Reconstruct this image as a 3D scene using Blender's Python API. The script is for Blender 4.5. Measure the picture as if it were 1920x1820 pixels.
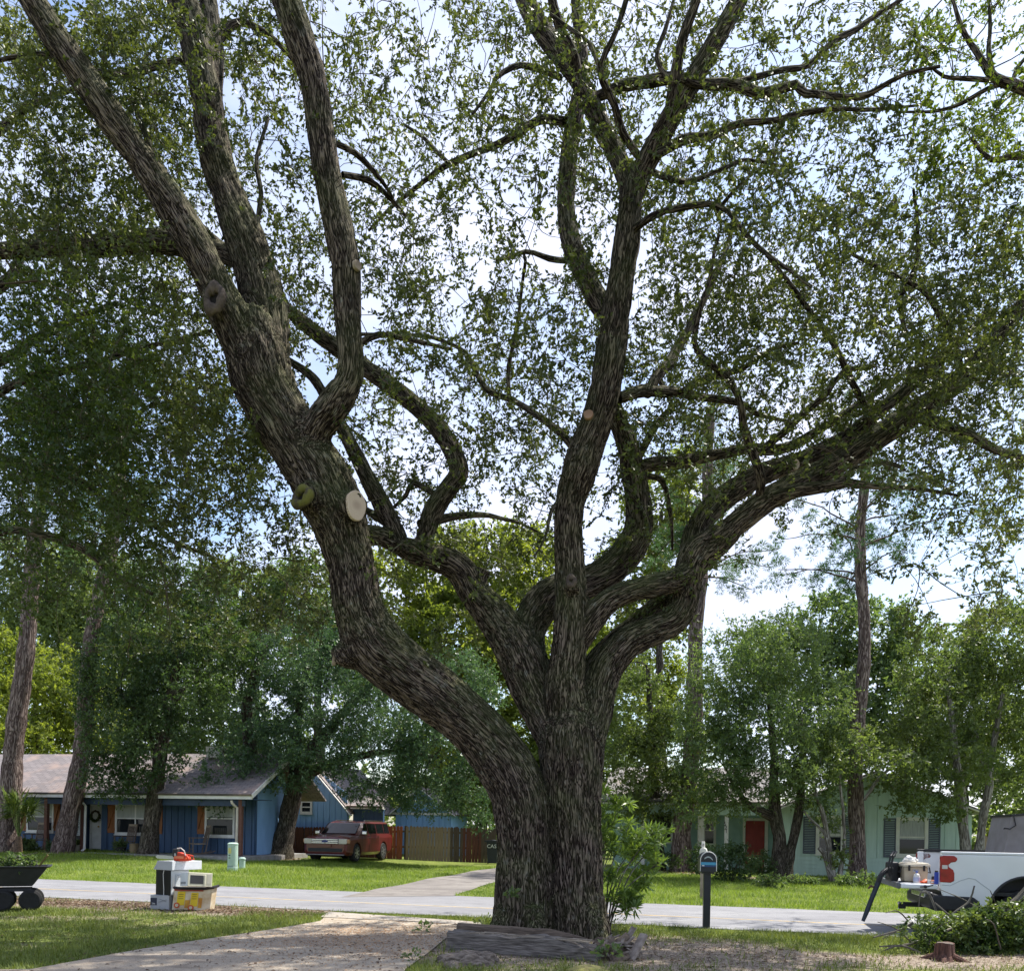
import bpy, bmesh, math, random
import numpy as np
from mathutils import Vector, Matrix, Quaternion, kdtree
R = math.radians
for o in list(bpy.data.objects): bpy.data.objects.remove(o)
scene = bpy.context.scene
COL = scene.collection
random.seed(7); RNG = np.random.default_rng(7)

# ------------------------------------------------------------------ camera
F = 1600.0; CX, CY = 960.0, 1550.0; CAMZ = 1.7; ROLL = R(1.0)
cam = bpy.data.cameras.new('camera'); cam_o = bpy.data.objects.new('camera', cam); COL.objects.link(cam_o)
cam.sensor_width = 36; cam.lens = F/1920*36; cam.shift_y = (CY-910)/1920; cam.clip_end = 2000; cam.clip_start = .05
cr, sr = math.cos(ROLL), math.sin(ROLL)
cam_o.matrix_world = Matrix(((cr, -sr, 0, 0), (0, 0, -1, 0), (sr, cr, 0, CAMZ), (0, 0, 0, 1)))
scene.camera = cam_o

# ------------------------------------------------------------------ light
SUN_EL, SUN_AZ = R(60), R(58)
w = bpy.data.worlds.new('World'); scene.world = w; w.use_nodes = True
nt = w.node_tree; nt.nodes.clear()
def wn(t, **k):
    n = nt.nodes.new(t)
    for a, b in k.items(): setattr(n, a, b)
    return n
sky = wn('ShaderNodeTexSky', sky_type='NISHITA', sun_disc=False)
sky.sun_elevation = SUN_EL; sky.sun_rotation = SUN_AZ; sky.air_density = 1.0; sky.dust_density = 1.2; sky.ozone_density = 1.0
tc = wn('ShaderNodeTexCoord'); mp = wn('ShaderNodeMapping'); mp.inputs['Scale'].default_value = (1, 1, 2.2)
nz = wn('ShaderNodeTexNoise'); nz.inputs['Scale'].default_value = 2.3; nz.inputs['Detail'].default_value = 8; nz.inputs['Roughness'].default_value = .55
rp = wn('ShaderNodeValToRGB'); rp.color_ramp.elements[0].position = .40; rp.color_ramp.elements[1].position = .62
mixc = wn('ShaderNodeMix', data_type='RGBA'); mixc.inputs[7].default_value = (3.9, 4.15, 5.2, 1)
bg = wn('ShaderNodeBackground'); bg.inputs['Strength'].default_value = .14
out = wn('ShaderNodeOutputWorld')
L = nt.links.new
L(tc.outputs['Generated'], mp.inputs['Vector']); L(mp.outputs[0], nz.inputs['Vector']); L(nz.outputs[0], rp.inputs[0])
L(rp.outputs[0], mixc.inputs[0]); L(sky.outputs[0], mixc.inputs[6]); L(mixc.outputs[2], bg.inputs['Color']); L(bg.outputs[0], out.inputs[0])
sun = bpy.data.lights.new('sun', 'SUN'); sun.energy = 4.6; sun.angle = R(.6); sun.color = (1, .95, .86)
sun_o = bpy.data.objects.new('sun', sun); COL.objects.link(sun_o)
SDIR = Vector((math.sin(SUN_AZ)*math.cos(SUN_EL), math.cos(SUN_AZ)*math.cos(SUN_EL), math.sin(SUN_EL)))
sun_o.rotation_euler = SDIR.to_track_quat('Z', 'Y').to_euler(); sun_o.location = SDIR*60
scene.view_settings.view_transform = 'Standard'; scene.view_settings.look = 'None'
scene.view_settings.exposure = 0.98; scene.view_settings.gamma = 1
scene.render.engine = 'CYCLES'

# ------------------------------------------------------------------ measuring helpers
def ray(px, py):
    dx, dy = px-CX, CY-py
    return (dx*cr-dy*sr)/F, (dx*sr+dy*cr)/F
def P(px, py, Y):                      # photo measurement -> point at distance Y
    a, b = ray(px, py); return Vector((a*Y, Y, CAMZ+b*Y))
ROAD_A = R(15.1); dR = Vector((math.cos(ROAD_A), -math.sin(ROAD_A))); nR = Vector((math.sin(ROAD_A), math.cos(ROAD_A)))
def sst(t): t = np.clip(t, 0, 1); return t*t*(3-2*t)
def hgt(X, Y):
    X = np.asarray(X, float); Y = np.asarray(Y, float)
    u = X*dR.x+Y*dR.y; v = X*nR.x+Y*nR.y
    amp = np.interp(u, [-24, -15.6, -11.5, 0], [.39, .15, .0, .0])
    far = amp*sst((v-20)/8)
    bump = .03*np.sin(X*.9+Y*.4)*np.sin(Y*.7-X*.3)*np.where((v > 15.0) & (v < 20.0), 0, 1)
    return far+np.where(v < 15, .5, 1)*bump*sst(np.minimum(abs(v-15), abs(v-19.9))/1.0)
def G(px, py, z=None):                 # pixel on the ground
    a, b = ray(px, py); Y = CAMZ/(-b)
    for _ in range(12):
        Y = (CAMZ-float(hgt(a*Y, Y)))/(-b)
    return Vector((a*Y, Y, float(hgt(a*Y, Y))))
def onG(x, y): return Vector((x, y, float(hgt(x, y))))
class Frame:
    def __init__(s, o, deg):
        s.o = Vector(o); s.a = R(deg); s.ex = Vector((math.cos(s.a), math.sin(s.a), 0)); s.ey = Vector((-math.sin(s.a), math.cos(s.a), 0))
    def pix(s, px, py, yl=0.0):        # photo point on the local plane y=yl -> local x,z
        a, b = ray(px, py); d = Vector((a, 1, b)); c = Vector((0, 0, CAMZ))
        t = ((s.o-c).dot(s.ey)+yl)/d.dot(s.ey); q = c+d*t-s.o
        return q.dot(s.ex), q.z

# ------------------------------------------------------------------ materials
MATS = {}
def srgb(h):
    h = h.lstrip('#'); c = [int(h[i:i+2], 16)/255 for i in (0, 2, 4)]
    return tuple(x/12.92 if x <= .04045 else ((x+.055)/1.055)**2.4 for x in c)
def new_mat(name):
    m = bpy.data.materials.new(name); m.use_nodes = True; n = m.node_tree; b = n.nodes['Principled BSDF']; MATS[name] = m
    return m, n, b
def mat(name, c, c2=None, scale=6.0, rough=.6, metal=0, bump=0, bscale=None, stretch=(1, 1, 1), spec=.4, detail=6, contrast=(.35, .65), coat=0, trans=0):
    if name in MATS: return MATS[name]
    m, n, b = new_mat(name)
    b.inputs['Roughness'].default_value = rough; b.inputs['Metallic'].default_value = metal
    b.inputs['Specular IOR Level'].default_value = spec; b.inputs['Coat Weight'].default_value = coat
    b.inputs['Transmission Weight'].default_value = trans
    c2 = c2 or tuple(x*.78 for x in c)
    tcn = n.nodes.new('ShaderNodeTexCoord'); mpn = n.nodes.new('ShaderNodeMapping'); mpn.inputs['Scale'].default_value = stretch
    nn = n.nodes.new('ShaderNodeTexNoise'); nn.inputs['Scale'].default_value = scale; nn.inputs['Detail'].default_value = detail
    rr = n.nodes.new('ShaderNodeValToRGB'); rr.color_ramp.elements[0].position, rr.color_ramp.elements[1].position = contrast
    rr.color_ramp.elements[0].color = (*c2, 1); rr.color_ramp.elements[1].color = (*c, 1)
    k = n.links.new
    k(tcn.outputs['Object'], mpn.inputs['Vector']); k(mpn.outputs[0], nn.inputs['Vector']); k(nn.outputs[0], rr.inputs[0]); k(rr.outputs[0], b.inputs['Base Color'])
    if bump:
        bn = n.nodes.new('ShaderNodeBump'); bn.inputs['Strength'].default_value = bump; bn.inputs['Distance'].default_value = .02
        n2 = n.nodes.new('ShaderNodeTexNoise'); n2.inputs['Scale'].default_value = bscale or scale*3; n2.inputs['Detail'].default_value = 5
        k(mpn.outputs[0], n2.inputs['Vector']); k(n2.outputs[0], bn.inputs['Height']); k(bn.outputs[0], b.inputs['Normal'])
    return m
def flat(name, c, rough=.5, metal=0, coat=0, spec=.4):
    return mat(name, c, tuple(x*.9 for x in c), scale=3, rough=rough, metal=metal, coat=coat, spec=spec)
def leaf_mat(name, dark, light, trans=.45, tcol=None, rough=.45, clump=.6):
    m, n, b = new_mat(name); k = n.links.new
    at = n.nodes.new('ShaderNodeAttribute'); at.attribute_name = 'rnd'
    geo = n.nodes.new('ShaderNodeNewGeometry'); nn = n.nodes.new('ShaderNodeTexNoise'); nn.inputs['Scale'].default_value = clump; nn.inputs['Detail'].default_value = 2
    k(geo.outputs['Position'], nn.inputs['Vector'])
    ad = n.nodes.new('ShaderNodeMath'); ad.operation = 'MULTIPLY_ADD'; ad.inputs[1].default_value = .55
    ms = n.nodes.new('ShaderNodeMath'); ms.operation = 'MULTIPLY_ADD'; ms.inputs[1].default_value = 1.6; ms.inputs[2].default_value = -.55
    k(nn.outputs[0], ms.inputs[0]); k(at.outputs['Fac'], ad.inputs[0]); k(ms.outputs[0], ad.inputs[2])
    rr = n.nodes.new('ShaderNodeValToRGB'); e = rr.color_ramp.elements
    e[0].position = .1; e[1].position = .95; e[0].color = (*dark, 1); e[1].color = (*light, 1)
    k(ad.outputs[0], rr.inputs[0]); k(rr.outputs[0], b.inputs['Base Color'])
    b.inputs['Roughness'].default_value = rough; b.inputs['Specular IOR Level'].default_value = .35
    tr = n.nodes.new('ShaderNodeBsdfTranslucent'); mx = n.nodes.new('ShaderNodeMixShader'); mx.inputs[0].default_value = trans
    mc = n.nodes.new('ShaderNodeMix'); mc.data_type = 'RGBA'; mc.blend_type = 'MULTIPLY'; mc.inputs[0].default_value = 1; mc.inputs[7].default_value = (*(tcol or (1.35, 1.3, .6)), 1)
    k(rr.outputs[0], mc.inputs[6]); k(mc.outputs[2], tr.inputs['Color'])
    o = n.nodes['Material Output']; k(b.outputs[0], mx.inputs[1]); k(tr.outputs[0], mx.inputs[2]); k(mx.outputs[0], o.inputs[0])
    return m

# ------------------------------------------------------------------ objects
def tag(o, label=None, cat=None, group=None, kind=None):
    if label: o['label'] = label
    if cat: o['category'] = cat
    if group: o['group'] = group
    if kind: o['kind'] = kind
    return o
def thing(name, label, cat, loc=(0, 0, 0), rz=0, group=None):
    o = bpy.data.objects.new(name, None); COL.objects.link(o); o.empty_display_size = .2
    o.location = loc; o.rotation_euler = (0, 0, rz); return tag(o, label, cat, group)
def obj(name, me, material=None, parent=None, loc=None, rot=None):
    o = bpy.data.objects.new(name, me); COL.objects.link(o)
    if material is not None and len(me.materials) == 0: me.materials.append(material)
    if parent is not None: o.parent = parent
    if loc is not None: o.location = loc
    if rot is not None: o.rotation_euler = rot
    return o
def copy_tree(o, parent=None):
    c = o.copy(); COL.objects.link(c); c.parent = parent
    for ch in list(o.children): copy_tree(ch, c)
    return c
class MB:
    """collects simple solids into one mesh"""
    def __init__(s): s.v = []; s.f = []
    def add(s, vs, fs):
        n = len(s.v); s.v += [tuple(v) for v in vs]; s.f += [tuple(i+n for i in f) for f in fs]; return s
    def box(s, a, b):
        (x0, y0, z0), (x1, y1, z1) = a, b
        return s.add([(x0, y0, z0), (x1, y0, z0), (x1, y1, z0), (x0, y1, z0), (x0, y0, z1), (x1, y0, z1), (x1, y1, z1), (x0, y1, z1)],
                     [(3, 2, 1, 0), (4, 5, 6, 7), (0, 1, 5, 4), (1, 2, 6, 5), (2, 3, 7, 6), (3, 0, 4, 7)])
    def cbox(s, c, d): return s.box([c[i]-d[i]/2 for i in range(3)], [c[i]+d[i]/2 for i in range(3)])
    def bar(s, p, q, wx, wy=None, up=(0, 0, 1)):
        p, q = Vector(p), Vector(q); wy = wy or wx; t = (q-p).normalized(); a = t.cross(Vector(up))
        if a.length < 1e-4: a = t.cross(Vector((1, 0, 0)))
        a.normalize(); b = a.cross(t); vs = []
        for c in (p, q):
            for sx, sy in ((-1, -1), (1, -1), (1, 1), (-1, 1)): vs.append(c+a*sx*wx/2+b*sy*wy/2)
        return s.add(vs, [(3, 2, 1, 0), (4, 5, 6, 7), (0, 1, 5, 4), (1, 2, 6, 5), (2, 3, 7, 6), (3, 0, 4, 7)])
    def tube(s, pts, rad, n=8, cap=True):
        pts = [Vector(p) for p in pts]; m = len(pts)
        if not hasattr(rad, '__len__'): rad = [rad]*m
        fr = frames(pts); base = len(s.v)
        for i, p in enumerate(pts):
            t, a, b = fr[i]
            for j in range(n):
                th = 2*math.pi*j/n; s.v.append(tuple(p+(a*math.cos(th)+b*math.sin(th))*rad[i]))
        for i in range(m-1):
            for j in range(n):
                k = (j+1) % n; s.f.append((base+i*n+j, base+i*n+k, base+(i+1)*n+k, base+(i+1)*n+j))
        if cap: s.f.append(tuple(base+j for j in reversed(range(n)))); s.f.append(tuple(base+(m-1)*n+j for j in range(n)))
        return s
    def cyl(s, p, q, r0, r1=None, n=16): return s.tube([p, q], [r0, r0 if r1 is None else r1], n)
    def lathe(s, prof, n=20, c=(0, 0, 0), axis='z'):
        base = len(s.v); m = len(prof)
        for r, z in prof:
            for j in range(n):
                th = 2*math.pi*j/n; x, y = r*math.cos(th), r*math.sin(th)
                q = {'z': (x, y, z), 'y': (x, z, y), 'x': (z, x, y)}[axis]
                s.v.append((q[0]+c[0], q[1]+c[1], q[2]+c[2]))
        for i in range(m-1):
            for j in range(n):
                k = (j+1) % n; s.f.append((base+i*n+j, base+i*n+k, base+(i+1)*n+k, base+(i+1)*n+j))
        s.f.append(tuple(base+j for j in reversed(range(n)))); s.f.append(tuple(base+(m-1)*n+j for j in range(n)))
        return s
    def prism(s, poly, y0, y1, axis='y'):
        n = len(poly); mk = {'y': lambda a, b, d: (a, d, b), 'x': lambda a, b, d: (d, a, b), 'z': lambda a, b, d: (a, b, d)}[axis]
        vs = [mk(a, b, y0) for a, b in poly]+[mk(a, b, y1) for a, b in poly]
        return s.add(vs, [tuple(range(n)), tuple(reversed(range(n, 2*n)))]+[(i, i+n, (i+1) % n+n, (i+1) % n) for i in range(n)])
    def loft(s, rings, close=True, caps=True):
        base = len(s.v); n = len(rings[0])
        for r in rings: s.v += [tuple(p) for p in r]
        for i in range(len(rings)-1):
            for j in range(n if close else n-1):
                k = (j+1) % n; s.f.append((base+i*n+j, base+i*n+k, base+(i+1)*n+k, base+(i+1)*n+j))
        if caps: s.f.append(tuple(base+j for j in reversed(range(n)))); s.f.append(tuple(base+(len(rings)-1)*n+j for j in range(n)))
        return s
    def mesh(s, name, smooth=False, fix=True):
        me = bpy.data.meshes.new(name); me.from_pydata(s.v, [], s.f)
        if fix:
            bm = bmesh.new(); bm.from_mesh(me); bmesh.ops.recalc_face_normals(bm, faces=bm.faces); bm.to_mesh(me); bm.free()
        if smooth: me.polygons.foreach_set('use_smooth', [True]*len(me.polygons))
        me.update(); return me
    def build(s, name, material, parent=None, loc=None, rot=None, smooth=False, bevel=0, seg=2, sub=0):
        o = obj(name, s.mesh(name, smooth), material, parent, loc, rot)
        if bevel:
            md = o.modifiers.new('bevel', 'BEVEL'); md.width = bevel; md.segments = seg; md.limit_method = 'ANGLE'; md.angle_limit = R(35)
        if sub:
            md = o.modifiers.new('sub', 'SUBSURF'); md.levels = sub; md.render_levels = sub
        return o
def frames(pts):
    m = len(pts); ts = []
    for i in range(m):
        d = pts[min(i+1, m-1)]-pts[max(i-1, 0)]
        ts.append(d.normalized() if d.length > 1e-9 else Vector((0, 0, 1)))
    a = ts[0].cross(Vector((0, 1, 0)))
    if a.length < .2: a = ts[0].cross(Vector((1, 0, 0)))
    a.normalize(); out = []
    for i in range(m):
        if i: a = a-ts[i]*a.dot(ts[i]); a.normalize()
        out.append((ts[i], a.copy(), ts[i].cross(a)))
    return out
def catmull(pts, step=.12):
    """pts: list of np arrays (x,y,z,r...) -> dense array"""
    p = np.array(pts, float); p = np.vstack([2*p[0]-p[1], p, 2*p[-1]-p[-2]]); out = []
    for i in range(1, len(p)-2):
        L_ = np.linalg.norm(p[i+1][:3]-p[i][:3]); n = max(2, int(L_/step))
        for t in np.arange(n)/n:
            a, b, c, d = p[i-1], p[i], p[i+1], p[i+2]
            out.append(.5*((2*b)+(-a+c)*t+(2*a-5*b+4*c-d)*t*t+(-a+3*b-3*c+d)*t**3))
    out.append(p[-2]); return np.array(out)
def text_mesh(body, size, depth=.002):
    cu = bpy.data.curves.new('txt', 'FONT'); cu.body = body; cu.size = size; cu.extrude = depth; cu.align_x = 'CENTER'; cu.align_y = 'CENTER'
    cu.resolution_u = 2
    t = bpy.data.objects.new('txt', cu); COL.objects.link(t); dg = bpy.context.evaluated_depsgraph_get()
    me = bpy.data.meshes.new_from_object(t.evaluated_get(dg)); bpy.data.objects.remove(t); bpy.data.curves.remove(cu); me.name = 'lettering'
    return me
def np_mesh(name, verts, faces_n, loops, rnd=None):
    me = bpy.data.meshes.new(name); nf = len(loops)//faces_n
    me.vertices.add(len(verts)); me.vertices.foreach_set('co', np.ascontiguousarray(verts, np.float32).ravel())
    me.loops.add(len(loops)); me.loops.foreach_set('vertex_index', np.ascontiguousarray(loops, np.int32))
    me.polygons.add(nf); me.polygons.foreach_set('loop_start', np.arange(nf, dtype=np.int32)*faces_n)
    me.polygons.foreach_set('loop_total', np.full(nf, faces_n, np.int32))
    if rnd is not None:
        at = me.attributes.new('rnd', 'FLOAT', 'FACE'); at.data.foreach_set('value', np.ascontiguousarray(rnd, np.float32))
    me.update(); return me
def unit(a): return a/np.maximum(np.linalg.norm(a, axis=-1, keepdims=True), 1e-9)
def leaf_quads(c, axis, L_, W_, rng=RNG, up=.5):
    """c (N,3) centres, axis (N,3) leaf direction; returns verts (4N,3)"""
    n = len(c); a = unit(axis); nn = rng.normal(size=(n, 3)); nn[:, 2] += up*1.5
    b = unit(np.cross(a, nn)); nr = np.cross(b, a)
    L_ = np.broadcast_to(L_, n)[:, None]; W_ = np.broadcast_to(W_, n)[:, None]
    p0 = c-a*L_*.5; p2 = c+a*L_*.5-nr*L_*.12; m = c+a*L_*.06+nr*L_*.06
    return np.stack([p0, m+b*W_*.5, p2, m-b*W_*.5], 1).reshape(-1, 3)
def leaves_obj(name, c, axis, L_, W_, material, parent=None, rnd=None, up=.5, tri=False):
    v = leaf_quads(c, axis, L_, W_, up=up); n = len(c)
    if tri:
        v = v.reshape(n, 4, 3); v = np.stack([v[:, 1], v[:, 2], v[:, 3]+(v[:, 0]-v[:, 3])*.45], 1).reshape(-1, 3)
        return obj(name, np_mesh(name, v, 3, np.arange(3*n), RNG.random(n) if rnd is None else rnd), material, parent)
    me = np_mesh(name, v, 4, np.arange(4*n), RNG.random(n) if rnd is None else rnd)
    return obj(name, me, material, parent)
# vectorised value noise
def _h(ix, iy, iz):
    n = (ix*374761393+iy*668265263+iz*1274126177) & 0xffffffff
    n = ((n ^ (n >> 13))*1274126177) & 0xffffffff
    return ((n ^ (n >> 16)) & 0xffff)/32767.5-1
def vnoise(p):
    i = np.floor(p).astype(np.int64); f = p-i; f = f*f*(3-2*f); x, y, z = i[:, 0], i[:, 1], i[:, 2]; fx, fy, fz = f[:, 0], f[:, 1], f[:, 2]
    def l(a, b, t): return a+(b-a)*t
    return l(l(l(_h(x, y, z), _h(x+1, y, z), fx), l(_h(x, y+1, z), _h(x+1, y+1, z), fx), fy),
             l(l(_h(x, y, z+1), _h(x+1, y, z+1), fx), l(_h(x, y+1, z+1), _h(x+1, y+1, z+1), fx), fy), fz)
def rod(p, q, r=.01, n=6): return MB().cyl(p, q, r, r, n)
# ================================================================== ground, road, drives
def uv2xy(u, v): return (u*dR.x+v*nR.x, u*dR.y+v*nR.y)
NEAR_V, MID_V, FAR_V = 15.2, 16.94, 19.7
def drive_poly_near():
    return [(-5.2, 8.0), (-6.6, 10.0), (-5.0, 12.2), (-4.35, 14.0), (-3.7, 16.9), (-.6, 16.2), (-.55, 14.5), (-1.0, 12.6), (-1.0, 8)]
def drive_pts(*px): return [tuple(G(*p)[:2]) for p in px]
near_drive = drive_pts((60, 1819), (260, 1782), (420, 1757), (520, 1742), (600, 1728), (618, 1712))
near_drive = [(-7.2, 8.6), (-6.6, 9.4)]+near_drive+[tuple(G(900, 1731)[:2]), tuple(G(845, 1752)[:2]), tuple(G(800, 1790)[:2]), tuple(G(760, 1819)[:2]), (-1.1, 8.6)]
far_drive = drive_pts((640, 1682), (700, 1668), (800, 1648), (880, 1634), (930, 1627), (960, 1625))+drive_pts((1010, 1632), (960, 1648), (900, 1662), (850, 1680))
def in_poly(x, y, poly):
    x = np.asarray(x); y = np.asarray(y); c = np.zeros(x.shape, bool); n = len(poly)
    for i in range(n):
        (x0, y0), (x1, y1) = poly[i], poly[(i+1) % n]
        t = ((y0 > y) != (y1 > y)) & (x < (x1-x0)*(y-y0)/((y1-y0) if y1 != y0 else 1e-9)+x0)
        c ^= t
    return c
def dirt_at(X, Y):
    p = np.stack([X, Y, np.zeros_like(X)], -1); n1 = vnoise(p*.55+3)*.5+vnoise(p*1.7+9)*.35+vnoise(p*4.5)*.2
    u = X*dR.x+Y*dR.y; v = X*nR.x+Y*nR.y
    d = np.zeros_like(X)
    near = v < 15.4
    tree = np.exp(-(((X-.8)/2.6)**2+((Y-12.2)/2.0)**2))
    right = sst((X-1.2)/2)*sst((13.2-Y)/1.6)*.32
    litter = sst((-4.2-X)/1.5)*np.exp(-((v-14.2)/.55)**2)*.85
    stumpd = np.exp(-(((X-6.9)/2.2)**2+((Y-11.6)/.45)**2))*.9
    edge = .5*np.exp(-((v-15.0)/.3)**2)*(X < -3.5)
    left = .30*(X < -3)
    d = np.where(near, np.clip(tree*1.15+right+litter+stumpd+edge+left+n1*.45, 0, 1), d)
    tr = [(G(1278, 1635)[:2], 1.6), (G(275, 1613)[:2], .9), (G(118, 1612)[:2], .9), (G(525, 1609)[:2], 1.3), (G(1465, 1648)[:2], 1.4), (G(1605, 1650)[:2], 1.0)]
    for (tx, ty), rr in tr: d = np.where(near, d, np.maximum(d, np.exp(-((X-tx)**2+(Y-ty)**2)/rr**2)*(1.0+n1*.4)))
    patch = np.clip(.25+n1*.9-.55, 0, .5)*sst((-8-X)/4)
    return np.where(near, d, np.clip(np.maximum(d, patch), 0, 1))
gx = np.unique(np.concatenate([np.linspace(-600, -60, 12), np.linspace(-60, -16, 40), np.linspace(-16, 14, 120), np.linspace(14, 60, 40), np.linspace(60, 600, 12)]))
gy = np.unique(np.concatenate([np.linspace(-40, 5, 12), np.linspace(5, 21, 80), np.linspace(21, 48, 50), np.linspace(48, 120, 20), np.linspace(120, 1200, 10)]))
GXX, GYY = np.meshgrid(gx, gy); gz = hgt(GXX, GYY)
gv = np.stack([GXX.ravel(), GYY.ravel(), gz.ravel()], 1); nxg, nyg = len(gx), len(gy)
ii = (np.arange(nyg-1)[:, None]*nxg+np.arange(nxg-1)[None]).ravel()
me = np_mesh('ground', gv, 4, np.stack([ii, ii+1, ii+1+nxg, ii+nxg], 1).ravel())
da = me.attributes.new('dirt', 'FLOAT', 'POINT'); da.data.foreach_set('value', dirt_at(gv[:, 0], gv[:, 1]).astype(np.float32))
sa = me.attributes.new('side', 'FLOAT', 'POINT'); sa.data.foreach_set('value', sst((gv[:, 0]*nR.x+gv[:, 1]*nR.y-15)/2).astype(np.float32))
me.polygons.foreach_set('use_smooth', [True]*len(me.polygons))
def ground_mat():
    m, n, b = new_mat('ground'); k = n.links.new; b.inputs['Roughness'].default_value = .95; b.inputs['Specular IOR Level'].default_value = .1
    geo = n.nodes.new('ShaderNodeNewGeometry')
    def noise(s, d=6):
        q = n.nodes.new('ShaderNodeTexNoise'); q.inputs['Scale'].default_value = s; q.inputs['Detail'].default_value = d; k(geo.outputs['Position'], q.inputs['Vector']); return q
    def ramp(src, a, b_, p0=.35, p1=.65):
        r = n.nodes.new('ShaderNodeValToRGB'); e = r.color_ramp.elements; e[0].position, e[1].position = p0, p1; e[0].color = (*a, 1); e[1].color = (*b_, 1); k(src, r.inputs[0]); return r
    g1 = ramp(noise(1.3).outputs[0], (.11, .15, .035), (.18, .22, .055)); g2 = ramp(noise(22, 4).outputs[0], (.5, .5, .5), (1.25, 1.2, 1.1))
    mg = n.nodes.new('ShaderNodeMix'); mg.data_type = 'RGBA'; mg.blend_type = 'MULTIPLY'; mg.inputs[0].default_value = 1; k(g1.outputs[0], mg.inputs[6]); k(g2.outputs[0], mg.inputs[7])
    d1 = ramp(noise(14, 8).outputs[0], (.15, .12, .095), (.42, .37, .31), .3, .7); d2 = ramp(noise(90, 3).outputs[0], (.55, .52, .5), (1.3, 1.25, 1.2), .35, .7)
    md = n.nodes.new('ShaderNodeMix'); md.data_type = 'RGBA'; md.blend_type = 'MULTIPLY'; md.inputs[0].default_value = 1; k(d1.outputs[0], md.inputs[6]); k(d2.outputs[0], md.inputs[7])
    at = n.nodes.new('ShaderNodeAttribute'); at.attribute_name = 'dirt'
    n3 = noise(9, 6); ad = n.nodes.new('ShaderNodeMath'); ad.operation = 'MULTIPLY_ADD'; ad.inputs[1].default_value = .7; ad.inputs[2].default_value = -.35
    k(n3.outputs[0], ad.inputs[0]); s = n.nodes.new('ShaderNodeMath'); k(at.outputs['Fac'], s.inputs[0]); k(ad.outputs[0], s.inputs[1])
    r = ramp(s.outputs[0], (0, 0, 0), (1, 1, 1), .3, .62)
    mx = n.nodes.new('ShaderNodeMix'); mx.data_type = 'RGBA'; k(r.outputs[0], mx.inputs[0]); k(mg.outputs[2], mx.inputs[6]); k(md.outputs[2], mx.inputs[7]); k(mx.outputs[2], b.inputs['Base Color'])
    bp = n.nodes.new('ShaderNodeBump'); bp.inputs['Strength'].default_value = .8; bp.inputs['Distance'].default_value = .03; k(noise(40, 5).outputs[0], bp.inputs['Height']); k(bp.outputs[0], b.inputs['Normal'])
    return m
tag(obj('ground', me, ground_mat()), kind='structure')
# road sheet with slightly ragged edges
def strip(v0, v1, u0, u1, z, du=.25, wob=.0, seed=0):
    us = np.arange(u0, u1, du); k = len(us); pp = np.stack([us, us*0, us*0+seed], 1)
    a = v0+wob*(vnoise(pp*1.3)+.5*vnoise(pp*4)); b = v1+wob*(vnoise(pp*1.3+50)+.5*vnoise(pp*4+50))
    cols = 7; vs = []
    for i in range(k):
        for c in range(cols):
            v = a[i]+(b[i]-a[i])*c/(cols-1); x, y = uv2xy(us[i], v); vs.append((x, y, float(hgt(x, y)) if v > 15.05 and v < 19.9 else float(hgt(x, y))))
    vs = np.array(vs); vs[:, 2] += z
    q = (np.arange(k-1)[:, None]*cols+np.arange(cols-1)[None]).ravel()
    return vs, np.stack([q, q+cols, q+cols+1, q+1], 1).ravel()
def pave_mat(name, c1, c2, c3, speck, rough=.85):
    m, n, b = new_mat(name); k = n.links.new; b.inputs['Roughness'].default_value = rough; b.inputs['Specular IOR Level'].default_value = .3
    geo = n.nodes.new('ShaderNodeNewGeometry')
    def noise(s, d, st=(1, 1, 1)):
        mpn = n.nodes.new('ShaderNodeMapping'); mpn.inputs['Scale'].default_value = st; mpn.inputs['Rotation'].default_value = (0, 0, ROAD_A)
        q = n.nodes.new('ShaderNodeTexNoise'); q.inputs['Scale'].default_value = s; q.inputs['Detail'].default_value = d; k(geo.outputs['Position'], mpn.inputs[0]); k(mpn.outputs[0], q.inputs['Vector']); return q.outputs[0]
    r = n.nodes.new('ShaderNodeValToRGB'); e = r.color_ramp.elements; e[0].position, e[1].position = .32, .68; e[0].color = (*c2, 1); e[1].color = (*c1, 1)
    k(noise(.7, 7, (.5, 1.6, 1)), r.inputs[0])
    r2 = n.nodes.new('ShaderNodeValToRGB'); e = r2.color_ramp.elements; e[0].position, e[1].position = .52, .75; e[0].color = (0, 0, 0, 1); e[1].color = (1, 1, 1, 1); k(noise(3.2, 9, (.6, 1.5, 1)), r2.inputs[0])
    mx = n.nodes.new('ShaderNodeMix'); mx.data_type = 'RGBA'; k(r2.outputs[0], mx.inputs[0]); k(r.outputs[0], mx.inputs[6]); mx.inputs[7].default_value = (*c3, 1)
    r3 = n.nodes.new('ShaderNodeValToRGB'); e = r3.color_ramp.elements; e[0].position, e[1].position = .3, .7; e[0].color = (1-speck,)*3+(1,); e[1].color = (1+speck*.6,)*3+(1,); k(noise(70, 4), r3.inputs[0])
    mm = n.nodes.new('ShaderNodeMix'); mm.data_type = 'RGBA'; mm.blend_type = 'MULTIPLY'; mm.inputs[0].default_value = 1; k(mx.outputs[2], mm.inputs[6]); k(r3.outputs[0], mm.inputs[7]); k(mm.outputs[2], b.inputs['Base Color'])
    bp = n.nodes.new('ShaderNodeBump'); bp.inputs['Strength'].default_value = .35; bp.inputs['Distance'].default_value = .01; k(noise(110, 3), bp.inputs['Height']); k(bp.outputs[0], b.inputs['Normal'])
    return m
rm = pave_mat('asphalt', (.26, .26, .27), (.19, .19, .205), (.15, .15, .16), .35)
vs, lp = strip(NEAR_V, FAR_V, -130, 130, .012, wob=.05)
road = tag(obj('road', np_mesh('road', vs, 4, lp), rm), kind='structure')
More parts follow.
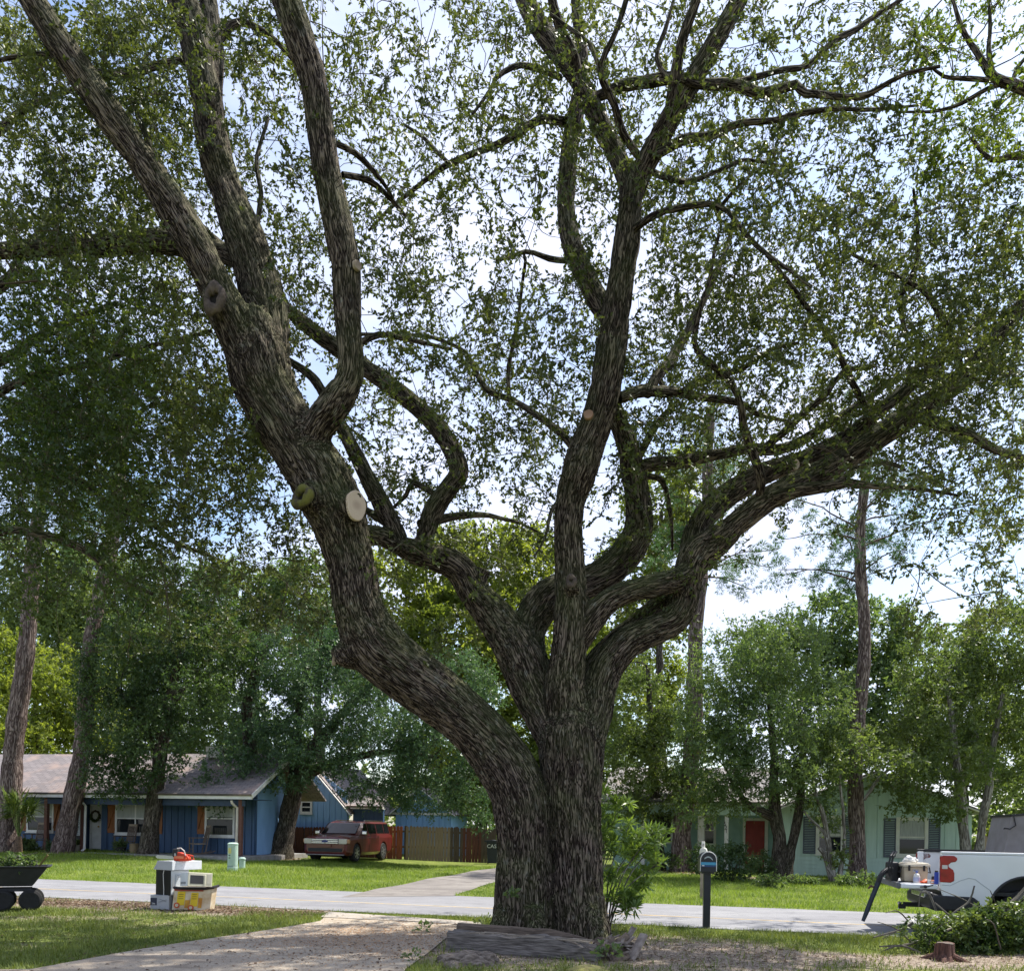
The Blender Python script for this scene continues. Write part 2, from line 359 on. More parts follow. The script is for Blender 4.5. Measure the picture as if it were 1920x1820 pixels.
ym = mat('yellow_paint', (.62, .42, .14), (.42, .36, .26), scale=14, rough=.7, contrast=(.4, .6))
vs, lp = strip(MID_V-.034, MID_V+.034, -130, 130, .016, wob=.006, seed=5)
obj('center_line', np_mesh('center_line', vs, 4, lp), ym, road)
def poly_sheet(name, poly, z, material, cell=.3):
    bm = bmesh.new(); vs_ = [bm.verts.new((x, y, 0)) for x, y in poly]; bm.faces.new(vs_)
    xs = [p[0] for p in poly]; ys = [p[1] for p in poly]
    for a in np.arange(min(xs), max(xs), cell): bmesh.ops.bisect_plane(bm, geom=bm.verts[:]+bm.edges[:]+bm.faces[:], plane_co=(a, 0, 0), plane_no=(1, 0, 0))
    for a in np.arange(min(ys), max(ys), cell): bmesh.ops.bisect_plane(bm, geom=bm.verts[:]+bm.edges[:]+bm.faces[:], plane_co=(0, a, 0), plane_no=(0, 1, 0))
    for v in bm.verts: v.co.z = float(hgt(v.co.x, v.co.y))+z
    bmesh.ops.recalc_face_normals(bm, faces=bm.faces)
    me = bpy.data.meshes.new(name); bm.to_mesh(me); bm.free()
    if me.polygons[0].normal.z < 0: me.flip_normals()
    return tag(obj(name, me, material), kind='structure')
cm = pave_mat('concrete_old', (.43, .37, .29), (.34, .28, .215), (.22, .175, .13), .45)
poly_sheet('driveway', near_drive, .022, cm, .35)
fm = pave_mat('concrete_grey', (.24, .22, .20), (.16, .145, .135), (.07, .06, .055), .4)
poly_sheet('driveway_far', far_drive, .017, fm, .4)
# pale apron where the near drive meets the road
ap = drive_pts((618, 1711), (900, 1731), (905, 1738), (600, 1721))
apm = pave_mat('concrete_pale', (.40, .36, .31), (.33, .295, .25), (.26, .23, .19), .3)
poly_sheet('driveway_apron', ap, .03, apm, .4)

# grass blades: uncountable, one object for each lawn
def grass(name, label, n, xr, yr, keep, hmin, hmax, material, wid):
    X = RNG.uniform(*xr, n); Y = RNG.uniform(*yr, n); m = keep(X, Y); X, Y = X[m], Y[m]; k = len(X)
    Z = hgt(X, Y); h = RNG.uniform(hmin, hmax, k)*(.6+.5*(vnoise(np.stack([X, Y, X*0], 1)*1.1)+.6))
    a = RNG.uniform(0, 6.283, k); ln = RNG.uniform(.2, 1.1, k); dx, dy = np.cos(a), np.sin(a); wd = wid*RNG.uniform(.6, 1.4, k)
    base = np.stack([X, Y, Z-.005], 1); side = np.stack([-dy, dx, dy*0], 1)*wd[:, None]; tip = base+np.stack([dx*ln*h, dy*ln*h, h], 1)
    v = np.stack([base-side*.5, base+side*.5, tip], 1).reshape(-1, 3)
    return tag(obj(name, np_mesh(name, v, 3, np.arange(3*k), RNG.random(k)), material), label, 'grass', kind='stuff')
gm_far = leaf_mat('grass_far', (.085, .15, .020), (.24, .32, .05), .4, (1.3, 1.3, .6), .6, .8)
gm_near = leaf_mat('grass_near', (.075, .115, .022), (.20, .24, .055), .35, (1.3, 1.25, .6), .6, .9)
gm_dry = leaf_mat('grass_dry', (.13, .115, .05), (.30, .26, .12), .3, (1.2, 1.1, .7), .7, .9)
def vv(X, Y): return X*nR.x+Y*nR.y
keep_far = lambda X, Y: (vv(X, Y) > FAR_V-.05+.06*RNG.random(len(X))) & (vv(X, Y) < 35) & ~in_poly(X, Y, far_drive) & (RNG.random(len(X)) > dirt_at(X, Y)*1.1) & (abs(X/Y) < .72)
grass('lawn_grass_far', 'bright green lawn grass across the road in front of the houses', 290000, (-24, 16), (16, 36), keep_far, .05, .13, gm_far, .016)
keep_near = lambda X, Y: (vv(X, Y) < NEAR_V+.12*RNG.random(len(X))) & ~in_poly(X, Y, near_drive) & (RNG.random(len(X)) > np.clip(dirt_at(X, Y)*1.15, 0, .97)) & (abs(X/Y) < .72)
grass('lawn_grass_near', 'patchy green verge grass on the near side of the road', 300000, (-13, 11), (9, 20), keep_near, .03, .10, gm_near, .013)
keep_dry = lambda X, Y: (vv(X, Y) < NEAR_V) & ~in_poly(X, Y, near_drive) & (RNG.random(len(X)) < dirt_at(X, Y)*.9) & (abs(X/Y) < .72)
grass('dry_grass', 'dry straw coloured grass on the bare ground near the oak', 45000, (-13, 11), (9, 19), keep_dry, .02, .06, gm_dry, .008)
# fallen leaves, chips and twigs on drive and bare soil
def litter(name, label, n, xr, yr, keep, smin, smax, material, zoff=.03):
    X = RNG.uniform(*xr, n); Y = RNG.uniform(*yr, n); m = keep(X, Y); X, Y = X[m], Y[m]; k = len(X)
    c = np.stack([X, Y, hgt(X, Y)+zoff+RNG.uniform(0, .01, k)], 1); a = RNG.uniform(0, 6.28, k); ax = np.stack([np.cos(a), np.sin(a), RNG.normal(0, .15, k)], 1)
    s = RNG.uniform(smin, smax, k); v = leaf_quads(c, ax, s, s*RNG.uniform(.12, .6, k), up=3)
    return tag(obj(name, np_mesh(name, v, 4, np.arange(4*k), RNG.random(k)), material), label, 'litter', kind='stuff')
lm_brown = leaf_mat('litter_brown', (.055, .032, .02), (.20, .13, .08), .1, (1, 1, .8), .8, 2)
lm_dust = leaf_mat('litter_pale', (.34, .17, .08), (.60, .38, .20), .1, (1, 1, .8), .8, 2)
litter('fallen_leaves', 'brown fallen oak leaves and bark bits scattered on bare soil', 60000, (-13, 11), (9, 19), lambda X, Y: (vv(X, Y) < NEAR_V) & ~in_poly(X, Y, near_drive) & (RNG.random(len(X)) < dirt_at(X, Y)**2*.9+.04), .02, .07, lm_brown, .012)
litter('sawdust_chips', 'pale sawdust and wood chips strewn over the concrete drive', 60000, (-6, 0), (9, 16), lambda X, Y: in_poly(X, Y, near_drive) & (RNG.random(len(X)) < np.exp(-((X+1.9)/1.6)**2-((Y-12.6)/1.7)**2)*1.2), .012, .035, lm_dust, .027)
litter('drive_twigs', 'dark twigs and leaf scraps littering the concrete drive', 3200, (-7, 0), (9, 16), lambda X, Y: in_poly(X, Y, near_drive) & (RNG.random(len(X)) < .25+np.exp(-((X+1.5)/2)**2-((Y-11)/2)**2)), .015, .075, lm_brown, .028)
litter('leaf_mulch', 'strip of dark brown leaf mulch along the near road edge', 30000, (-13, -3.6), (14.5, 19.5), lambda X, Y: (abs(vv(X, Y)-14.35) < .75*RNG.random(len(X))**.6) & ~in_poly(X, Y, near_drive), .03, .09, lm_brown, .014)
litter('pine_straw', 'reddish pine straw mulch around the trunks across the road', 16000, (-20, 14), (24, 36), lambda X, Y: (vv(X, Y) > 20) & (RNG.random(len(X)) < np.where(dirt_at(X, Y) > .5, 1, 0)), .05, .16, mat_straw if 'mat_straw' in globals() else leaf_mat('pine_straw', (.10, .035, .02), (.24, .10, .06), .1, (1, 1, .8), .9, 2), .02)
# ================================================================== the big oak
def bark_mat(name, ridge, furrow, moss=(.085, .11, .032), mossamt=.7, co='bark_co', f1=31, bumpd=.028):
    m, n, b = new_mat(name); k = n.links.new; b.inputs['Roughness'].default_value = .9; b.inputs['Specular IOR Level'].default_value = .15
    if co: at = n.nodes.new('ShaderNodeAttribute'); at.attribute_name = co; q0 = n.nodes.new('ShaderNodeMapping'); q0.inputs['Scale'].default_value = (1, 1, .45); k(at.outputs['Vector'], q0.inputs[0]); src = q0.outputs[0]
    else:
        t = n.nodes.new('ShaderNodeTexCoord'); q = n.nodes.new('ShaderNodeMapping'); q.inputs['Scale'].default_value = (1, 1, .25); k(t.outputs['Object'], q.inputs[0]); src = q.outputs[0]
    def noise(s, d=3, dist=0):
        q = n.nodes.new('ShaderNodeTexNoise'); q.inputs['Scale'].default_value = s; q.inputs['Detail'].default_value = d; q.inputs['Distortion'].default_value = dist; k(src, q.inputs['Vector']); return q.outputs[0]
    def math_(op, a, bb, c=None):
        q = n.nodes.new('ShaderNodeMath'); q.operation = op
        for i, x in enumerate((a, bb, c)):
            if x is None: continue
            if isinstance(x, (int, float)): q.inputs[i].default_value = x
            else: k(x, q.inputs[i])
        return q.outputs[0]
    r1 = math_('ABSOLUTE', math_('SUBTRACT', noise(f1, 2, 1.1), .5), None)
    ridge1 = n.nodes.new('ShaderNodeMapRange'); ridge1.inputs[1].default_value = 0; ridge1.inputs[2].default_value = .13; k(r1, ridge1.inputs[0])
    fine = noise(f1*3.2, 5)
    h = math_('MULTIPLY_ADD', fine, .35, ridge1.outputs[0])
    r = n.nodes.new('ShaderNodeValToRGB'); e = r.color_ramp.elements; e[0].position, e[1].position = .38, 1.12; e[0].color = (*furrow, 1); e[1].color = (*ridge, 1)
    x = e.new(.78); x.color = tuple((furrow[i]*.45+ridge[i]*.55) for i in range(3))+(1,); k(h, r.inputs[0])
    geo = n.nodes.new('ShaderNodeNewGeometry'); sp = n.nodes.new('ShaderNodeSeparateXYZ'); k(geo.outputs['Normal'], sp.inputs[0])
    big = n.nodes.new('ShaderNodeTexNoise'); big.inputs['Scale'].default_value = 1.6; big.inputs['Detail'].default_value = 6; k(geo.outputs['Position'], big.inputs['Vector'])
    mm = n.nodes.new('ShaderNodeMapRange'); mm.inputs[1].default_value = .35; mm.inputs[2].default_value = 1.05; mm.inputs[4].default_value = mossamt
    k(math_('MULTIPLY_ADD', sp.outputs[2], .45, big.outputs[0]), mm.inputs[0])
    mx = n.nodes.new('ShaderNodeMix'); mx.data_type = 'RGBA'; k(mm.outputs[0], mx.inputs[0]); k(r.outputs[0], mx.inputs[6])
    mo = n.nodes.new('ShaderNodeMix'); mo.data_type = 'RGBA'; mo.blend_type = 'MULTIPLY'; mo.inputs[0].default_value = .8; mo.inputs[6].default_value = (*moss, 1)
    fr_ = n.nodes.new('ShaderNodeValToRGB'); fr_.color_ramp.elements[0].color = (.35, .35, .35, 1); fr_.color_ramp.elements[1].color = (1.6, 1.6, 1.6, 1); k(h, fr_.inputs[0]); k(fr_.outputs[0], mo.inputs[7]); k(mo.outputs[2], mx.inputs[7])
    # lichen flecks
    li = n.nodes.new('ShaderNodeTexNoise'); li.inputs['Scale'].default_value = 9; li.inputs['Detail'].default_value = 7; k(geo.outputs['Position'], li.inputs['Vector'])
    lr = n.nodes.new('ShaderNodeMapRange'); lr.inputs[1].default_value = .60; lr.inputs[2].default_value = .72; lr.inputs[4].default_value = .5; k(li.outputs[0], lr.inputs[0])
    ml = n.nodes.new('ShaderNodeMix'); ml.data_type = 'RGBA'; k(math_('MULTIPLY', lr.outputs[0], ridge1.outputs[0]), ml.inputs[0]); k(mx.outputs[2], ml.inputs[6]); ml.inputs[7].default_value = (.26, .27, .24, 1)
    k(ml.outputs[2], b.inputs['Base Color'])
    bp = n.nodes.new('ShaderNodeBump'); bp.inputs['Strength'].default_value = 1; bp.inputs['Distance'].default_value = bumpd; k(h, bp.inputs['Height']); k(bp.outputs[0], b.inputs['Normal'])
    return m
OAKBARK = bark_mat('oak_bark', (.175, .135, .112), (.011, .006, .005))
LIMBS = []          # (dense array x,y,z,r ; thick flag)
def limb(Y0, pts, dy0=0.0, dy1=0.0, base_rel=None):
    """pts (px,py,width[,dy]); depth runs from Y0+dy0 to Y0+dy1"""
    n = len(pts); out = []
    for i, p in enumerate(pts):
        Y = Y0+(p[3] if len(p) > 3 else dy0+(dy1-dy0)*i/max(1, n-1))
        q = P(p[0], p[1], Y); out.append((q.x, q.y, q.z, p[2]/2/F*Y))
    return out
Y0 = 13.5
THICK = [
 # left stem
 limb(Y0, [(978, 1785, 134, 0), (979, 1745, 122, 0), (981, 1690, 112, 0), (981, 1600, 103, 0), (973, 1500, 106, -.05), (948, 1440, 108, -.1), (900, 1375, 104, -.2), (830, 1312, 108, -.35), (757, 1256, 110, -.5), (702, 1206, 112, -.6), (674, 1145, 94, -.7), (661, 1080, 90, -.75), (647, 1020, 92, -.8), (630, 962, 104, -.85), (602, 898, 112, -.9), (567, 845, 112, -.95), (535, 795, 112, -1), (497, 725, 118, -1.05), (478, 655, 112, -1.1), (462, 600, 96, -1.1)]),
 # limb 1, limb 2, limb 3
 limb(Y0, [(470, 690, 84, -1.15), (437, 610, 74, -1.3), (404, 538, 66, -1.4), (367, 462, 62, -1.5), (320, 385, 60, -1.6), (266, 302, 58, -1.7), (210, 225, 56, -1.8), (150, 137, 55, -1.9), (92, 52, 52, -2), (50, -20, 50, -2.1), (0, -110, 48, -2.2)]),
 limb(Y0, [(497, 710, 88, -1.0), (503, 640, 82, -.95), (492, 560, 78, -.9), (470, 480, 76, -.85), (440, 400, 70, -.8), (411, 320, 66, -.75), (396, 250, 63, -.7), (386, 175, 60, -.7), (370, 95, 58, -.7), (347, 20, 57, -.7), (322, -60, 55, -.7), (300, -140, 50, -.7)]),
 limb(Y0, [(400, 205, 34, -.6), (401, 110, 36, -.5), (392, 10, 34, -.4), (376, -80, 32, -.3)]),
 limb(Y0, [(570, 855, 78, -.95), (597, 800, 62, -1.15), (630, 752, 62, -1.3), (655, 706, 54, -1.35), (655, 640, 49, -1.4), (650, 560, 50, -1.4), (647, 490, 53, -1.45), (633, 420, 52, -1.5), (612, 320, 48, -1.55), (598, 220, 50, -1.6), (587, 150, 52, -1.65), (564, 80, 56, -1.7), (540, 10, 56, -1.75), (514, -65, 54, -1.8), (490, -140, 50, -1.8)]),
 # horizontal limb to the left behind limbs 1 and 2
 limb(Y0, [(470, 500, 34, -.6), (430, 478, 38, -.3), (385, 468, 42, .1), (330, 456, 44, .3), (280, 452, 42, .5), (200, 460, 38, .7), (120, 464, 33, .8), (60, 465, 31, .9), (-40, 471, 29, 1), (-200, 450, 26, 1.1)]),
 # right stem
 limb(Y0+.1, [(1090, 1785, 122, 0), (1087, 1740, 112, 0), (1082, 1680, 104, 0), (1080, 1600, 98, 0), (1073, 1500, 106, 0), (1072, 1420, 122, 0), (1070, 1370, 118, 0), (1066, 1330, 92, 0)]),
 # C centre
 limb(Y0+.1, [(1066, 1370, 92, 0), (1060, 1285, 74, -.1), (1068, 1205, 64, -.15), (1071, 1130, 66, -.15), (1068, 1060, 58, -.15), (1065, 1000, 56, -.15), (1070, 940, 60, -.15), (1084, 890, 66, -.2), (1104, 830, 66, -.2), (1125, 770, 62, -.25), (1140, 700, 58, -.3), (1149, 640, 57, -.3), (1160, 560, 52, -.35), (1172, 480, 50, -.4), (1180, 400, 46, -.4), (1185, 345, 46, -.4)]),
 limb(Y0+.1, [(1183, 370, 40, -.4), (1166, 312, 37, -.4), (1140, 262, 36, -.35), (1112, 205, 36, -.3), (1085, 150, 34, -.2), (1042, 92, 34, -.1), (1010, 48, 34, 0), (985, 0, 34, .1), (962, -65, 30, .2)]),
 limb(Y0+.1, [(1186, 370, 40, -.4), (1206, 318, 41, -.5), (1236, 260, 40, -.7), (1270, 200, 38, -.9), (1310, 132, 35, -1), (1350, 62, 32, -1.1), (1386, 0, 30, -1.2), (1415, -65, 28, -1.3)]),
 limb(Y0+.1, [(1148, 610, 30, -.2), (1122, 565, 40, .0), (1095, 512, 38, .2), (1073, 462, 36, .3), (1062, 400, 35, .4), (1063, 340, 33, .45), (1068, 280, 32, .5), (1078, 220, 30, .5), (1086, 175, 26, .5), (1092, 100, 22, .6), (1080, 20, 18, .7), (1075, -60, 16, .8)]),
 # B: left and right arms behind
 limb(Y0+.1, [(1050, 1390, 76, .1), (1008, 1305, 84, .25), (974, 1225, 88, .35), (932, 1163, 68, .4), (890, 1112, 62, .4), (862, 1068, 58, .35), (820, 1046, 52, .3), (776, 1034, 46, .3), (745, 1020, 38, .3), (715, 1006, 38, .2), (690, 1003, 40, .0), (665, 1003, 40, -.3)]),
 limb(Y0+.1, [(985, 1240, 74, .4), (992, 1175, 66, .6), (1030, 1118, 64, .75), (1085, 1096, 62, .8), (1140, 1070, 60, .85), (1180, 1030, 58, .9), (1198, 985, 54, .9), (1196, 930, 48, .9), (1186, 880, 44, .9), (1178, 840, 40, .85), (1164, 800, 35, .8), (1152, 765, 30, .6), (1148, 720, 26, .3), (1150, 690, 24, 0)]),
 limb(Y0+.1, [(882, 1120, 40, .4), (897, 1092, 28, .35), (909, 1066, 26, .3)]),
 # limb 4, limb 5
 limb(Y0+.1, [(782, 1045, 34, .35), (796, 1008, 33, .4), (812, 960, 38, .45), (848, 908, 38, .5), (861, 884, 37, .5), (846, 840, 34, .55), (810, 790, 34, .6), (760, 745, 33, .7), (700, 700, 32, .8), (650, 665, 30, .9), (600, 630, 28, 1), (545, 585, 26, 1.1), (500, 545, 24, 1.2), (450, 500, 22, 1.3), (380, 430, 18, 1.5), (300, 370, 14, 1.7)]),
 limb(Y0+.1, [(752, 1030, 38, .3), (738, 988, 36, .3), (704, 925, 35, .3), (668, 855, 29, .35), (642, 803, 25, .4), (622, 765, 22, .5), (590, 712, 19, .6), (555, 685, 16, .8), (500, 650, 12, 1.2)]),
 # D
 limb(Y0+.1, [(1095, 1400, 76, .0), (1114, 1335, 70, .1), (1124, 1288, 66, .15), (1143, 1243, 64, .2), (1177, 1205, 62, .25), (1220, 1184, 58, .3), (1262, 1163, 56, .35), (1284, 1125, 54, .4), (1291, 1080, 56, .4), (1308, 1043, 62, .4), (1342, 1016, 58, .4), (1382, 982, 50, .4), (1430, 943, 47, .4), (1480, 914, 45, .4), (1540, 884, 44, .4), (1600, 850, 43, .4), (1660, 810, 44, .4), (1720, 770, 44, .4), (1780, 730, 40, .4), (1830, 680, 37, .4), (1870, 630, 34, .4), (1912, 578, 30, .4), (1965, 525, 26, .4), (2050, 450, 20, .4)]),
 limb(Y0+.1, [(1292, 1075, 40, .5), (1300, 1012, 46, .7), (1320, 970, 47, .8), (1352, 938, 45, .9), (1400, 905, 43, .9), (1442, 884, 40, .9), (1490, 868, 35, .9), (1530, 850, 31, .95), (1590, 818, 28, 1), (1650, 768, 26, 1.05), (1730, 705, 22, 1.1), (1790, 650, 18, 1.2), (1860, 580, 14, 1.3)]),
 limb(Y0+.1, [(1088, 1310, 34, .3), (1110, 1252, 40, .5), (1150, 1203, 39, .6), (1190, 1170, 36, .65), (1222, 1140, 32, .65), (1252, 1118, 28, .6), (1290, 1085, 24, .5)]),
 limb(Y0+.1, [(1080, 1205, 46, -.1), (1108, 1162, 50, -.15), (1142, 1126, 46, -.15), (1190, 1106, 44, -.1), (1240, 1096, 45, .05), (1274, 1084, 40, .2), (1300, 1060, 34, .35)]),
 # stubs of the stem cuts
 limb(Y0-.9, [(612, 950, 60, 0), (592, 938, 58, -.22), (572, 930, 54, -.45)]),
 limb(Y0-.9, [(640, 960, 66, 0), (655, 951, 56, -.2), (668, 947, 46, -.42)]),
 limb(Y0-.6, [(690, 1212, 90, 0), (655, 1225, 60, -.12), (624, 1232, 30, -.2)]),
 limb(Y0-1.35, [(412, 560, 50, 0), (404, 562, 44, -.2), (399, 562, 38, -.3)]),
 limb(Y0, [(1072, 1110, 40, -.1), (1071, 1098, 34, -.35), (1070, 1092, 26, -.45)]),
 # root flare
 limb(Y0, [(952, 1700, 40, -.2), (936, 1748, 46, -.3), (918, 1795, 30, -.45)]),
 limb(Y0, [(1000, 1700, 40, -.4), (1005, 1750, 46, -.5), (1012, 1800, 40, -.6)]),
 limb(Y0, [(1102, 1700, 40, -.2), (1116, 1748, 44, -.3), (1136, 1795, 30, -.45)]),
]
THIN = [
 limb(Y0, [(1058, 227, 18, .5), (1015, 224, 15, .8), (961, 254, 14, 1.1), (915, 277, 13, 1.3), (838, 308, 11, 1.5), (808, 331, 9, 1.6), (742, 381, 7, 1.8), (690, 430, 5, 2)]),
 limb(Y0, [(838, 308, 8, 1.5), (800, 265, 7, 1.7), (760, 235, 5, 1.9)]),
 limb(Y0, [(1050, 145, 13, 0), (1030, 137, 12, -.2), (975, 123, 10, -.5), (935, 140, 9, -.7), (922, 168, 7, -.9), (885, 215, 5, -1.1)]),
 limb(Y0, [(1070, 492, 12, .3), (1030, 484, 10, .0), (985, 472, 8, -.3), (930, 486, 5, -.6)]),
 limb(Y0, [(955, 745, 9, 1), (953, 690, 8, 1), (972, 590, 7, 1), (983, 500, 6, .6), (985, 474, 5, -.3)]),
 limb(Y0, [(1085, 850, 16, 0), (1050, 812, 14, .2), (1011, 780, 13, .5), (961, 750, 12, .9), (908, 727, 10, 1.2), (877, 669, 9, 1.5), (827, 635, 7, 1.8), (760, 628, 7, 2), (677, 627, 6, 2.2)]),
 limb(Y0, [(1160, 745, 24, -.1), (1180, 740, 22, 0), (1226, 735, 21, .3), (1280, 740, 18, .6), (1316, 748, 15, .9), (1379, 757, 12, 1.2), (1424, 775, 9, 1.5), (1480, 790, 6, 1.8)]),
 limb(Y0, [(1270, 738, 14, .5), (1320, 710, 13, .3), (1390, 690, 10, .1), (1440, 655, 8, -.1), (1500, 640, 6, -.3)]),
 limb(Y0, [(1215, 738, 20, .2), (1240, 695, 20, .5), (1262, 668, 20, .7), (1292, 615, 17, 1), (1330, 540, 13, 1.4), (1358, 475, 10, 1.8), (1380, 400, 7, 2.2)]),
 limb(Y0, [(1192, 435, 16, -.4), (1205, 418, 13, -.7), (1247, 396, 12, -1), (1343, 390, 11, -1.4), (1385, 427, 9, -1.6), (1435, 477, 8, -1.8), (1524, 535, 5, -2.2)]),
 limb(Y0, [(1343, 390, 8, -1.4), (1365, 365, 7, -1.5), (1390, 340, 5, -1.7)]),
 limb(Y0, [(1215, 315, 14, -.5), (1250, 335, 11, -.2), (1292, 342, 10, .1), (1350, 320, 8, .4), (1405, 303, 6, .7), (1480, 310, 4, 1)]),
 limb(Y0, [(1422, 950, 14, .5), (1424, 893, 18, .2), (1411, 843, 17, .1), (1393, 794, 16, 0), (1388, 758, 14, -.1), (1361, 704, 13, -.2), (1307, 659, 11, -.4), (1309, 600, 10, -.5), (1340, 480, 7, -.7), (1350, 440, 5, -.8)]),
 limb(Y0, [(1190, 885, 34, .9), (1210, 875, 26, 1), (1300, 862, 24, 1.2), (1380, 845, 21, 1.4), (1470, 840, 19, 1.5), (1560, 790, 15, 1.7), (1620, 750, 13, 1.9), (1700, 700, 9, 2.1), (1800, 640, 6, 2.3)]),
 limb(Y0, [(1430, 838, 15, 1.4), (1490, 790, 13, 1.3), (1550, 740, 12, 1.2), (1580, 700, 10, 1.1), (1640, 685, 7, 1)]),
 limb(Y0, [(1200, 855, 16, 1), (1240, 780, 12, 1.2), (1260, 760, 10, 1.4), (1232, 705, 8, 1.5)]),
 limb(Y0, [(1120, 178, 20, -.2), (1200, 156, 21, -.6), (1258, 150, 21, -.9), (1366, 158, 20, -1.2), (1435, 169, 18, -1.4), (1490, 155, 15, -1.6), (1510, 178, 13, -1.7), (1605, 185, 12, -1.9), (1643, 173, 10, -2), (1700, 142, 8, -2.2), (1760, 130, 5, -2.4)]),
 limb(Y0, [(1232, 290, 20, -.6), (1280, 268, 17, -.6), (1335, 250, 15, -.6), (1393, 231, 13, -.6), (1489, 219, 11, -.6), (1566, 204, 8, -.6), (1660, 205, 6, -.6), (1750, 190, 4, -.6)]),
 limb(Y0, [(1366, 156, 12, -1.2), (1400, 150, 11, -1.1), (1466, 131, 10, -1), (1512, 123, 11, -.9), (1566, 77, 11, -.8), (1605, 58, 10, -.7), (1643, 31, 8, -.6), (1700, -5, 6, -.5)]),
 limb(Y0, [(1205, 300, 16, -.4), (1168, 250, 14, -.6), (1154, 200, 14, -.8), (1131, 154, 13, -1), (1127, 123, 12, -1.1), (1146, 77, 11, -1.2), (1173, 0, 10, -1.3), (1190, -70, 8, -1.4)]),
 limb(Y0, [(1127, 128, 9, -1.1), (1105, 85, 8, -1), (1075, 55, 7, -.9), (1030, 30, 6, -.8)]),
 limb(Y0, [(1085, 165, 22, -.1), (1075, 110, 20, -.3), (1048, 50, 18, -.5), (1030, -20, 16, -.7)]),
 limb(Y0, [(1255, 215, 22, -.8), (1262, 154, 20, -1), (1278, 77, 19, -1.2), (1305, 0, 17, -1.4), (1320, -70, 15, -1.5)]),
 limb(Y0, [(1262, 160, 10, -1), (1230, 110, 9, -.9), (1245, 60, 8, -.8), (1262, 0, 6, -.7)]),
 limb(Y0, [(1450, 930, 30, .4), (1500, 920, 25, .3), (1545, 915, 22, .2), (1590, 908, 17, .1), (1640, 914, 12, 0), (1720, 913, 8, -.2), (1800, 930, 5, -.4)]),
 limb(Y0, [(1560, 912, 12, .2), (1600, 880, 10, .1), (1660, 865, 8, 0), (1700, 880, 5, -.1)]),
 limb(Y0, [(1715, 775, 24, .4), (1770, 800, 20, .2), (1820, 820, 18, .0), (1875, 845, 16, -.2), (1925, 862, 14, -.4), (2000, 890, 8, -.6)]),
 limb(Y0, [(1700, 640, 8, 1), (1690, 560, 9, .8), (1720, 500, 8, .6), (1722, 420, 7, .4), (1715, 350, 5, .2)]),
 limb(Y0, [(1800, 690, 16, .5), (1780, 620, 13, .3), (1740, 555, 11, .1), (1690, 520, 9, -.1), (1600, 480, 6, -.3)]),
 limb(Y0, [(1640, 800, 14, 1), (1560, 640, 11, .6), (1490, 540, 8, .2), (1440, 480, 6, 0)]),
 limb(Y0, [(160, 130, 16, -1.2), (200, 140, 15, -.8), (250, 136, 14, -.6), (310, 122, 14, -.5), (360, 105, 12, -.6)]),
 limb(Y0, [(160, 120, 12, -1.8), (100, 105, 11, -1.6), (40, 108, 9, -1.4), (-40, 115, 7, -1.2)]),
 limb(Y0, [(400, 90, 16, -.5), (432, 45, 15, -.4), (470, 50, 12, -.3), (520, 85, 10, -.2), (560, 130, 8, 0)]),
 limb(Y0, [(300, 310, 12, -1.4), (265, 240, 10, -1.2), (250, 190, 8, -1)]),
 limb(Y0, [(480, 430, 10, -.4), (490, 360, 9, -.2), (480, 300, 8, 0), (500, 220, 6, .2)]),
 limb(Y0, [(645, 330, 12, -1.3), (690, 340, 11, -1), (720, 365, 9, -.8), (760, 410, 6, -.6)]),
 limb(Y0, [(630, 270, 12, -1.4), (665, 290, 11, -1.3), (712, 340, 8, -1), (735, 375, 5, -.8)]),
 limb(Y0, [(660, 650, 14, -1.2), (730, 628, 10, -.9), (800, 640, 8, -.6), (850, 655, 6, -.3)]),
 limb(Y0, [(730, 985, 18, .4), (690, 960, 14, .8), (640, 930, 10, 1.2)]),
 limb(Y0, [(790, 985, 20, .45), (830, 970, 16, .8), (900, 965, 11, 1.2), (960, 975, 7, 1.6), (1010, 1000, 4, 2)]),
 limb(Y0, [(815, 930, 12, .5), (775, 905, 11, .8), (760, 930, 8, 1), (730, 960, 5, 1.2)]),
 limb(Y0, [(1050, 930, 9, 0), (1035, 960, 7, -.3), (1020, 1010, 5, -.5), (1000, 1040, 3, -.6)]),
 limb(Y0, [(1170, 900, 12, .9), (1205, 960, 9, .7), (1215, 1000, 6, .5), (1190, 1050, 4, .4)]),
 limb(Y0, [(1205, 890, 14, 1), (1240, 900, 10, 1.3), (1255, 960, 8, 1.5), (1260, 1030, 5, 1.7)]),
]
oak = thing('live_oak', 'huge spreading oak with furrowed dark bark and forked stems beside the drive', 'tree', (0, 0, 0), 0, 'oaks over the near yard')
# dense samples, fused mesh of the thick limbs
SAMP = []; mb = MB()
for lb in THICK:
    d = catmull(lb, .1); d[:, 3] = np.maximum(d[:, 3], .02)
    # slight irregularity of girth
    s = np.concatenate([[0], np.cumsum(np.linalg.norm(np.diff(d[:, :3], axis=0), axis=1))])
    d[:, 3] *= 1+.05*vnoise(np.stack([s*1.7, s*0+len(SAMP)*7.1, s*0], 1))
    pts = [Vector(x[:3]) for x in d]; fr = frames(pts); SAMP.append((d, s, fr))
    mb.tube(pts, list(d[:, 3]), 18)
tmp = obj('tmp_fuse', mb.mesh('tmp_fuse', fix=False))
md = tmp.modifiers.new('r', 'REMESH'); md.mode = 'VOXEL'; md.voxel_size = .031
md2 = tmp.modifiers.new('s', 'SMOOTH'); md2.iterations = 7; md2.factor = .5
dg = bpy.context.evaluated_depsgraph_get(); tm = bpy.data.meshes.new_from_object(tmp.evaluated_get(dg)); bpy.data.objects.remove(tmp)
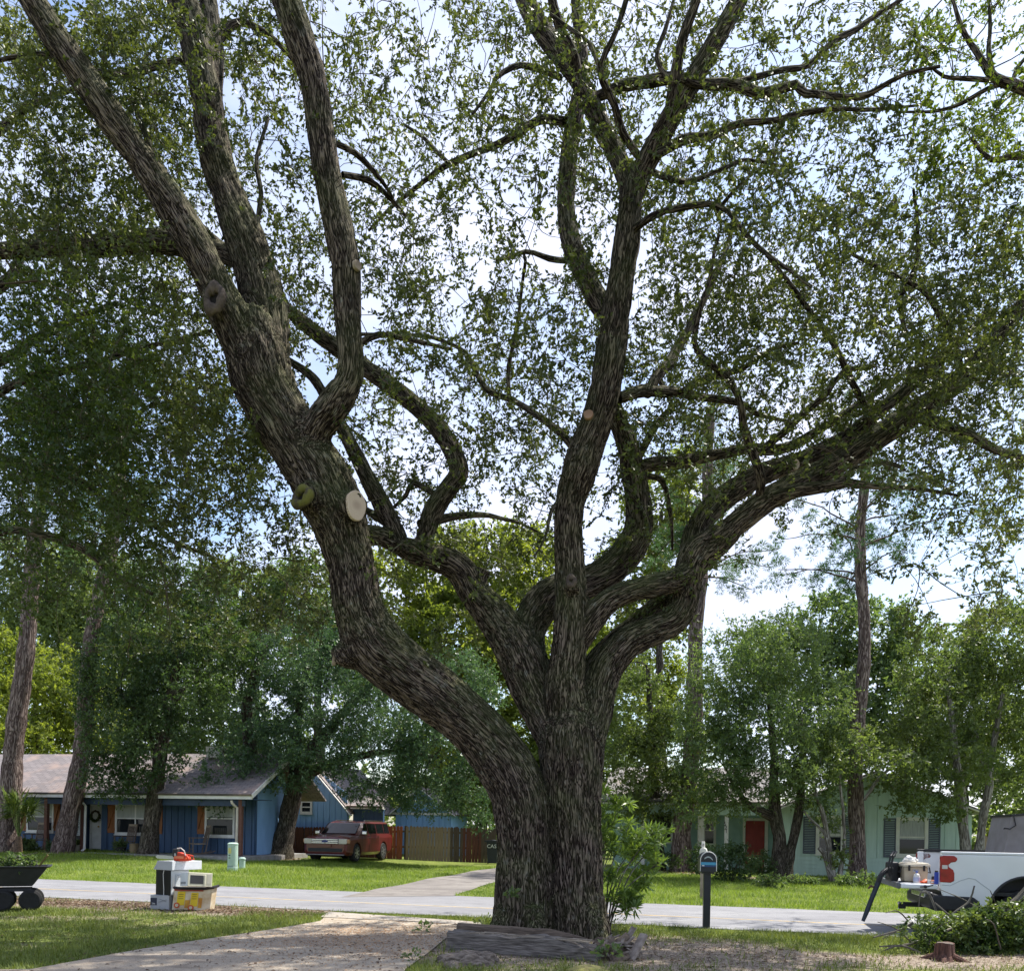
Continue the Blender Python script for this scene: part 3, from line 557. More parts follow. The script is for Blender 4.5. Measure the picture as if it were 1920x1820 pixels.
def bark_coords(co, samp):
    pts = np.concatenate([d[:, :3] for d, s, f in samp]); rr = np.concatenate([d[:, 3] for d, s, f in samp])
    A = np.concatenate([[tuple(x[1]) for x in f] for d, s, f in samp]); B = np.concatenate([[tuple(x[2]) for x in f] for d, s, f in samp]); T = np.concatenate([[tuple(x[0]) for x in f] for d, s, f in samp])
    S = np.concatenate([s+i*3.7 for i, (d, s, f) in enumerate(samp)])
    kd = kdtree.KDTree(len(pts))
    for i, p in enumerate(pts): kd.insert(p, i)
    kd.balance(); idx = np.empty(len(co), np.int64)
    for j, c in enumerate(co):
        best = None
        for q, i, dist in kd.find_n(c, 4):
            e = dist/rr[i]
            if best is None or e < best[0]: best = (e, i)
        idx[j] = best[1]
    q = co-pts[idx]; a = (q*A[idx]).sum(1); b = (q*B[idx]).sum(1); t = (q*T[idx]).sum(1)
    return np.stack([a, b, (S[idx]+t)*.24], 1), rr[idx]
n = len(tm.vertices); co = np.empty(n*3, np.float32); tm.vertices.foreach_get('co', co); co = co.reshape(-1, 3).astype(float)
nrm = np.empty(n*3, np.float32); tm.vertices.foreach_get('normal', nrm); nrm = nrm.reshape(-1, 3).astype(float)
bc, br = bark_coords(co, SAMP[:len(THICK)-8])
bc_ = bc*np.array([1, 1, .45]); wv = bc_+.03*np.stack([vnoise(bc*6), vnoise(bc*6+11), vnoise(bc*6+23)], 1)
n1 = vnoise(wv*17); n2 = vnoise(wv*34+5); big = vnoise(co*1.1)
fur = np.exp(-(n1/.2)**2)+.4*np.exp(-(n2/.25)**2)
dep = np.clip(br*.11, .004, .034)
co2 = co+nrm*((.35-fur)*dep+.03*big*np.clip(br*3, .1, 1))[:, None]
tm.vertices.foreach_set('co', co2.astype(np.float32).ravel())
at = tm.attributes.new('bark_co', 'FLOAT_VECTOR', 'POINT'); at.data.foreach_set('vector', bc.astype(np.float32).ravel())
tm.polygons.foreach_set('use_smooth', [True]*len(tm.polygons)); tm.name = 'trunk'; tm.materials.clear()
obj('trunk', tm, OAKBARK, oak)
def limb_tubes(limbs, name, parent, material, n=8, step=.15, wob=.0):
    if len(limbs) > 1:
        sm = []
        for i, lb in enumerate(limbs):
            o, s1 = limb_tubes([lb], name, parent, material, n, step, wob); sm += s1
        return o, sm
    V, Lp, BC, off = [], [], [], 0; sm = []
    for li, lb in enumerate(limbs):
        d = catmull(lb, step); d[:, 3] = np.maximum(d[:, 3], .006); m = len(d)
        s = np.concatenate([[0], np.cumsum(np.linalg.norm(np.diff(d[:, :3], axis=0), axis=1))])
        if wob: 
            for ax in range(3): d[:, ax] += wob*vnoise(np.stack([s*2.2, s*0+li*3.3+d[0, 0]*7, s*0+ax*9], 1))
        d[:, 3] *= 1+.12*vnoise(np.stack([s*4, s*0+li*5, s*0], 1))
        pts = [Vector(x[:3]) for x in d]; fr = frames(pts); sm.append((d, s, fr))
        A = np.array([tuple(x[1]) for x in fr]); B = np.array([tuple(x[2]) for x in fr]); th = 2*np.pi*np.arange(n)/n
        off_ = A[:, None]*np.cos(th)[None, :, None]+B[:, None]*np.sin(th)[None, :, None]
        v = d[:, None, :3]+off_*d[:, None, 3:4]; V.append(v.reshape(-1, 3))
        BC.append(np.stack([(np.cos(th)[None]*d[:, 3:4]), (np.sin(th)[None]*d[:, 3:4]), np.repeat((s*.24+li)[:, None], n, 1)], -1).reshape(-1, 3))
        i = (np.arange(m-1)[:, None]*n+np.arange(n)[None]); j = (np.arange(m-1)[:, None]*n+(np.arange(n)[None]+1) % n)
        Lp.append((np.stack([i, j, j+n, i+n], -1).reshape(-1, 4)+off).ravel()); off += m*n
    me = np_mesh(name, np.concatenate(V), 4, np.concatenate(Lp)); a = me.attributes.new('bark_co', 'FLOAT_VECTOR', 'POINT')
    a.data.foreach_set('vector', np.concatenate(BC).astype(np.float32).ravel()); me.polygons.foreach_set('use_smooth', [True]*len(me.polygons))
    return obj(name, me, material, parent), sm
_, SAMP_T = limb_tubes(THIN, 'branch', oak, OAKBARK, 9, .14, .03)
# cut faces, knots and burls
WOOD = mat('cut_wood', (.62, .50, .38), (.45, .33, .23), scale=9, rough=.8, stretch=(1, 1, 1), bump=.2)
WOODO = mat('cut_wood_old', (.34, .27, .21), (.20, .15, .11), scale=9, rough=.85, bump=.4)
def ring_mat():
    m, n, b = new_mat('fresh_cut'); k = n.links.new; b.inputs['Roughness'].default_value = .75
    t = n.nodes.new('ShaderNodeTexCoord'); wv_ = n.nodes.new('ShaderNodeTexWave'); wv_.wave_type = 'RINGS'; wv_.rings_direction = 'Z'; wv_.inputs['Scale'].default_value = 22; wv_.inputs['Distortion'].default_value = 2.5; wv_.inputs['Detail'].default_value = 3
    r = n.nodes.new('ShaderNodeValToRGB'); r.color_ramp.elements[0].color = (.42, .31, .22, 1); r.color_ramp.elements[1].color = (.56, .45, .35, 1); k(t.outputs['Object'], wv_.inputs['Vector']); k(wv_.outputs[0], r.inputs[0])
    ln = n.nodes.new('ShaderNodeVectorMath'); ln.operation = 'LENGTH'; k(t.outputs['Object'], ln.inputs[0]); mr = n.nodes.new('ShaderNodeMapRange'); mr.inputs[1].default_value = .03; mr.inputs[2].default_value = .09; mr.inputs[3].default_value = .7; mr.inputs[4].default_value = 0; k(ln.outputs['Value'], mr.inputs[0])
    mx = n.nodes.new('ShaderNodeMix'); mx.data_type = 'RGBA'; k(mr.outputs[0], mx.inputs[0]); k(r.outputs[0], mx.inputs[6]); mx.inputs[7].default_value = (.33, .24, .18, 1); k(mx.outputs[2], b.inputs['Base Color'])
    return m
RING = ring_mat()
def cut_face(px, py, Y, nrm_, rx, ry, material, name='cut_face', label=None, thick=.05):
    m = MB(); prof = [(1.0, -thick), (1.0, -.006), (.93, .002), (0.02, .003)]; rings = []
    for r_, z in prof:
        rings.append([(rx*r_*(1+.05*math.sin(3*t)+.03*math.cos(5*t))*math.cos(t), ry*r_*(1+.04*math.sin(2*t+1))*math.sin(t), z) for t in [2*math.pi*i/28 for i in range(28)]])
    m.loft(rings); o = m.build(name, material, oak, P(px, py, Y)); q = Vector(nrm_).normalized()
    o.rotation_mode = 'QUATERNION'; o.rotation_quaternion = q.to_track_quat('Z', 'Y')
    if label: o['label'] = label
    return o
cut_face(669, 947, Y0-1.36, (.62, -.75, .05), .15, .225, RING, label='fresh pale saw cut with growth rings')
cut_face(1103, 776, Y0-.4, (-.2, -.95, .1), .075, .075, mat('cut_wood_tan', (.36, .22, .15), (.26, .15, .10), rough=.8), label='small tan pruning cut')
cut_face(1494, 870, Y0+.62, (.1, -1, .0), .05, .085, WOOD, label='small pale pruning cut on the right limb')
cut_face(624, 1231, Y0-.80, (-.93, -.3, .1), .06, .13, WOODO, label='weathered old saw cut')
cut_face(672, 497, Y0-1.6, (.8, -.6, 0), .07, .07, WOODO)
def torus_knot(px, py, Y, nrm_, R0, r0, sy, material, name, label, hollow=True):
    m = MB(); rings = []; ns, nt_ = 26, 12
    for i in range(ns):
        a = 2*math.pi*i/ns; Rr = R0*(1+.1*math.sin(2*a+1)+.06*math.sin(5*a)); rr_ = r0*(1+.2*math.sin(a*3+2))
        rings.append([((Rr+rr_*math.cos(b))*math.cos(a), (Rr+rr_*math.cos(b))*math.sin(a)*sy, rr_*math.sin(b)*1.2) for b in [2*math.pi*j/nt_ for j in range(nt_)]])
    rings.append(rings[0]); m.loft(rings, caps=False); o = m.build(name, material, oak, P(px, py, Y), smooth=True); q = Vector(nrm_).normalized()
    o.rotation_mode = 'QUATERNION'; o.rotation_quaternion = q.to_track_quat('Z', 'Y'); o['label'] = label
    d = MB(); d.lathe([(R0*.75, .0), (R0*.5, -.03), (.005, -.05)], 18); d.v = [(x, y*sy, z) for x, y, z in d.v]; d.build('hollow', flat('knot_hollow', (.012, .009, .007), .95), o, (0, 0, -.02))
    return o
BURL = mat('callus_bark', (.10, .075, .058), (.045, .032, .026), scale=14, rough=.9, bump=.6)
MOSSY = mat('mossy_callus', (.13, .125, .03), (.06, .048, .032), scale=9, rough=.95, bump=.7, contrast=(.4, .6))
torus_knot(567, 931, Y0-1.42, (-.5, -.85, .25), .12, .055, 1.1, MOSSY, 'healed_knot', 'moss covered healed branch collar')
torus_knot(402, 560, Y0-1.72, (-.1, -.98, .1), .10, .05, 1.75, BURL, 'burl', 'oval callus ring around an old branch wound')
torus_knot(1071, 1090, Y0-.42, (0, -.95, .2), .05, .035, 1.5, BURL, 'burl', 'small callus knob on the centre stem')
LIFT = []
# ------------------------------------------------------------------ leaf masses carried by branches
GRID = """
8876544555443453
7785543355455542
6685444555555446
7775445436555457
8876555223677776
8887556446677788
8887346665677689
9998443676666787
9989643555666677
8886534444432256
6675433333320124
2344432222100023"""
GRID = [[int(c) for c in r] for r in GRID.strip().split('\n')]
def sprigs(c, rng, ntw, lf, R0, upb=.1):
    """leafy sprigs around each cluster centre c (N,3): returns leaf centres, axes, cluster id"""
    N = len(c); tw = unit(rng.normal(size=(N, ntw, 3))+np.array([0, 0, upb])); ln = rng.uniform(.35, 1, (N, ntw))*R0
    t = rng.uniform(.25, 1.05, (N, ntw, lf)); pos = c[:, None, None]+tw[:, :, None]*(ln[:, :, None]*t)[..., None]
    ax = unit(tw[:, :, None]*.7+rng.normal(size=(N, ntw, lf, 3))*.75); ax[..., 2] -= .1
    pos = pos+ax*.03
    idn = np.repeat(np.arange(N), ntw*lf)
    return pos.reshape(-1, 3), ax.reshape(-1, 3), idn, (c[:, None]+tw*0).reshape(-1, 3), (c[:, None]+tw*ln[..., None]).reshape(-1, 3)
def twig_lines(a, b, r0, r1):
    """3-sided tapering twigs from a to b (N,3)"""
    N = len(a); t = unit(b-a); u = unit(np.cross(t, RNG.normal(size=(N, 3)))); w_ = np.cross(t, u); V = []
    for k in range(3):
        th = 2*np.pi*k/3; d = u*math.cos(th)+w_*math.sin(th); V.append(a+d*np.reshape(r0, (-1, 1))); V.append(b+d*np.reshape(r1, (-1, 1)))
    V = np.stack(V, 1).reshape(-1, 3); base = np.arange(N)[:, None, None]*6
    q = np.array([[0, 2, 3, 1], [2, 4, 5, 3], [4, 0, 1, 5]])[None]+base
    return V, q.reshape(-1)
def connect(cl, samp, maxr=.022):
    """grow thin shoots from the branch samples to the cluster centres, nearest first"""
    src = np.concatenate([d[::3, :3] for d, s, f in samp]); A, B, Ra, Rb = [], [], [], []
    from_ = [Vector(p) for p in src]
    kd = kdtree.KDTree(len(from_)); [kd.insert(p, i) for i, p in enumerate(from_)]; kd.balance()
    dist = np.array([kd.find(Vector(p))[2] for p in cl]); order = np.argsort(dist); pend = []
    for n_, i in enumerate(order):
        p = Vector(cl[i]); best, bi, bd = kd.find(p)
        for q in pend:
            dd = (q-p).length
            if dd < bd: best, bd = q, dd
        if bd < 4.5:
            k = 4 if bd > .5 else 2; prev = Vector(best); d = p-prev; sag = Vector(RNG.normal(0, .14, 3))*bd; r0 = min(maxr, .005+.006*bd)
            for j in range(1, k+1):
                t = j/k; q = Vector(best)+d*t+sag*math.sin(math.pi*t); A.append(tuple(prev)); B.append(tuple(q)); Ra.append(r0*(1-.6*(j-1)/k)); Rb.append(r0*(1-.6*t)); prev = q
        pend.append(p)
        if len(pend) > 120:
            from_ += pend; pend = []; kd = kdtree.KDTree(len(from_)); [kd.insert(q, m_) for m_, q in enumerate(from_)]; kd.balance()
    return np.array(A), np.array(B), np.array(Ra), np.array(Rb)
def crown(parent, cl, samp, material, ntw=9, lf=10, R0=.5, LL=.080, WW=.036, name='crown', shoots=True):
    cl = np.array(cl); pos, ax, idn, ta, tb = sprigs(cl, RNG, ntw, lf, R0)
    tone = RNG.random(len(cl)); rnd = np.clip(tone[idn]*.55+RNG.random(len(pos))*.45, 0, 1)
    s = RNG.uniform(.7, 1.25, len(pos))
    leaves_obj(name, pos, ax, LL*s, WW*s, material, parent, rnd)
    if shoots:
        A, B, Ra, Rb = connect(cl, samp); V, q = twig_lines(A, B, Ra, Rb); ta, tb = ta[::2], tb[::2]; V2, q2 = twig_lines(ta, tb, np.full(len(ta), .004), np.full(len(ta), .002))
        me = np_mesh('twigs', np.concatenate([V, V2]), 4, np.concatenate([q, q2+len(V)])); tag(obj('twigs', me, OAKBARK, parent), kind='stuff')
CL_MAIN, CL_LEFT, CL_RIGHT = [], [], []
LEAFPX = 9*10*.5*.080*.036*.62*.66
for r_ in range(12):
    for c_ in range(16):
        cov = min(.93, GRID[r_][c_]/10*1.0)
        lam = -math.log(1-cov)*12000*(1.25 if GRID[r_][c_] >= 7 and c_ < 4 else 1.15)
        while lam > 0:
            px = (c_+random.random())*120+random.gauss(0, 25); py = (r_+random.random())*100+random.gauss(0, 20)
            if r_ < 7: Y = random.gauss(14.2, 2.3)
            else: Y = random.gauss(15.0, 1.8)
            if px < 330 and py > 330: Y = random.gauss(14.5, 1.9)
            Y = min(19.5, max(11.6, Y))
            lam -= LEAFPX*(F/Y)**2
            if lam < 0 and random.random() < .5: break
            q = P(px, py, Y)
            if q.z < 3.2: continue
            # keep the big stems readable: leaves stay behind or beside the thick limbs low down
            near = any(abs(px-x_) < 62 and Y < 13.2 and abs(py-y_) < 75 for x_, y_ in ((640, 960), (660, 1080), (700, 1200), (500, 720), (560, 840), (470, 640), (600, 900), (1070, 1000), (1075, 1100), (1085, 900), (1110, 820), (1140, 700), (1150, 620), (1290, 1080), (1350, 1000), (1430, 940), (1200, 980), (650, 600), (650, 690), (640, 520), (640, 440), (400, 520), (430, 600), (450, 440), (1165, 540), (1175, 450), (860, 1070), (1250, 1160), (420, 340), (340, 420), (280, 320), (615, 330)))
            if near: continue
            if px < 300 and py > 520: CL_LEFT.append(q)
            elif px > 1720 and py < 330: CL_RIGHT.append(q)
            else: CL_MAIN.append(q)
# off-frame continuation of the crown, so that it shades the ground as the real one does
for _ in range(420):
    a = random.uniform(0, 6.28); rr_ = 8.5*math.sqrt(random.random()); x, y = .5+rr_*math.cos(a), 13.5+rr_*math.sin(a)
    z = random.uniform(12.5, 17.5)-.05*rr_**2
    q = Vector((x, y, z)); a_, b_ = x/y, (z-CAMZ)/y
    if y > 4 and CY-b_*F > -60: continue
    CL_MAIN.append(q)
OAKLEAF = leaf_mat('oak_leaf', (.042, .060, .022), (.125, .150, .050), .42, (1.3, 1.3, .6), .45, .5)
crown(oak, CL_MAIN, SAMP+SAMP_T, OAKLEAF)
# neighbour oak off to the left
LEFTL = [limb(14.5, [(-420, 1640, 230, 0), (-420, 1300, 190, 0), (-430, 1000, 170, 0), (-470, 700, 150, 0), (-500, 300, 110, 0), (-480, 0, 70, 0)])]
LEFTB = [limb(14.5, [(-430, 980, 60, 0), (-250, 860, 40, 0), (-60, 770, 22, 0), (0, 742, 17, 0), (60, 705, 15, 0), (140, 690, 13, .1), (220, 670, 11, .2), (320, 640, 8, .3), (392, 617, 6, .4)]),
         limb(14.5, [(-430, 1040, 60, 0), (-200, 870, 36, .2), (-60, 852, 18, .3), (0, 862, 15, .3), (80, 880, 14, .3), (150, 905, 13, .3), (220, 955, 12, .3), (280, 980, 10, .4), (340, 1020, 8, .5), (430, 1055, 5, .6)]),
         limb(14.5, [(-430, 1100, 60, 0), (-250, 1040, 34, -.2), (-60, 1004, 18, -.4), (0, 1000, 16, -.4), (80, 1000, 15, -.4), (140, 1020, 14, -.4), (190, 1060, 12, -.4), (240, 1095, 10, -.4), (287, 1116, 7, -.4)]),
         limb(14.5, [(-470, 800, 60, 0), (-200, 740, 34, .8), (-40, 700, 20, 1), (40, 650, 17, 1), (120, 610, 13, 1), (220, 570, 9, 1.1)]),
         limb(14.5, [(-480, 640, 60, 0), (-160, 600, 36, 1), (-30, 560, 24, 1.3), (15, 520, 20, 1.4), (40, 480, 16, 1.5), (80, 430, 10, 1.5), (130, 390, 7, 1.5)]),
         limb(14.5, [(-490, 500, 60, 0), (-200, 300, 34, .5), (-30, 260, 18, .8), (60, 200, 12, .9), (140, 170, 8, 1)])]
oakl = thing('live_oak', 'neighbouring oak reaching in with long thin low boughs over the blue house', 'tree', (0, 0, 0), 0, 'oaks over the near yard')
_, sl1 = limb_tubes(LEFTL, 'trunk', oakl, OAKBARK, 18, .25); _, sl2 = limb_tubes(LEFTB, 'branch', oakl, OAKBARK, 9, .15, .04)
for _ in range(200):
    px, py = random.uniform(-900, 0), random.uniform(0, 1050); CL_LEFT.append(P(px, py, random.gauss(14.5, 2)))
crown(oakl, CL_LEFT, sl1+sl2, leaf_mat('oak_leaf_dark', (.032, .058, .020), (.090, .125, .036), .45, (1.4, 1.4, .5), .42, .5))  # darker green leaves for the left neighbour oak
# neighbour tree off to the right
oakr = thing('live_oak', 'slim branching oak reaching in above the parked pickup', 'tree', (0, 0, 0), 0, 'oaks over the near yard')
RT = [limb(12.5, [(2300, 1760, 150, 0), (2300, 1200, 120, 0), (2260, 700, 90, 0), (2200, 300, 60, 0), (2150, 50, 30, 0)])]
RB = [limb(12.5, [(2215, 380, 44, 0), (2080, 250, 30, 0), (1980, 190, 24, 0), (1920, 165, 20, 0), (1866, 148, 15, 0), (1832, 100, 12, 0), (1802, 50, 9, 0), (1783, -10, 6, 0)]),
      limb(12.5, [(1866, 148, 10, 0), (1853, 100, 9, .1), (1856, 50, 7, .2), (1850, -10, 5, .3)]),
      limb(12.5, [(1870, 150, 9, 0), (1815, 148, 8, -.1), (1770, 143, 6, -.2), (1740, 120, 4, -.3)]),
      limb(12.5, [(1890, 157, 10, 0), (1850, 168, 8, .1), (1800, 195, 7, .2), (1745, 208, 5, .3), (1680, 210, 4, .4)]),
      limb(12.5, [(1900, 160, 9, 0), (1905, 130, 7, .1), (1925, 105, 6, .1)]),
      limb(12.5, [(2230, 420, 36, 0), (2050, 330, 20, .4), (1920, 290, 14, .6), (1860, 300, 9, .7), (1820, 260, 6, .7)])]
_, sr1 = limb_tubes(RT, 'trunk', oakr, OAKBARK, 16, .25); _, sr2 = limb_tubes(RB, 'branch', oakr, OAKBARK, 8, .12, .02)
for _ in range(120):
    CL_RIGHT.append(P(random.uniform(1930, 2500), random.uniform(-100, 600), random.gauss(12.5, 1.2)))
crown(oakr, CL_RIGHT, sr1+sr2, leaf_mat('oak_leaf_bright', (.05, .085, .018), (.14, .18, .04), .5, (1.4, 1.4, .5), .45, .5))
# ================================================================== other trees
def rebase(root, loc):
    loc = Vector(loc); root.location = loc
    for c in root.children: c.location = c.location-loc
rebase(oak, G(1030, 1748)); rebase(oakl, (P(-420, 1640, 14.5).x, 14.5, 0)); rebase(oakr, (P(2300, 1700, 12.5).x, 12.5, 0))
PINEBARK = bark_mat('pine_bark', (.29, .225, .20), (.07, .045, .04), moss=(.12, .12, .10), mossamt=.15, f1=17, bumpd=.03)
DARKBARK = bark_mat('dark_bark', (.16, .13, .11), (.03, .022, .018), mossamt=.35, f1=22, bumpd=.03)
GREYBARK = bark_mat('grey_bark', (.33, .30, .27), (.10, .085, .07), moss=(.16, .17, .13), mossamt=.4, f1=14, bumpd=.015)
LEAF = {
 'blue': leaf_mat('leaf_blue_green', (.042, .085, .044), (.120, .185, .092), .4, (1.2, 1.35, .7), .4, .45),
 'dark': leaf_mat('leaf_dark_green', (.036, .068, .030), (.100, .150, .056), .4, (1.3, 1.4, .5), .42, .5),
 'mid': leaf_mat('leaf_mid_green', (.080, .130, .055), (.180, .240, .105), .5, (1.3, 1.35, .55), .42, .45),
 'olive': leaf_mat('leaf_olive', (.072, .112, .036), (.18, .225, .075), .5, (1.25, 1.3, .6), .45, .5),
 'yellow': leaf_mat('leaf_yellow_green', (.12, .165, .035), (.27, .31, .07), .6, (1.3, 1.3, .5), .5, .35),
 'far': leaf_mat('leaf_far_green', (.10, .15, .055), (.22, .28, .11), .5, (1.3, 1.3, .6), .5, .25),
 'needle': leaf_mat('pine_needles', (.030, .075, .030), (.11, .19, .07), .35, (1.2, 1.3, .7), .5, .4),
}
DENS = 4.2
def ell(n, rng=RNG, hollow=.55):
    d = unit(rng.normal(size=(n, 3))); return d*(hollow+(1-hollow)*rng.random((n, 1)))**.6
def blob_clusters(blobs, dens):
    """blobs (px,py,Y,rx_px,rz_px,ry_m): returns cluster centres"""
    cl = []
    for b in blobs:
        px, py, Y, rx, rz = b[:5]; c = P(px, py, Y); mx, mz = rx/F*Y, rz/F*Y; my = b[5] if len(b) > 5 else mx
        n = max(8, int(DENS*dens*(mx*mz*my)**(2/3.)*4)); e = ell(n)*np.array([mx, my, mz]); cl.append(np.array(c)+e)
    return np.concatenate(cl)
def tree(name, label, stems, blobs, leaf, bark=DARKBARK, dens=2.2, R0=.6, ntw=7, lf=9, LL=.13, WW=.06, group=None, base=None, zmin=None, limbs=True, cat='tree'):
    """stems: list of limb() output; blobs in photo measures with their own distance"""
    t = thing(name, label, cat, group=group or 'yard trees across the road')
    sm = []
    if stems:
        _, sm = limb_tubes(stems, 'trunk', t, bark, 12, .25, .03)
    cl = blob_clusters(blobs, dens)
    if zmin is not None: cl = cl[cl[:, 2] > zmin]
    if stems and limbs:
        src = np.concatenate([d[:, :4] for d, s, f in sm]); zlo = src[:, 2].min()+.42*(src[:, 2].max()-src[:, 2].min()); src = src[src[:, 2] > zlo]; br_ = []
        cs_ = [np.array(P(b[0], b[1], b[2])) for b in blobs]; todo = list(range(len(cs_)))
        while todo:                       # nearest blob first, later ones may hang from earlier ones
            best = min(((np.linalg.norm(src[:, :3]-cs_[j], axis=1).min(), j) for j in todo)); j = best[1]; todo.remove(j); c = cs_[j]
            a = src[np.argmin(np.linalg.norm(src[:, :3]-c, axis=1))]; r0 = min(a[3]*.7, .015+.018*best[0])
            mid = (a[:3]+c)/2+RNG.normal(0, .12, 3)*best[0]*.5+np.array([0, 0, .12*best[0]]); src = np.vstack([src, [(*c, r0*.6)], [(*mid, r0*.8)]])
            br_.append([(*a[:3], r0), (*mid, r0*.7), (*c, r0*.4)])
        _, s2 = limb_tubes(br_, 'limb', t, bark, 6, .4, .05); sm = sm+s2
    pos, ax, idn, ta, tb = sprigs(cl, RNG, ntw, lf, R0); tone = RNG.random(len(cl)); rnd = np.clip(tone[idn]*.6+RNG.random(len(pos))*.4, 0, 1); s = RNG.uniform(.7, 1.3, len(pos))
    leaves_obj('crown', pos, ax, LL*1.35*s, WW*1.5*s, LEAF[leaf], t, rnd, tri=True)
    if sm:
        A, B, Ra, Rb = connect(cl, sm, .03); 
        if len(A): V, q = twig_lines(A, B, Ra, Rb); tag(obj('twigs', np_mesh('twigs', V, 4, q), bark, t), kind='stuff')
    if base is not None: rebase(t, base)
    return t
def stem(Y, pts): return limb(Y, pts)
# --- pines
def needle_tufts(parent, cents, n=46, L_=.26, W_=.016, mat_='needle'):
    cents = np.array(cents); N = len(cents); d = unit(RNG.normal(size=(N, n, 3))+np.array([0, 0, .35])); c = cents[:, None]+d*L_*.5
    leaves_obj('needles', c.reshape(-1, 3), d.reshape(-1, 3), L_, W_, LEAF[mat_], parent, tri=True)
def pine(label, px, base_py, Y, top, w0, lean_top, tufts, group='tall pine trunks across the road', extra=None):
    b = G(px, base_py); Y = b.y; pts = []
    for i, t in enumerate(np.linspace(0, 1, 12)):
        z = b.z-.1+top*t; x = b.x+lean_top*t+.10*math.sin(i*1.3+px); r = w0/2/F*Y*(1-.55*t)*(1.2 if i == 0 else 1.0)
        pts.append((x, Y+.1*math.sin(i), z, r))
    t = thing('pine_tree', label, 'pine', group=group)
    pts.insert(1, (pts[0][0]*.6+pts[1][0]*.4, Y, b.z+.35, w0/2/F*Y*1.04))
    _, sm = limb_tubes([pts], 'trunk', t, PINEBARK, 16, .3)
    br_, cents = [], []
    for _ in range(tufts):
        f = random.uniform(.62, 1.0); i = int(f*(len(sm[0][0])-1)); a = sm[0][0][i]; an = random.uniform(0, 6.28); ln = random.uniform(1.2, 3.2)*(1.25-f)
        e = (a[0]+ln*2.2*math.cos(an), a[1]+ln*2.2*math.sin(an), a[2]+random.uniform(-.4, .8)); mid = ((a[0]+e[0])/2, (a[1]+e[1])/2, (a[2]+e[2])/2+.25)
        br_.append([(a[0], a[1], a[2], .035), (*mid, .025), (*e, .012)])
        for k in range(16):
            q = random.uniform(.35, 1.05); cents.append((a[0]+(e[0]-a[0])*q+random.gauss(0, .32), a[1]+(e[1]-a[1])*q+random.gauss(0, .32), a[2]+(e[2]-a[2])*q+random.gauss(0, .22)))
    if extra:
        for e0, e1 in extra:
            br_.append([(*e0, .04), ((e0[0]+e1[0])/2, (e0[1]+e1[1])/2, (e0[2]+e1[2])/2+.12, .03), (*e1, .012)])
            for k in range(9):
                q = random.uniform(.55, 1.05); cents.append(tuple(e0[j]+(e1[j]-e0[j])*q+random.gauss(0, .16) for j in range(3)))
    limb_tubes(br_, 'branch', t, PINEBARK, 5, .4, .05)
    needle_tufts(t, cents); rebase(t, b); return t
pine('tall straight pine at the left end of the blue house beside the fan palm', 8, 1598, 0, 19, 40, 1.6, 26)
pine('tall leaning pine in front of the welcome sign of the blue house', 118, 1611, 0, 20, 36, 2.6, 26)
pine('tall reddish pine between the two shuttered windows of the green house', 1603, 1648, 0, 17.5, 31, .15, 22)
pine('tall pine standing in red pine straw left of the green porch', 1279, 1634, 0, 19, 38, .9, 24,
     extra=[(tuple(P(1292, 1075, 33.5)), tuple(P(1410, 1105, 33))), (tuple(P(1292, 1085, 33.5)), tuple(P(1395, 1090, 32.5)))])
# --- tree C in front of the blue house
bC = G(275, 1613)
tree('oak_tree', 'dark leafy tree with a single brown trunk before the blue porch', [stem(bC.y, [(275, 1625, 44), (277, 1608, 38), (285, 1540, 31), (295, 1460, 27), (305, 1380, 24), (320, 1300, 18), (335, 1220, 12)]),
     stem(bC.y, [(300, 1420, 14), (260, 1340, 11), (220, 1290, 7, .3)]), stem(bC.y, [(310, 1340, 14), (360, 1270, 10, .4), (400, 1230, 7, .7)])],
     [(300, 1180, bC.y, 120, 80), (230, 1260, bC.y-.5, 80, 70), (345, 1290, bC.y-.3, 90, 70), (215, 1370, bC.y-.6, 60, 80), (290, 1400, bC.y-.9, 60, 70), (200, 1450, bC.y-.5, 45, 45), (245, 1470, bC.y-.6, 34, 34), (400, 1220, bC.y+1, 80, 80), (330, 1110, bC.y+.5, 110, 60), (180, 1300, bC.y, 35, 60)], 'dark', base=bC, dens=3.4, LL=.12, WW=.055)
# --- V-trunk oak beside the red car
bV = G(522, 1609); YV = bV.y
tree('oak_tree', 'blue green oak with a V shaped double trunk next to the red car', [stem(YV, [(522, 1620, 70), (510, 1600, 38), (497, 1540, 32), (484, 1480, 28), (470, 1400, 24), (462, 1330, 20), (480, 1260, 16), (505, 1190, 12)]),
     stem(YV, [(522, 1620, 70), (528, 1595, 44), (541, 1530, 36), (556, 1465, 30), (590, 1400, 24), (640, 1340, 18), (700, 1280, 12)]), stem(YV, [(556, 1465, 24), (620, 1430, 17), (720, 1410, 12), (810, 1420, 8)]),
     stem(YV, [(484, 1470, 18), (440, 1420, 13), (410, 1400, 8)]), stem(YV, [(540, 1530, 26), (552, 1450, 20), (560, 1330, 15), (575, 1240, 9)])],
     [(560, 1235, YV-.6, 90, 75), (640, 1300, YV-1, 100, 85), (740, 1330, YV-.8, 110, 90), (830, 1400, YV-.5, 95, 80), (700, 1420, YV-1.2, 100, 60), (600, 1390, YV-1.4, 80, 60), (500, 1330, YV, 70, 60), (430, 1440, YV-1.6, 55, 40), (400, 1490, YV-1.8, 34, 30), (470, 1400, YV-1.4, 50, 50), (800, 1490, YV-.3, 80, 35), (880, 1470, YV-.2, 50, 55), (540, 1440, YV-1.5, 60, 45), (850, 1300, YV+1, 90, 80), (630, 1200, YV+1, 90, 70), (900, 1540, YV+1.5, 25, 22), (700, 1490, YV-.8, 70, 25)], 'blue', base=bV, dens=3.0, LL=.11, WW=.05)
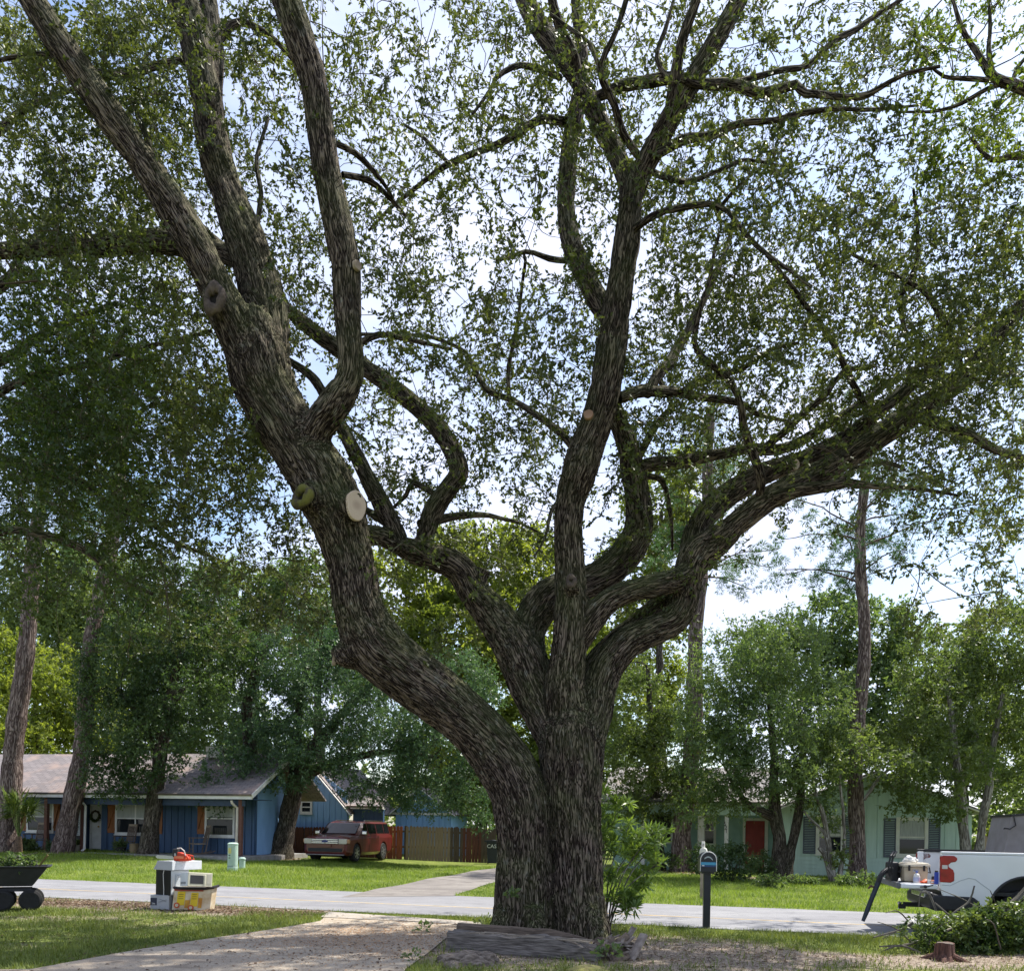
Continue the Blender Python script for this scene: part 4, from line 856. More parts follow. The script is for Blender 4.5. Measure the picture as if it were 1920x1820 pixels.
# --- right yard
bM = G(1462, 1648); YM = bM.y
tree('oak_tree', 'dense green tree with three dark leaning trunks before the red door', [stem(YM, [(1460, 1660, 44), (1457, 1630, 30), (1462, 1580, 27), (1455, 1535, 24), (1452, 1480, 20), (1450, 1400, 14), (1440, 1300, 9)]),
     stem(YM, [(1470, 1660, 40), (1476, 1620, 22), (1490, 1560, 18), (1500, 1500, 16), (1505, 1420, 12), (1500, 1340, 8)]), stem(YM, [(1456, 1535, 22), (1430, 1522, 17), (1400, 1505, 13), (1370, 1460, 9)])],
     [(1380, 1250, YM, 90, 85), (1460, 1220, YM+.5, 90, 70), (1340, 1330, YM, 80, 75), (1420, 1370, YM-.7, 100, 75), (1520, 1320, YM, 80, 80), (1560, 1410, YM, 50, 70), (1450, 1440, YM-1, 90, 50), (1340, 1420, YM-.6, 75, 70), (1400, 1490, YM-.6, 60, 34), (1520, 1470, YM-.4, 60, 50), (1360, 1490, YM-.5, 40, 40), (1560, 1530, YM-.2, 36, 26), (1310, 1510, YM-.2, 40, 34)], 'mid', base=bM, dens=3.0, LL=.11, WW=.05)
bT = G(1230, 1636)
tree('oak_tree', 'pale grey green spreading tree behind the pine in red pine straw', [stem(36, [(1235, 1650, 30), (1232, 1560, 24), (1225, 1450, 18), (1220, 1350, 12), (1215, 1250, 8)])],
     [(1200, 1330, 36, 70, 80), (1260, 1400, 35.5, 80, 70), (1190, 1430, 35.5, 60, 60), (1240, 1490, 35, 70, 45), (1180, 1510, 35, 40, 30), (1300, 1480, 35, 40, 45), (1180, 1240, 37, 40, 60)], 'olive', base=(P(1235, 1640, 36).x, 36, 0), dens=3.0)
# slim pale-barked small tree by the pine
bK = G(1565, 1652); YK = bK.y
tree('crepe_myrtle', 'small crooked pale barked tree leaning beside the reddish pine', [stem(YK, [(1568, 1662, 22), (1552, 1620, 9), (1545, 1598, 10), (1535, 1588, 8)]), stem(YK, [(1566, 1660, 18), (1556, 1610, 11), (1554, 1575, 10), (1545, 1540, 9), (1537, 1505, 8), (1526, 1470, 6), (1540, 1420, 4)]), stem(YK, [(1556, 1600, 7), (1545, 1560, 6), (1520, 1535, 5), (1506, 1520, 4)]), stem(YK, [(1570, 1660, 14), (1580, 1610, 7), (1583, 1560, 6), (1578, 1500, 5), (1575, 1450, 4)]), stem(YK, [(1620, 1500, 7), (1640, 1468, 6), (1670, 1440, 5), (1715, 1408, 3)])],
     [(1530, 1430, YK, 50, 40), (1590, 1400, YK, 50, 45), (1680, 1440, YK, 60, 40), (1700, 1500, YK, 40, 28), (1570, 1610, YK, 10, 18, .3)], 'olive', bark=GREYBARK, base=bK, dens=2.4, limbs=False)
# twin trunks right of the green house
YR = 31.0; bR = Vector((P(1825, 1625, YR).x, YR, 0))
tree('oak_tree', 'leafy tree with two straight grey trunks at the corner of the green house', [stem(YR, [(1818, 1640, 40), (1812, 1600, 20), (1806, 1540, 19), (1800, 1480, 17), (1790, 1400, 13), (1780, 1300, 8)]), stem(YR, [(1830, 1640, 40), (1836, 1590, 17), (1844, 1530, 15), (1856, 1460, 13), (1862, 1400, 11), (1880, 1300, 7)]), stem(YR, [(1856, 1450, 9), (1840, 1420, 7), (1830, 1370, 5)])],
     [(1760, 1340, YR, 80, 80), (1860, 1300, YR+.5, 80, 90), (1790, 1430, YR-.5, 80, 50), (1740, 1470, YR-.8, 60, 40), (1890, 1430, YR+1, 60, 70), (1780, 1250, YR+1, 90, 70), (1880, 1200, YR, 70, 80), (1780, 1510, YR-.8, 34, 30), (1930, 1330, YR, 60, 90), (1690, 1400, YR+.5, 60, 50)], 'olive', bark=GREYBARK, base=bR, dens=2.6)
# --- behind the houses
YD = .8
def back_tree(label, px, Y, blobs, leaf, group='trees behind the houses', **k):
    b = Vector((P(px, 1500, Y).x, Y, float(hgt(P(px, 1500, Y).x, Y))))
    z1 = 1550-(0-CAMZ)*0
    top = min(bb[1] for bb in blobs)
    st = stem(Y, [(px, 1550+1.9*F/Y, 26), (px+4, 1480, 22), (px-4, 1350, 16), (px, top+60, 7)])
    k.setdefault('dens', 1.5*(YD if leaf == 'yellow' else .8)); k.setdefault('R0', .95); k.setdefault('LL', .24); k.setdefault('WW', .11)
    return tree('background_tree', label, [st], blobs, leaf, base=b, group=group, **k)
back_tree('bright yellow green tree rising behind the left end of the blue roof', 70, 52, [(60, 1330, 52, 90, 80), (130, 1300, 52, 80, 80), (20, 1250, 53, 70, 70), (100, 1400, 51, 120, 50), (180, 1360, 51, 60, 70)], 'yellow')
back_tree('hazy green tree behind the bright tree at the left', 20, 66, [(10, 1180, 66, 110, 110), (120, 1200, 66, 110, 90), (220, 1240, 65, 90, 100), (330, 1260, 66, 110, 110), (60, 1080, 66, 110, 90), (180, 1110, 66, 100, 80)], 'far')
back_tree('yellow green backlit tree seen through the left fork of the big oak', 820, 48, [(740, 1130, 48, 90, 110), (830, 1080, 48, 90, 90), (920, 1060, 48, 90, 80), (860, 1200, 47, 120, 100), (960, 1180, 48, 90, 110), (780, 1260, 47, 110, 70), (1000, 1080, 49, 70, 90), (940, 1280, 47, 100, 90)], 'yellow')
back_tree('pale green tree behind the V trunk oak', 600, 50, [(600, 1130, 50, 110, 90), (520, 1200, 50, 100, 100), (680, 1200, 50, 90, 100), (440, 1150, 50, 90, 100), (400, 1350, 50, 110, 70), (300, 1390, 50, 80, 45), (500, 1400, 50, 80, 60)], 'mid')
back_tree('bright lime tree glimpsed right of the big oak trunk', 1240, 58, [(1245, 1230, 58, 34, 70), (1270, 1300, 58, 40, 60), (1190, 1330, 58, 80, 80), (1150, 1230, 58, 60, 60)], 'yellow')
back_tree('tall drooping yellow green tree behind the centre stem', 1240, 52, [(1230, 960, 52, 60, 100), (1270, 1040, 52, 50, 90), (1180, 1080, 53, 60, 80), (1150, 1150, 52, 60, 70), (1290, 900, 52, 45, 70)], 'yellow', dens=1.1)
back_tree('airy pale green tree above the green roof', 1580, 47, [(1560, 1180, 47, 70, 70), (1500, 1250, 47, 80, 80), (1640, 1190, 47, 80, 75), (1720, 1240, 47, 80, 70), (1660, 1320, 46, 100, 80), (1570, 1350, 46, 90, 80), (1420, 1240, 48, 70, 60)], 'mid', dens=1.25)
back_tree('leafy tree behind the right end of the green house', 1800, 46, [(1800, 1330, 46, 90, 90), (1880, 1400, 45, 80, 90), (1900, 1500, 44, 60, 60), (1730, 1390, 46, 80, 70), (1870, 1220, 47, 80, 90)], 'olive')
back_tree('sunlit tree behind the wooden fence by the dark bin', 900, 48, [(880, 1500, 47, 90, 40), (950, 1440, 48, 90, 70), (830, 1440, 48, 90, 60), (1060, 1460, 48, 80, 80), (1000, 1380, 49, 90, 70)], 'yellow')
back_tree('green tree between the two houses', 1120, 50, [(1110, 1440, 50, 80, 80), (1180, 1500, 49, 70, 50), (1080, 1340, 50, 80, 80), (1000, 1500, 48, 60, 50)], 'mid')
# far woods, one mass
cl = []
for x in np.arange(-75, 75, 2.2):
    hmax = (23 if x < 16 else 15)+4*vnoise(np.array([[x*.13, 3.3, 0]]))[0]
    for z in np.arange(1.0, hmax, 1.9): cl.append((x+random.gauss(0, .9), 82+random.gauss(0, 3), z+random.gauss(0, .6)))
for x in np.arange(-45, 50, 1.6):
    for z in np.arange(.5, 4.2, 1.0): cl.append((x+random.gauss(0, .6), 56+random.gauss(0, 1.5)+abs(x)*.05, z+random.gauss(0, .4)))
pos, ax, idn, _, _ = sprigs(np.array(cl), RNG, 10, 9, 1.7); tone = RNG.random(len(cl))
tag(leaves_obj('far_woods', pos, ax, .75, .40, LEAF['far'], None, np.clip(tone[idn]*.6+RNG.random(len(pos))*.4, 0, 1), tri=True), 'hazy green woodland far behind both houses', 'woods', kind='stuff')
# --- shrubs
def shrub(name, label, px, py, w_px, h_px, leaf, group=None, LL=.075, WW=.035, dens=9, Yd=None, R0=.24):
    b = G(px, py) if Yd is None else Vector((P(px, py, Yd).x, Yd, float(hgt(P(px, py, Yd).x, Yd))))
    Y = b.y; t = thing(name, label, 'shrub', group=group or 'shrubs around the houses'); mx, mz = w_px/2/F*Y, h_px/F*Y
    n = max(24, int(2.2*dens*(mx*mx*mz)**(2/3.)*6)); e = ell(n, hollow=.3)*np.array([mx, mx*.8, mz*.55])+np.array([b.x, b.y, b.z+mz*.52]); e = e[e[:, 2] > b.z+.06]
    st = [[(b.x+random.gauss(0, .04), b.y, b.z-.05, .018), (b.x+random.gauss(0, mx*.25), b.y+random.gauss(0, mx*.2), b.z+mz*.45, .012), (b.x+random.gauss(0, mx*.5), b.y+random.gauss(0, mx*.3), b.z+mz*.85, .006)] for _ in range(5)]
    _, sm = limb_tubes(st, 'stem', t, DARKBARK, 5, .2, .02)
    pos, ax, idn, _, _ = sprigs(e, RNG, 6, 8, R0); tone = RNG.random(len(e)); s = RNG.uniform(.7, 1.3, len(pos)); pos[:, 2] = np.maximum(pos[:, 2], b.z+.02)
    leaves_obj('foliage', pos, ax, LL*s, WW*s, LEAF[leaf], t, np.clip(tone[idn]*.6+RNG.random(len(pos))*.4, 0, 1)); rebase(t, b); return t
shrub('shrub', 'tall dark clipped shrub under the numbered porch post', 1372, 1652, 100, 70, 'dark')
shrub('shrub', 'dark low shrub beneath the red door', 1428, 1648, 56, 52, 'dark')
shrub('shrub', 'dark shrub right behind the pine in red pine straw', 1312, 1640, 56, 58, 'dark')
shrub('shrub', 'small dark shrub left of the pine in red pine straw', 1258, 1636, 30, 40, 'dark')
shrub('shrub', 'round near black shrub right of the reddish pine', 1644, 1640, 66, 62, 'dark', dens=12)
shrub('shrub', 'low bright green plant at the foot of the three dark trunks', 1440, 1664, 60, 22, 'mid', LL=.09)
shrub('shrub', 'small green plant under the left shuttered window of the green house', 1500, 1660, 70, 18, 'mid', LL=.09)
shrub('shrub', 'weedy green plant around the base of the reddish pine', 1606, 1662, 80, 24, 'mid', LL=.09)
shrub('shrub', 'thin low shrub below the right shuttered window of the green house', 1770, 1620, 60, 34, 'blue', Yd=31.5, dens=5)
shrub('shrub', 'dark potted bush at the right corner of the blue porch', 458, 1606, 26, 40, 'dark')
shrub('shrub', 'low broad leaf plant beside the fan palm', 52, 1597, 26, 20, 'mid', LL=.16, WW=.07)
shrub('shrub', 'small grey green weeds at the foot of the leaning pine', 98, 1608, 24, 16, 'blue')
shrub('shrub', 'scrubby weed against the wooden fence behind the red car', 800, 1608, 34, 26, 'mid')
shrub('shrub', 'leafy green bush behind the grey trailer box by the far fence', 1890, 1600, 110, 100, 'yellow', Yd=37, LL=.12, WW=.06, dens=6)
# ================================================================== houses and fences
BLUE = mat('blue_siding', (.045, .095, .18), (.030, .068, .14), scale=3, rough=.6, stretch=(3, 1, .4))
BLUE_SUNLIT = mat('sunlit_pale_blue_siding', (.24, .42, .68), (.20, .36, .60), scale=3, rough=.6, stretch=(3, 1, .4))  # paler house blue with sunlight painted into the colour; the shed shares it
WHITE = mat('white_trim', (.72, .71, .68), (.60, .59, .56), scale=4, rough=.5)
CREAM = mat('cream_trim', (.62, .56, .47), (.50, .45, .37), scale=4, rough=.55)
CEDAR = mat('cedar_shutter', (.30, .115, .035), (.20, .07, .02), scale=5, rough=.6, stretch=(6, 1, 1))
SLAB = mat('porch_slab', (.30, .29, .28), (.20, .19, .18), scale=6, rough=.85)
def glass_mat():
    m, n, b = new_mat('window_glass'); b.inputs['Base Color'].default_value = (.018, .022, .026, 1); b.inputs['Roughness'].default_value = .05; b.inputs['Specular IOR Level'].default_value = .5
    return m
GLASS = glass_mat()
CURT = mat('curtain', (.45, .47, .44), (.30, .32, .30), scale=9, rough=.9, stretch=(6, 1, .3))
def roof_mat(name, a, b_, leafc):
    m, n, b = new_mat(name); k = n.links.new; b.inputs['Roughness'].default_value = .9; t = n.nodes.new('ShaderNodeTexCoord')
    br_ = n.nodes.new('ShaderNodeTexBrick'); br_.inputs['Scale'].default_value = 1; br_.inputs['Brick Width'].default_value = .33; br_.inputs['Row Height'].default_value = .14; br_.inputs['Mortar Size'].default_value = .012
    br_.inputs['Color1'].default_value = (*a, 1); br_.inputs['Color2'].default_value = (*b_, 1); br_.inputs['Mortar'].default_value = tuple(x*.5 for x in b_)+(1,); k(t.outputs['UV'], br_.inputs['Vector'])
    geo = n.nodes.new('ShaderNodeNewGeometry'); nz_ = n.nodes.new('ShaderNodeTexNoise'); nz_.inputs['Scale'].default_value = 1.2; nz_.inputs['Detail'].default_value = 8; k(geo.outputs['Position'], nz_.inputs['Vector'])
    mr = n.nodes.new('ShaderNodeMapRange'); mr.inputs[1].default_value = .5; mr.inputs[2].default_value = .72; mr.inputs[4].default_value = .75; k(nz_.outputs[0], mr.inputs[0])
    mx = n.nodes.new('ShaderNodeMix'); mx.data_type = 'RGBA'; k(mr.outputs[0], mx.inputs[0]); k(br_.outputs[0], mx.inputs[6]); mx.inputs[7].default_value = (*leafc, 1); k(mx.outputs[2], b.inputs['Base Color'])
    return m
def roof_slab(name, quad, material, parent, th=.08):
    """quad: eave-left, eave-right, ridge-right, ridge-left (local); with uv in metres"""
    q = [Vector(p) for p in quad]; nn = (q[1]-q[0]).cross(q[3]-q[0]).normalized(); nn = nn if nn.z > 0 else -nn
    m = MB(); m.add(q+[p-nn*th for p in q], [(0, 1, 2, 3), (7, 6, 5, 4), (0, 4, 5, 1), (1, 5, 6, 2), (2, 6, 7, 3), (3, 7, 4, 0)]); me = m.mesh(name)
    ex = (q[1]-q[0]).normalized(); ey = nn.cross(ex); uvl = me.uv_layers.new()
    for lp_ in me.loops:
        d = me.vertices[lp_.vertex_index].co-q[0]; uvl.data[lp_.index].uv = (d.dot(ex), d.dot(ey))
    return obj(name, me, material, parent)
ROOFB = roof_mat('roof_shingle_grey', (.235, .205, .205), (.17, .15, .15), (.33, .24, .20))
ROOFG = roof_mat('roof_shingle_pale', (.23, .215, .21), (.17, .16, .155), (.22, .18, .14))
def boards(parent, x0, x1, z0, z1, y, pitch, material, th=.02, gap=.03, top=None, name='board'):
    """vertical siding boards, each its own part; top(x) gives a sloped upper edge"""
    x = x0; k = 0
    while x < x1-.02:
        e = min(x+pitch, x1); a, b_ = x+gap/2, e-gap/2
        if top:
            ta, tb = top(a), top(b_); poly = [(a, z0), (b_, z0), (b_, tb), (a, ta)]
            if min(ta, tb) > z0+.03: MB().prism(poly, y-th, y).build(name, material, parent)
        else: MB().box((a, y-th+.001*(k % 3), z0), (b_, y, z1)).build(name, material, parent)
        x = e; k += 1
def window(parent, x0, x1, z0, z1, y, trim=.09, cols=1, frame=WHITE, blind=None, dark=None, sash=None):
    m = MB(); t = trim
    m.box((x0, y-.05, z0), (x1, y+.0, z0+t)).box((x0, y-.05, z1-t), (x1, y, z1)).box((x0, y-.048, z0+t), (x0+t, y, z1-t)).box((x1-t, y-.048, z0+t), (x1, y, z1-t))
    wnd = m.build('window', frame, parent, bevel=.006)
    sm = MB(); a, b_ = x0+t, x1-t; sz = (z0+z1)/2
    sm.box((a, y-.034, sz-.025), (b_, y-.008, sz+.025))
    for i in range(1, cols): xc = a+(b_-a)*i/cols; sm.box((xc-.03, y-.036, z0+t), (xc+.03, y-.01, z1-t))
    sm.build('sash_bar', sash or frame, wnd)
    for i in range(cols):
        xa, xb = a+(b_-a)*i/cols, a+(b_-a)*(i+1)/cols
        for (p, q) in ((z0+t, sz), (sz, z1-t)): MB().box((xa, y-.02, p), (xb, y-.012, q)).build('pane', GLASS, wnd)
    if blind: MB().box((a, y-.024, z1-t-(z1-z0)*blind), (b_, y-.021, z1-t)).build('blind', CURT, wnd)
    MB().box((x0-.03, y-.075, z0-.04), (x1+.03, y-.002, z0-.002)).build('sill', frame, wnd)
    return wnd
def shutter_plank(parent, x0, x1, z0, z1, y):
    s = MB().box((x0, y-.03, z0), (x0+(x1-x0)*.32, y, z1)).box((x0+(x1-x0)*.34, y-.03, z0), (x0+(x1-x0)*.66, y, z1)).box((x0+(x1-x0)*.68, y-.03, z0), (x1, y, z1)).build('shutter', CEDAR, parent)
    MB().box((x0, y-.05, z0+.1), (x1, y-.03, z0+.2)).box((x0, y-.05, z1-.2), (x1, y-.03, z1-.1)).bar((x0+.04, y-.04, z0+.2), (x1-.04, y-.04, z1-.2), .02, .07, up=(0, 1, 0)).build('brace', CEDAR, s)
# ---------------- blue house
o3 = P(170, 1595, 35.5); FB = Frame((o3.x, 35.5, float(hgt(o3.x, 35.5))), -13)
hb = thing('blue_house', 'long blue board sided house with grey shingle roof, cedar shutters and white trim', 'house', FB.o, FB.a)
def bx(px, py, yl=0): return FB.pix(px, py, yl)
XL = -9.5; XR = bx(478, 1550)[0]; zE = 2.55
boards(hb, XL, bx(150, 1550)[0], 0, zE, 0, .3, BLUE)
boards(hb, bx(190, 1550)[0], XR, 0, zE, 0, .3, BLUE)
# entry recess
xa, xb_ = bx(150, 1550)[0], bx(190, 1550)[0]
MB().box((xa, .0, 0), (xa+.06, .5, zE)).box((xb_-.02, 0.02, 0), (xb_+.04, .5, zE)).box((xa, .5, 0), (xb_+.04, .56, zE)).build('entry_wall', BLUE, hb)
dx0, dx1 = bx(169, 1550, .45)[0], bx(190, 1550, .45)[0]
dr = MB().box((dx0+.08, .44, .05), (dx1-.02, .49, 2.08)).build('door', WHITE, hb, bevel=.01)
MB().box((dx0+.2, .425, .25), (dx1-.14, .439, .9)).box((dx0+.2, .425, 1.05), (dx1-.14, .439, 1.9)).build('panel', WHITE, dr, bevel=.01)
MB().lathe([(.025, 0), (.04, -.03), (.03, -.06)], 12, (dx1-.1, .43, 1.0), 'y').build('handle', flat('brass', (.45, .3, .1), .3, 1), dr)
MB().box((dx0, .42, 0), (dx0+.08, .5, 2.16)).box((dx1-.02, .42, 0), (dx1+.06, .5, 2.16)).box((dx0+.08, .42, 2.08), (dx1-.02, .5, 2.16)).build('door_frame', WHITE, hb)
MB().box((XL-.3, -1.9, -.35), (XR+.6, 3.4, -.012)).build('slab', SLAB, hb)
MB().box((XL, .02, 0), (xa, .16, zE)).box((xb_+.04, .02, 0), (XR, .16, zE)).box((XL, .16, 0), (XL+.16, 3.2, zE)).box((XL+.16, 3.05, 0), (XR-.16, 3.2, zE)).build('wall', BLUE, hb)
def win_px(parent, fr, p0, p1, y=0, **k):
    (x0, z1), (x1, z0) = fr.pix(*p0, y), fr.pix(*p1, y); return window(parent, x0, x1, z0, z1, y-.021, **k)
win_px(hb, FB, (52, 1501), (102, 1560), blind=.45)
win_px(hb, FB, (218, 1503), (293, 1565), cols=2, blind=.42)
win_px(hb, FB, (386, 1499), (441, 1569), blind=.40)
for p0, p1 in (((102.5, 1502), (113, 1557)), ((204, 1505), (217.5, 1561)), ((295, 1507), (305, 1563)), ((372, 1502), (385.5, 1563)), ((445, 1502), (456, 1570)), ((40, 1502), (51.5, 1557))):
    (x0, z1), (x1, z0) = bx(*p0), bx(*p1); shutter_plank(hb, x0, x1, z0, z1, -.022)
# eave, fascia, gutter, soffit, roof
yE = -1.55
def eave_z(x): return zE+.0
(_, ze) = bx(230, 1491, yE); zf = ze
MB().box((XL-.6, yE, zf-.09), (XR+.75, yE+.03, zf+.09)).build('fascia', WHITE, hb)
MB().box((XL-.6, yE+.03, zf-.10), (XR+.72, .0, zf-.07)).build('soffit', BLUE, hb)
MB().box((XL-.4, yE+.25, zf-.35), (XR+.3, yE+.37, zf-.101)).build('porch_beam', mat('porch_beam', (.035, .06, .11), rough=.6), hb)
MB().box((XR-.16, .16, 0), (XR, 3.2, zE)).build('wall', BLUE_SUNLIT, hb)  # right side wall: sun on it painted in by the paler blue
rid_y, rid_z = 1.6, zf+.08+(1.6-yE)*.58
xm = bx(105, 1410, rid_y)[0]
roof_slab('roof', [(XL-.6, yE-.08, zf+.1), (XR+.8, yE-.08, zf+.1), (XR+.8, rid_y, rid_z), (XL-.6, rid_y, rid_z)], ROOFB, hb)
roof_slab('roof', [(XR+.8, 4.75, zf+.1), (XL-.6, 4.75, zf+.1), (XL-.6, rid_y+.002, rid_z-.002), (XR+.8, rid_y+.002, rid_z-.002)], ROOFB, hb)
MB().prism([(0.16, zE), (3.2, zE), (rid_y, zE+.95)], XR-.16, XR-.02, 'x').build('gable', BLUE_SUNLIT, hb); MB().prism([(.16, zE), (3.2, zE), (rid_y, zE+.95)], XL+.02, XL+.16, 'x').build('gable', BLUE, hb)  # right gable end carries the painted sunlight, left end keeps the plain blue
MB().bar((XR+.8, yE-.08, zf+.02), (XR+.8, rid_y, rid_z-.08), .03, .16, up=(0, 0, 1)).build('rake_board', WHITE, hb)
MB().box((bx(425, 1415, rid_y)[0]-.6, rid_y-.6, rid_z-.2), (bx(425, 1415, rid_y)[0]+.1, rid_y-.1, rid_z+.25)).build('vent_box', WHITE, hb)
for p in (84, 152, 448): 
    (xp, _) = bx(p+3, 1550, yE+.3); MB().box((xp-.07, yE+.24, 0), (xp+.07, yE+.38, zf-.10)).build('porch_post', mat('post_brown', (.16, .07, .05), rough=.7), hb)
def downspout(px, px2, top, bot, mat_):
    x0, z0 = bx(px, top, yE+.05); x1, z1 = bx(px2, top+14, yE+.3); _, zb = bx(px2, bot, yE+.3)
    MB().tube([(x0, yE+.05, z0), (x0+.02, yE+.06, z0-.1), (x1, yE+.22, z1), (x1, yE+.2, zb+.1), (x1-.05, yE+.1, zb)], .05, 10).build('downspout', mat_, hb)
downspout(150, 163, 1496, 1595, WHITE); downspout(434, 447, 1500, 1604, CREAM)
# front facing rear wing with gable
og = FB.o+FB.ey*6.5; YG = 6.6
xg0, xg1 = bx(478, 1500, YG)[0], bx(652, 1500, YG)[0]; zg = bx(660, 1514, YG)[1]; xpk, zpk = bx(582, 1432, YG)
def gtop(x): return zg+(zpk-zg)*max(0, 1-abs(x-xpk)/max(xpk-xg0, xg1-xpk))
boards(hb, xg0, xg1, -.2, 0, YG, .3, BLUE_SUNLIT, top=gtop)
MB().prism([(xg0, -.3), (xg1, -.3), (xg1, zg), (xpk, zpk), (xg0, zg)], YG+.004, YG+.2).build('wing_wall', BLUE_SUNLIT, hb)
for s, xe in ((1, xg1+.35), (-1, xg0-.35)):
    ze_ = zg-.35*(zpk-zg)/(xg1-xpk) if s > 0 else zg-.1
    roof_slab('roof', [(xe, YG-.35, ze_+.12), (xe, YG+6, ze_+.12), (xpk, YG+6, zpk+.14+.002*s), (xpk, YG-.35, zpk+.14+.002*s)], ROOFB, hb)
    MB().bar((xe, YG-.36, ze_), (xpk, YG-.36, zpk+.05), .04, .2, up=(0, 1, 0)).build('rake_board', WHITE, hb)
win_px(hb, FB, (564, 1500), (586, 1525), YG, trim=.1)
(xs0, zs1), (xs1, _) = bx(662, 1513, YG), bx(722, 1519, YG)
MB().box((xs0, YG-.3, zs1-.07), (xs1, YG+.0, zs1+.05)).build('fascia', WHITE, hb)
roof_slab('roof', [(xs0-.2, YG-.35, zs1+.07), (xs1, YG-.35, zs1+.07), (xs1-.8, YG+3, zs1+1.1), (xs0-.2, YG+3, zs1+1.1)], ROOFB, hb)
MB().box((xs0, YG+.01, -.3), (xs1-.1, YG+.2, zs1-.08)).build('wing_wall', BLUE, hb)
# second small blue gable farther right, behind the fence
Y2 = 11.5; q0, q1 = bx(742, 1523, Y2), bx(846, 1523, Y2); pk = bx(790, 1478, Y2)
h2 = thing('blue_shed', 'small pale blue gabled outbuilding behind the wooden fence', 'shed', FB.o+FB.ex*q0[0]+FB.ey*Y2, FB.a)
wS = q1[0]-q0[0]; zs = q0[1]; zp = pk[1]; xpS = pk[0]-q0[0]
def stop_(x): return zs+(zp-zs)*(1-abs(x-xpS)/max(xpS, wS-xpS))
boards(h2, 0, wS, -.4, 0, 0, .3, BLUE_SUNLIT, top=stop_)
MB().prism([(0, -.4), (wS, -.4), (wS, zs), (xpS, zp), (0, zs)], .004, 3).build('wall', BLUE_SUNLIT, h2)
MB().box((-.2, -.06, zs-.1), (wS+.3, -.025, zs+.02)).build('trim_board', WHITE, h2)
for s, xe in ((1, wS+.3), (-1, -.3)):
    ze_ = zs-.15; roof_slab('roof', [(xe, -.3, ze_+.1), (xe, 3.2, ze_+.1), (xpS, 3.2, zp+.1+.002*s), (xpS, -.3, zp+.1+.002*s)], ROOFB, h2)
    MB().bar((xe, -.31, ze_), (xpS, -.31, zp+.02), .04, .16, up=(0, 1, 0)).build('rake_board', WHITE, h2)
# ---------------- wooden fence
FENCE = [mat('fence_red_brown', (.125, .045, .028), (.075, .026, .017), scale=4, rough=.85, stretch=(8, 8, .5)), mat('fence_tan', (.27, .20, .14), (.18, .13, .09), scale=4, rough=.85, stretch=(8, 8, .5)), mat('fence_dark', (.10, .07, .05), (.06, .042, .03), scale=4, rough=.85, stretch=(8, 8, .5)), mat('fence_orange', (.30, .10, .045), (.20, .065, .03), scale=4, rough=.85, stretch=(8, 8, .5))]
def picket_mesh(h):
    w2 = .068; m = MB().prism([(-w2, 0), (w2, 0), (w2, h-.05), (w2*.45, h), (-w2*.45, h), (-w2, h-.05)], 0, .018); return m.mesh('picket')
def fence(label, p0, p1, h, matf, name='wooden_fence'):
    p0, p1 = Vector(p0), Vector(p1); d = p1-p0; L_ = Vector((d.x, d.y)).length; a = math.atan2(d.y, d.x); t = thing(name, label, 'fence', p0, a); n = int(L_/.148); pm = {}
    for i in range(n):
        m = matf(i/n)
        if m.name not in pm: pm[m.name] = picket_mesh(h); pm[m.name].materials.append(m)
        obj('picket', pm[m.name], None, t, (i*.148+.07, random.uniform(-.004, .004), d.z*i/n-.05+random.uniform(-.02, .01)), (0, random.gauss(0, .006), 0))
    for z in (.3, h*.5, h-.3):
        MB().bar((0, .045, z), (L_, .045, z+d.z), .04, .09).build('rail', FENCE[2], t)
    for i in range(int(L_/2.4)+1): MB().box((i*2.4-.05, .07, -.1), (i*2.4+.05, .17, h-.05)).build('post', FENCE[2], t)
    return t
YF = 6.2
def fpt(px, py, yl):
    x, z = FB.pix(px, py, yl); q = FB.o+FB.ex*x+FB.ey*yl; q.z = z; return q
f0, f1 = fpt(478, 1611, YF), fpt(758, 1611, YF); hF = fpt(620, 1530, YF).z-fpt(620, 1611, YF).z
fence('dark red brown picket fence standing behind the red car', f0, f1, hF, lambda t: FENCE[3] if t > .86 else FENCE[0])
f2 = fpt(758, 1611, YF)+Vector((.05, .05, 0)); f3 = fpt(935, 1614, YF+2.2)
fence('grey tan picket fence running from the red car to the dark bin', f2, f3, hF, lambda t: FENCE[1] if t < .48 else (FENCE[2] if t < .62 or t > .8 else FENCE[0]))
# ---------------- green house
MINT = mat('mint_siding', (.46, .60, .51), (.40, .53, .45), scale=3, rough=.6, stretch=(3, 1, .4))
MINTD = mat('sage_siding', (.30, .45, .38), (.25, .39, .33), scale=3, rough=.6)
OFFW = mat('offwhite_trim', (.68, .68, .58), (.58, .58, .49), scale=4, rough=.55)
SLATE = mat('slate_shutter', (.095, .115, .135), (.07, .085, .10), scale=4, rough=.55)
o4 = P(1640, 1640, 33.0); FG = Frame((o4.x, 33.0, 0.0), -12)
hg = thing('green_house', 'pale mint green house with gabled front, slate shutters and a red front door', 'house', FG.o, FG.a)
def gp(px, py, yl=0): return FG.pix(px, py, yl)
gx0, gx1 = gp(1462, 1560)[0], gp(1822, 1560)[0]; gzE = gp(1640, 1518)[1]; gpk = (gx0+gx1)/2; gzp = gzE+(gx1-gpk)*.40; zb0 = gp(1560, 1642)[1]; zlap = gp(1550, 1606)[1]
def ggt(x): return gzE+(gzp-gzE)*max(0, 1-abs(x-gpk)/(gx1-gpk))
boards(hg, gx0, gx1, zlap, 0, 0, .40, MINT, top=ggt)
nl = 5
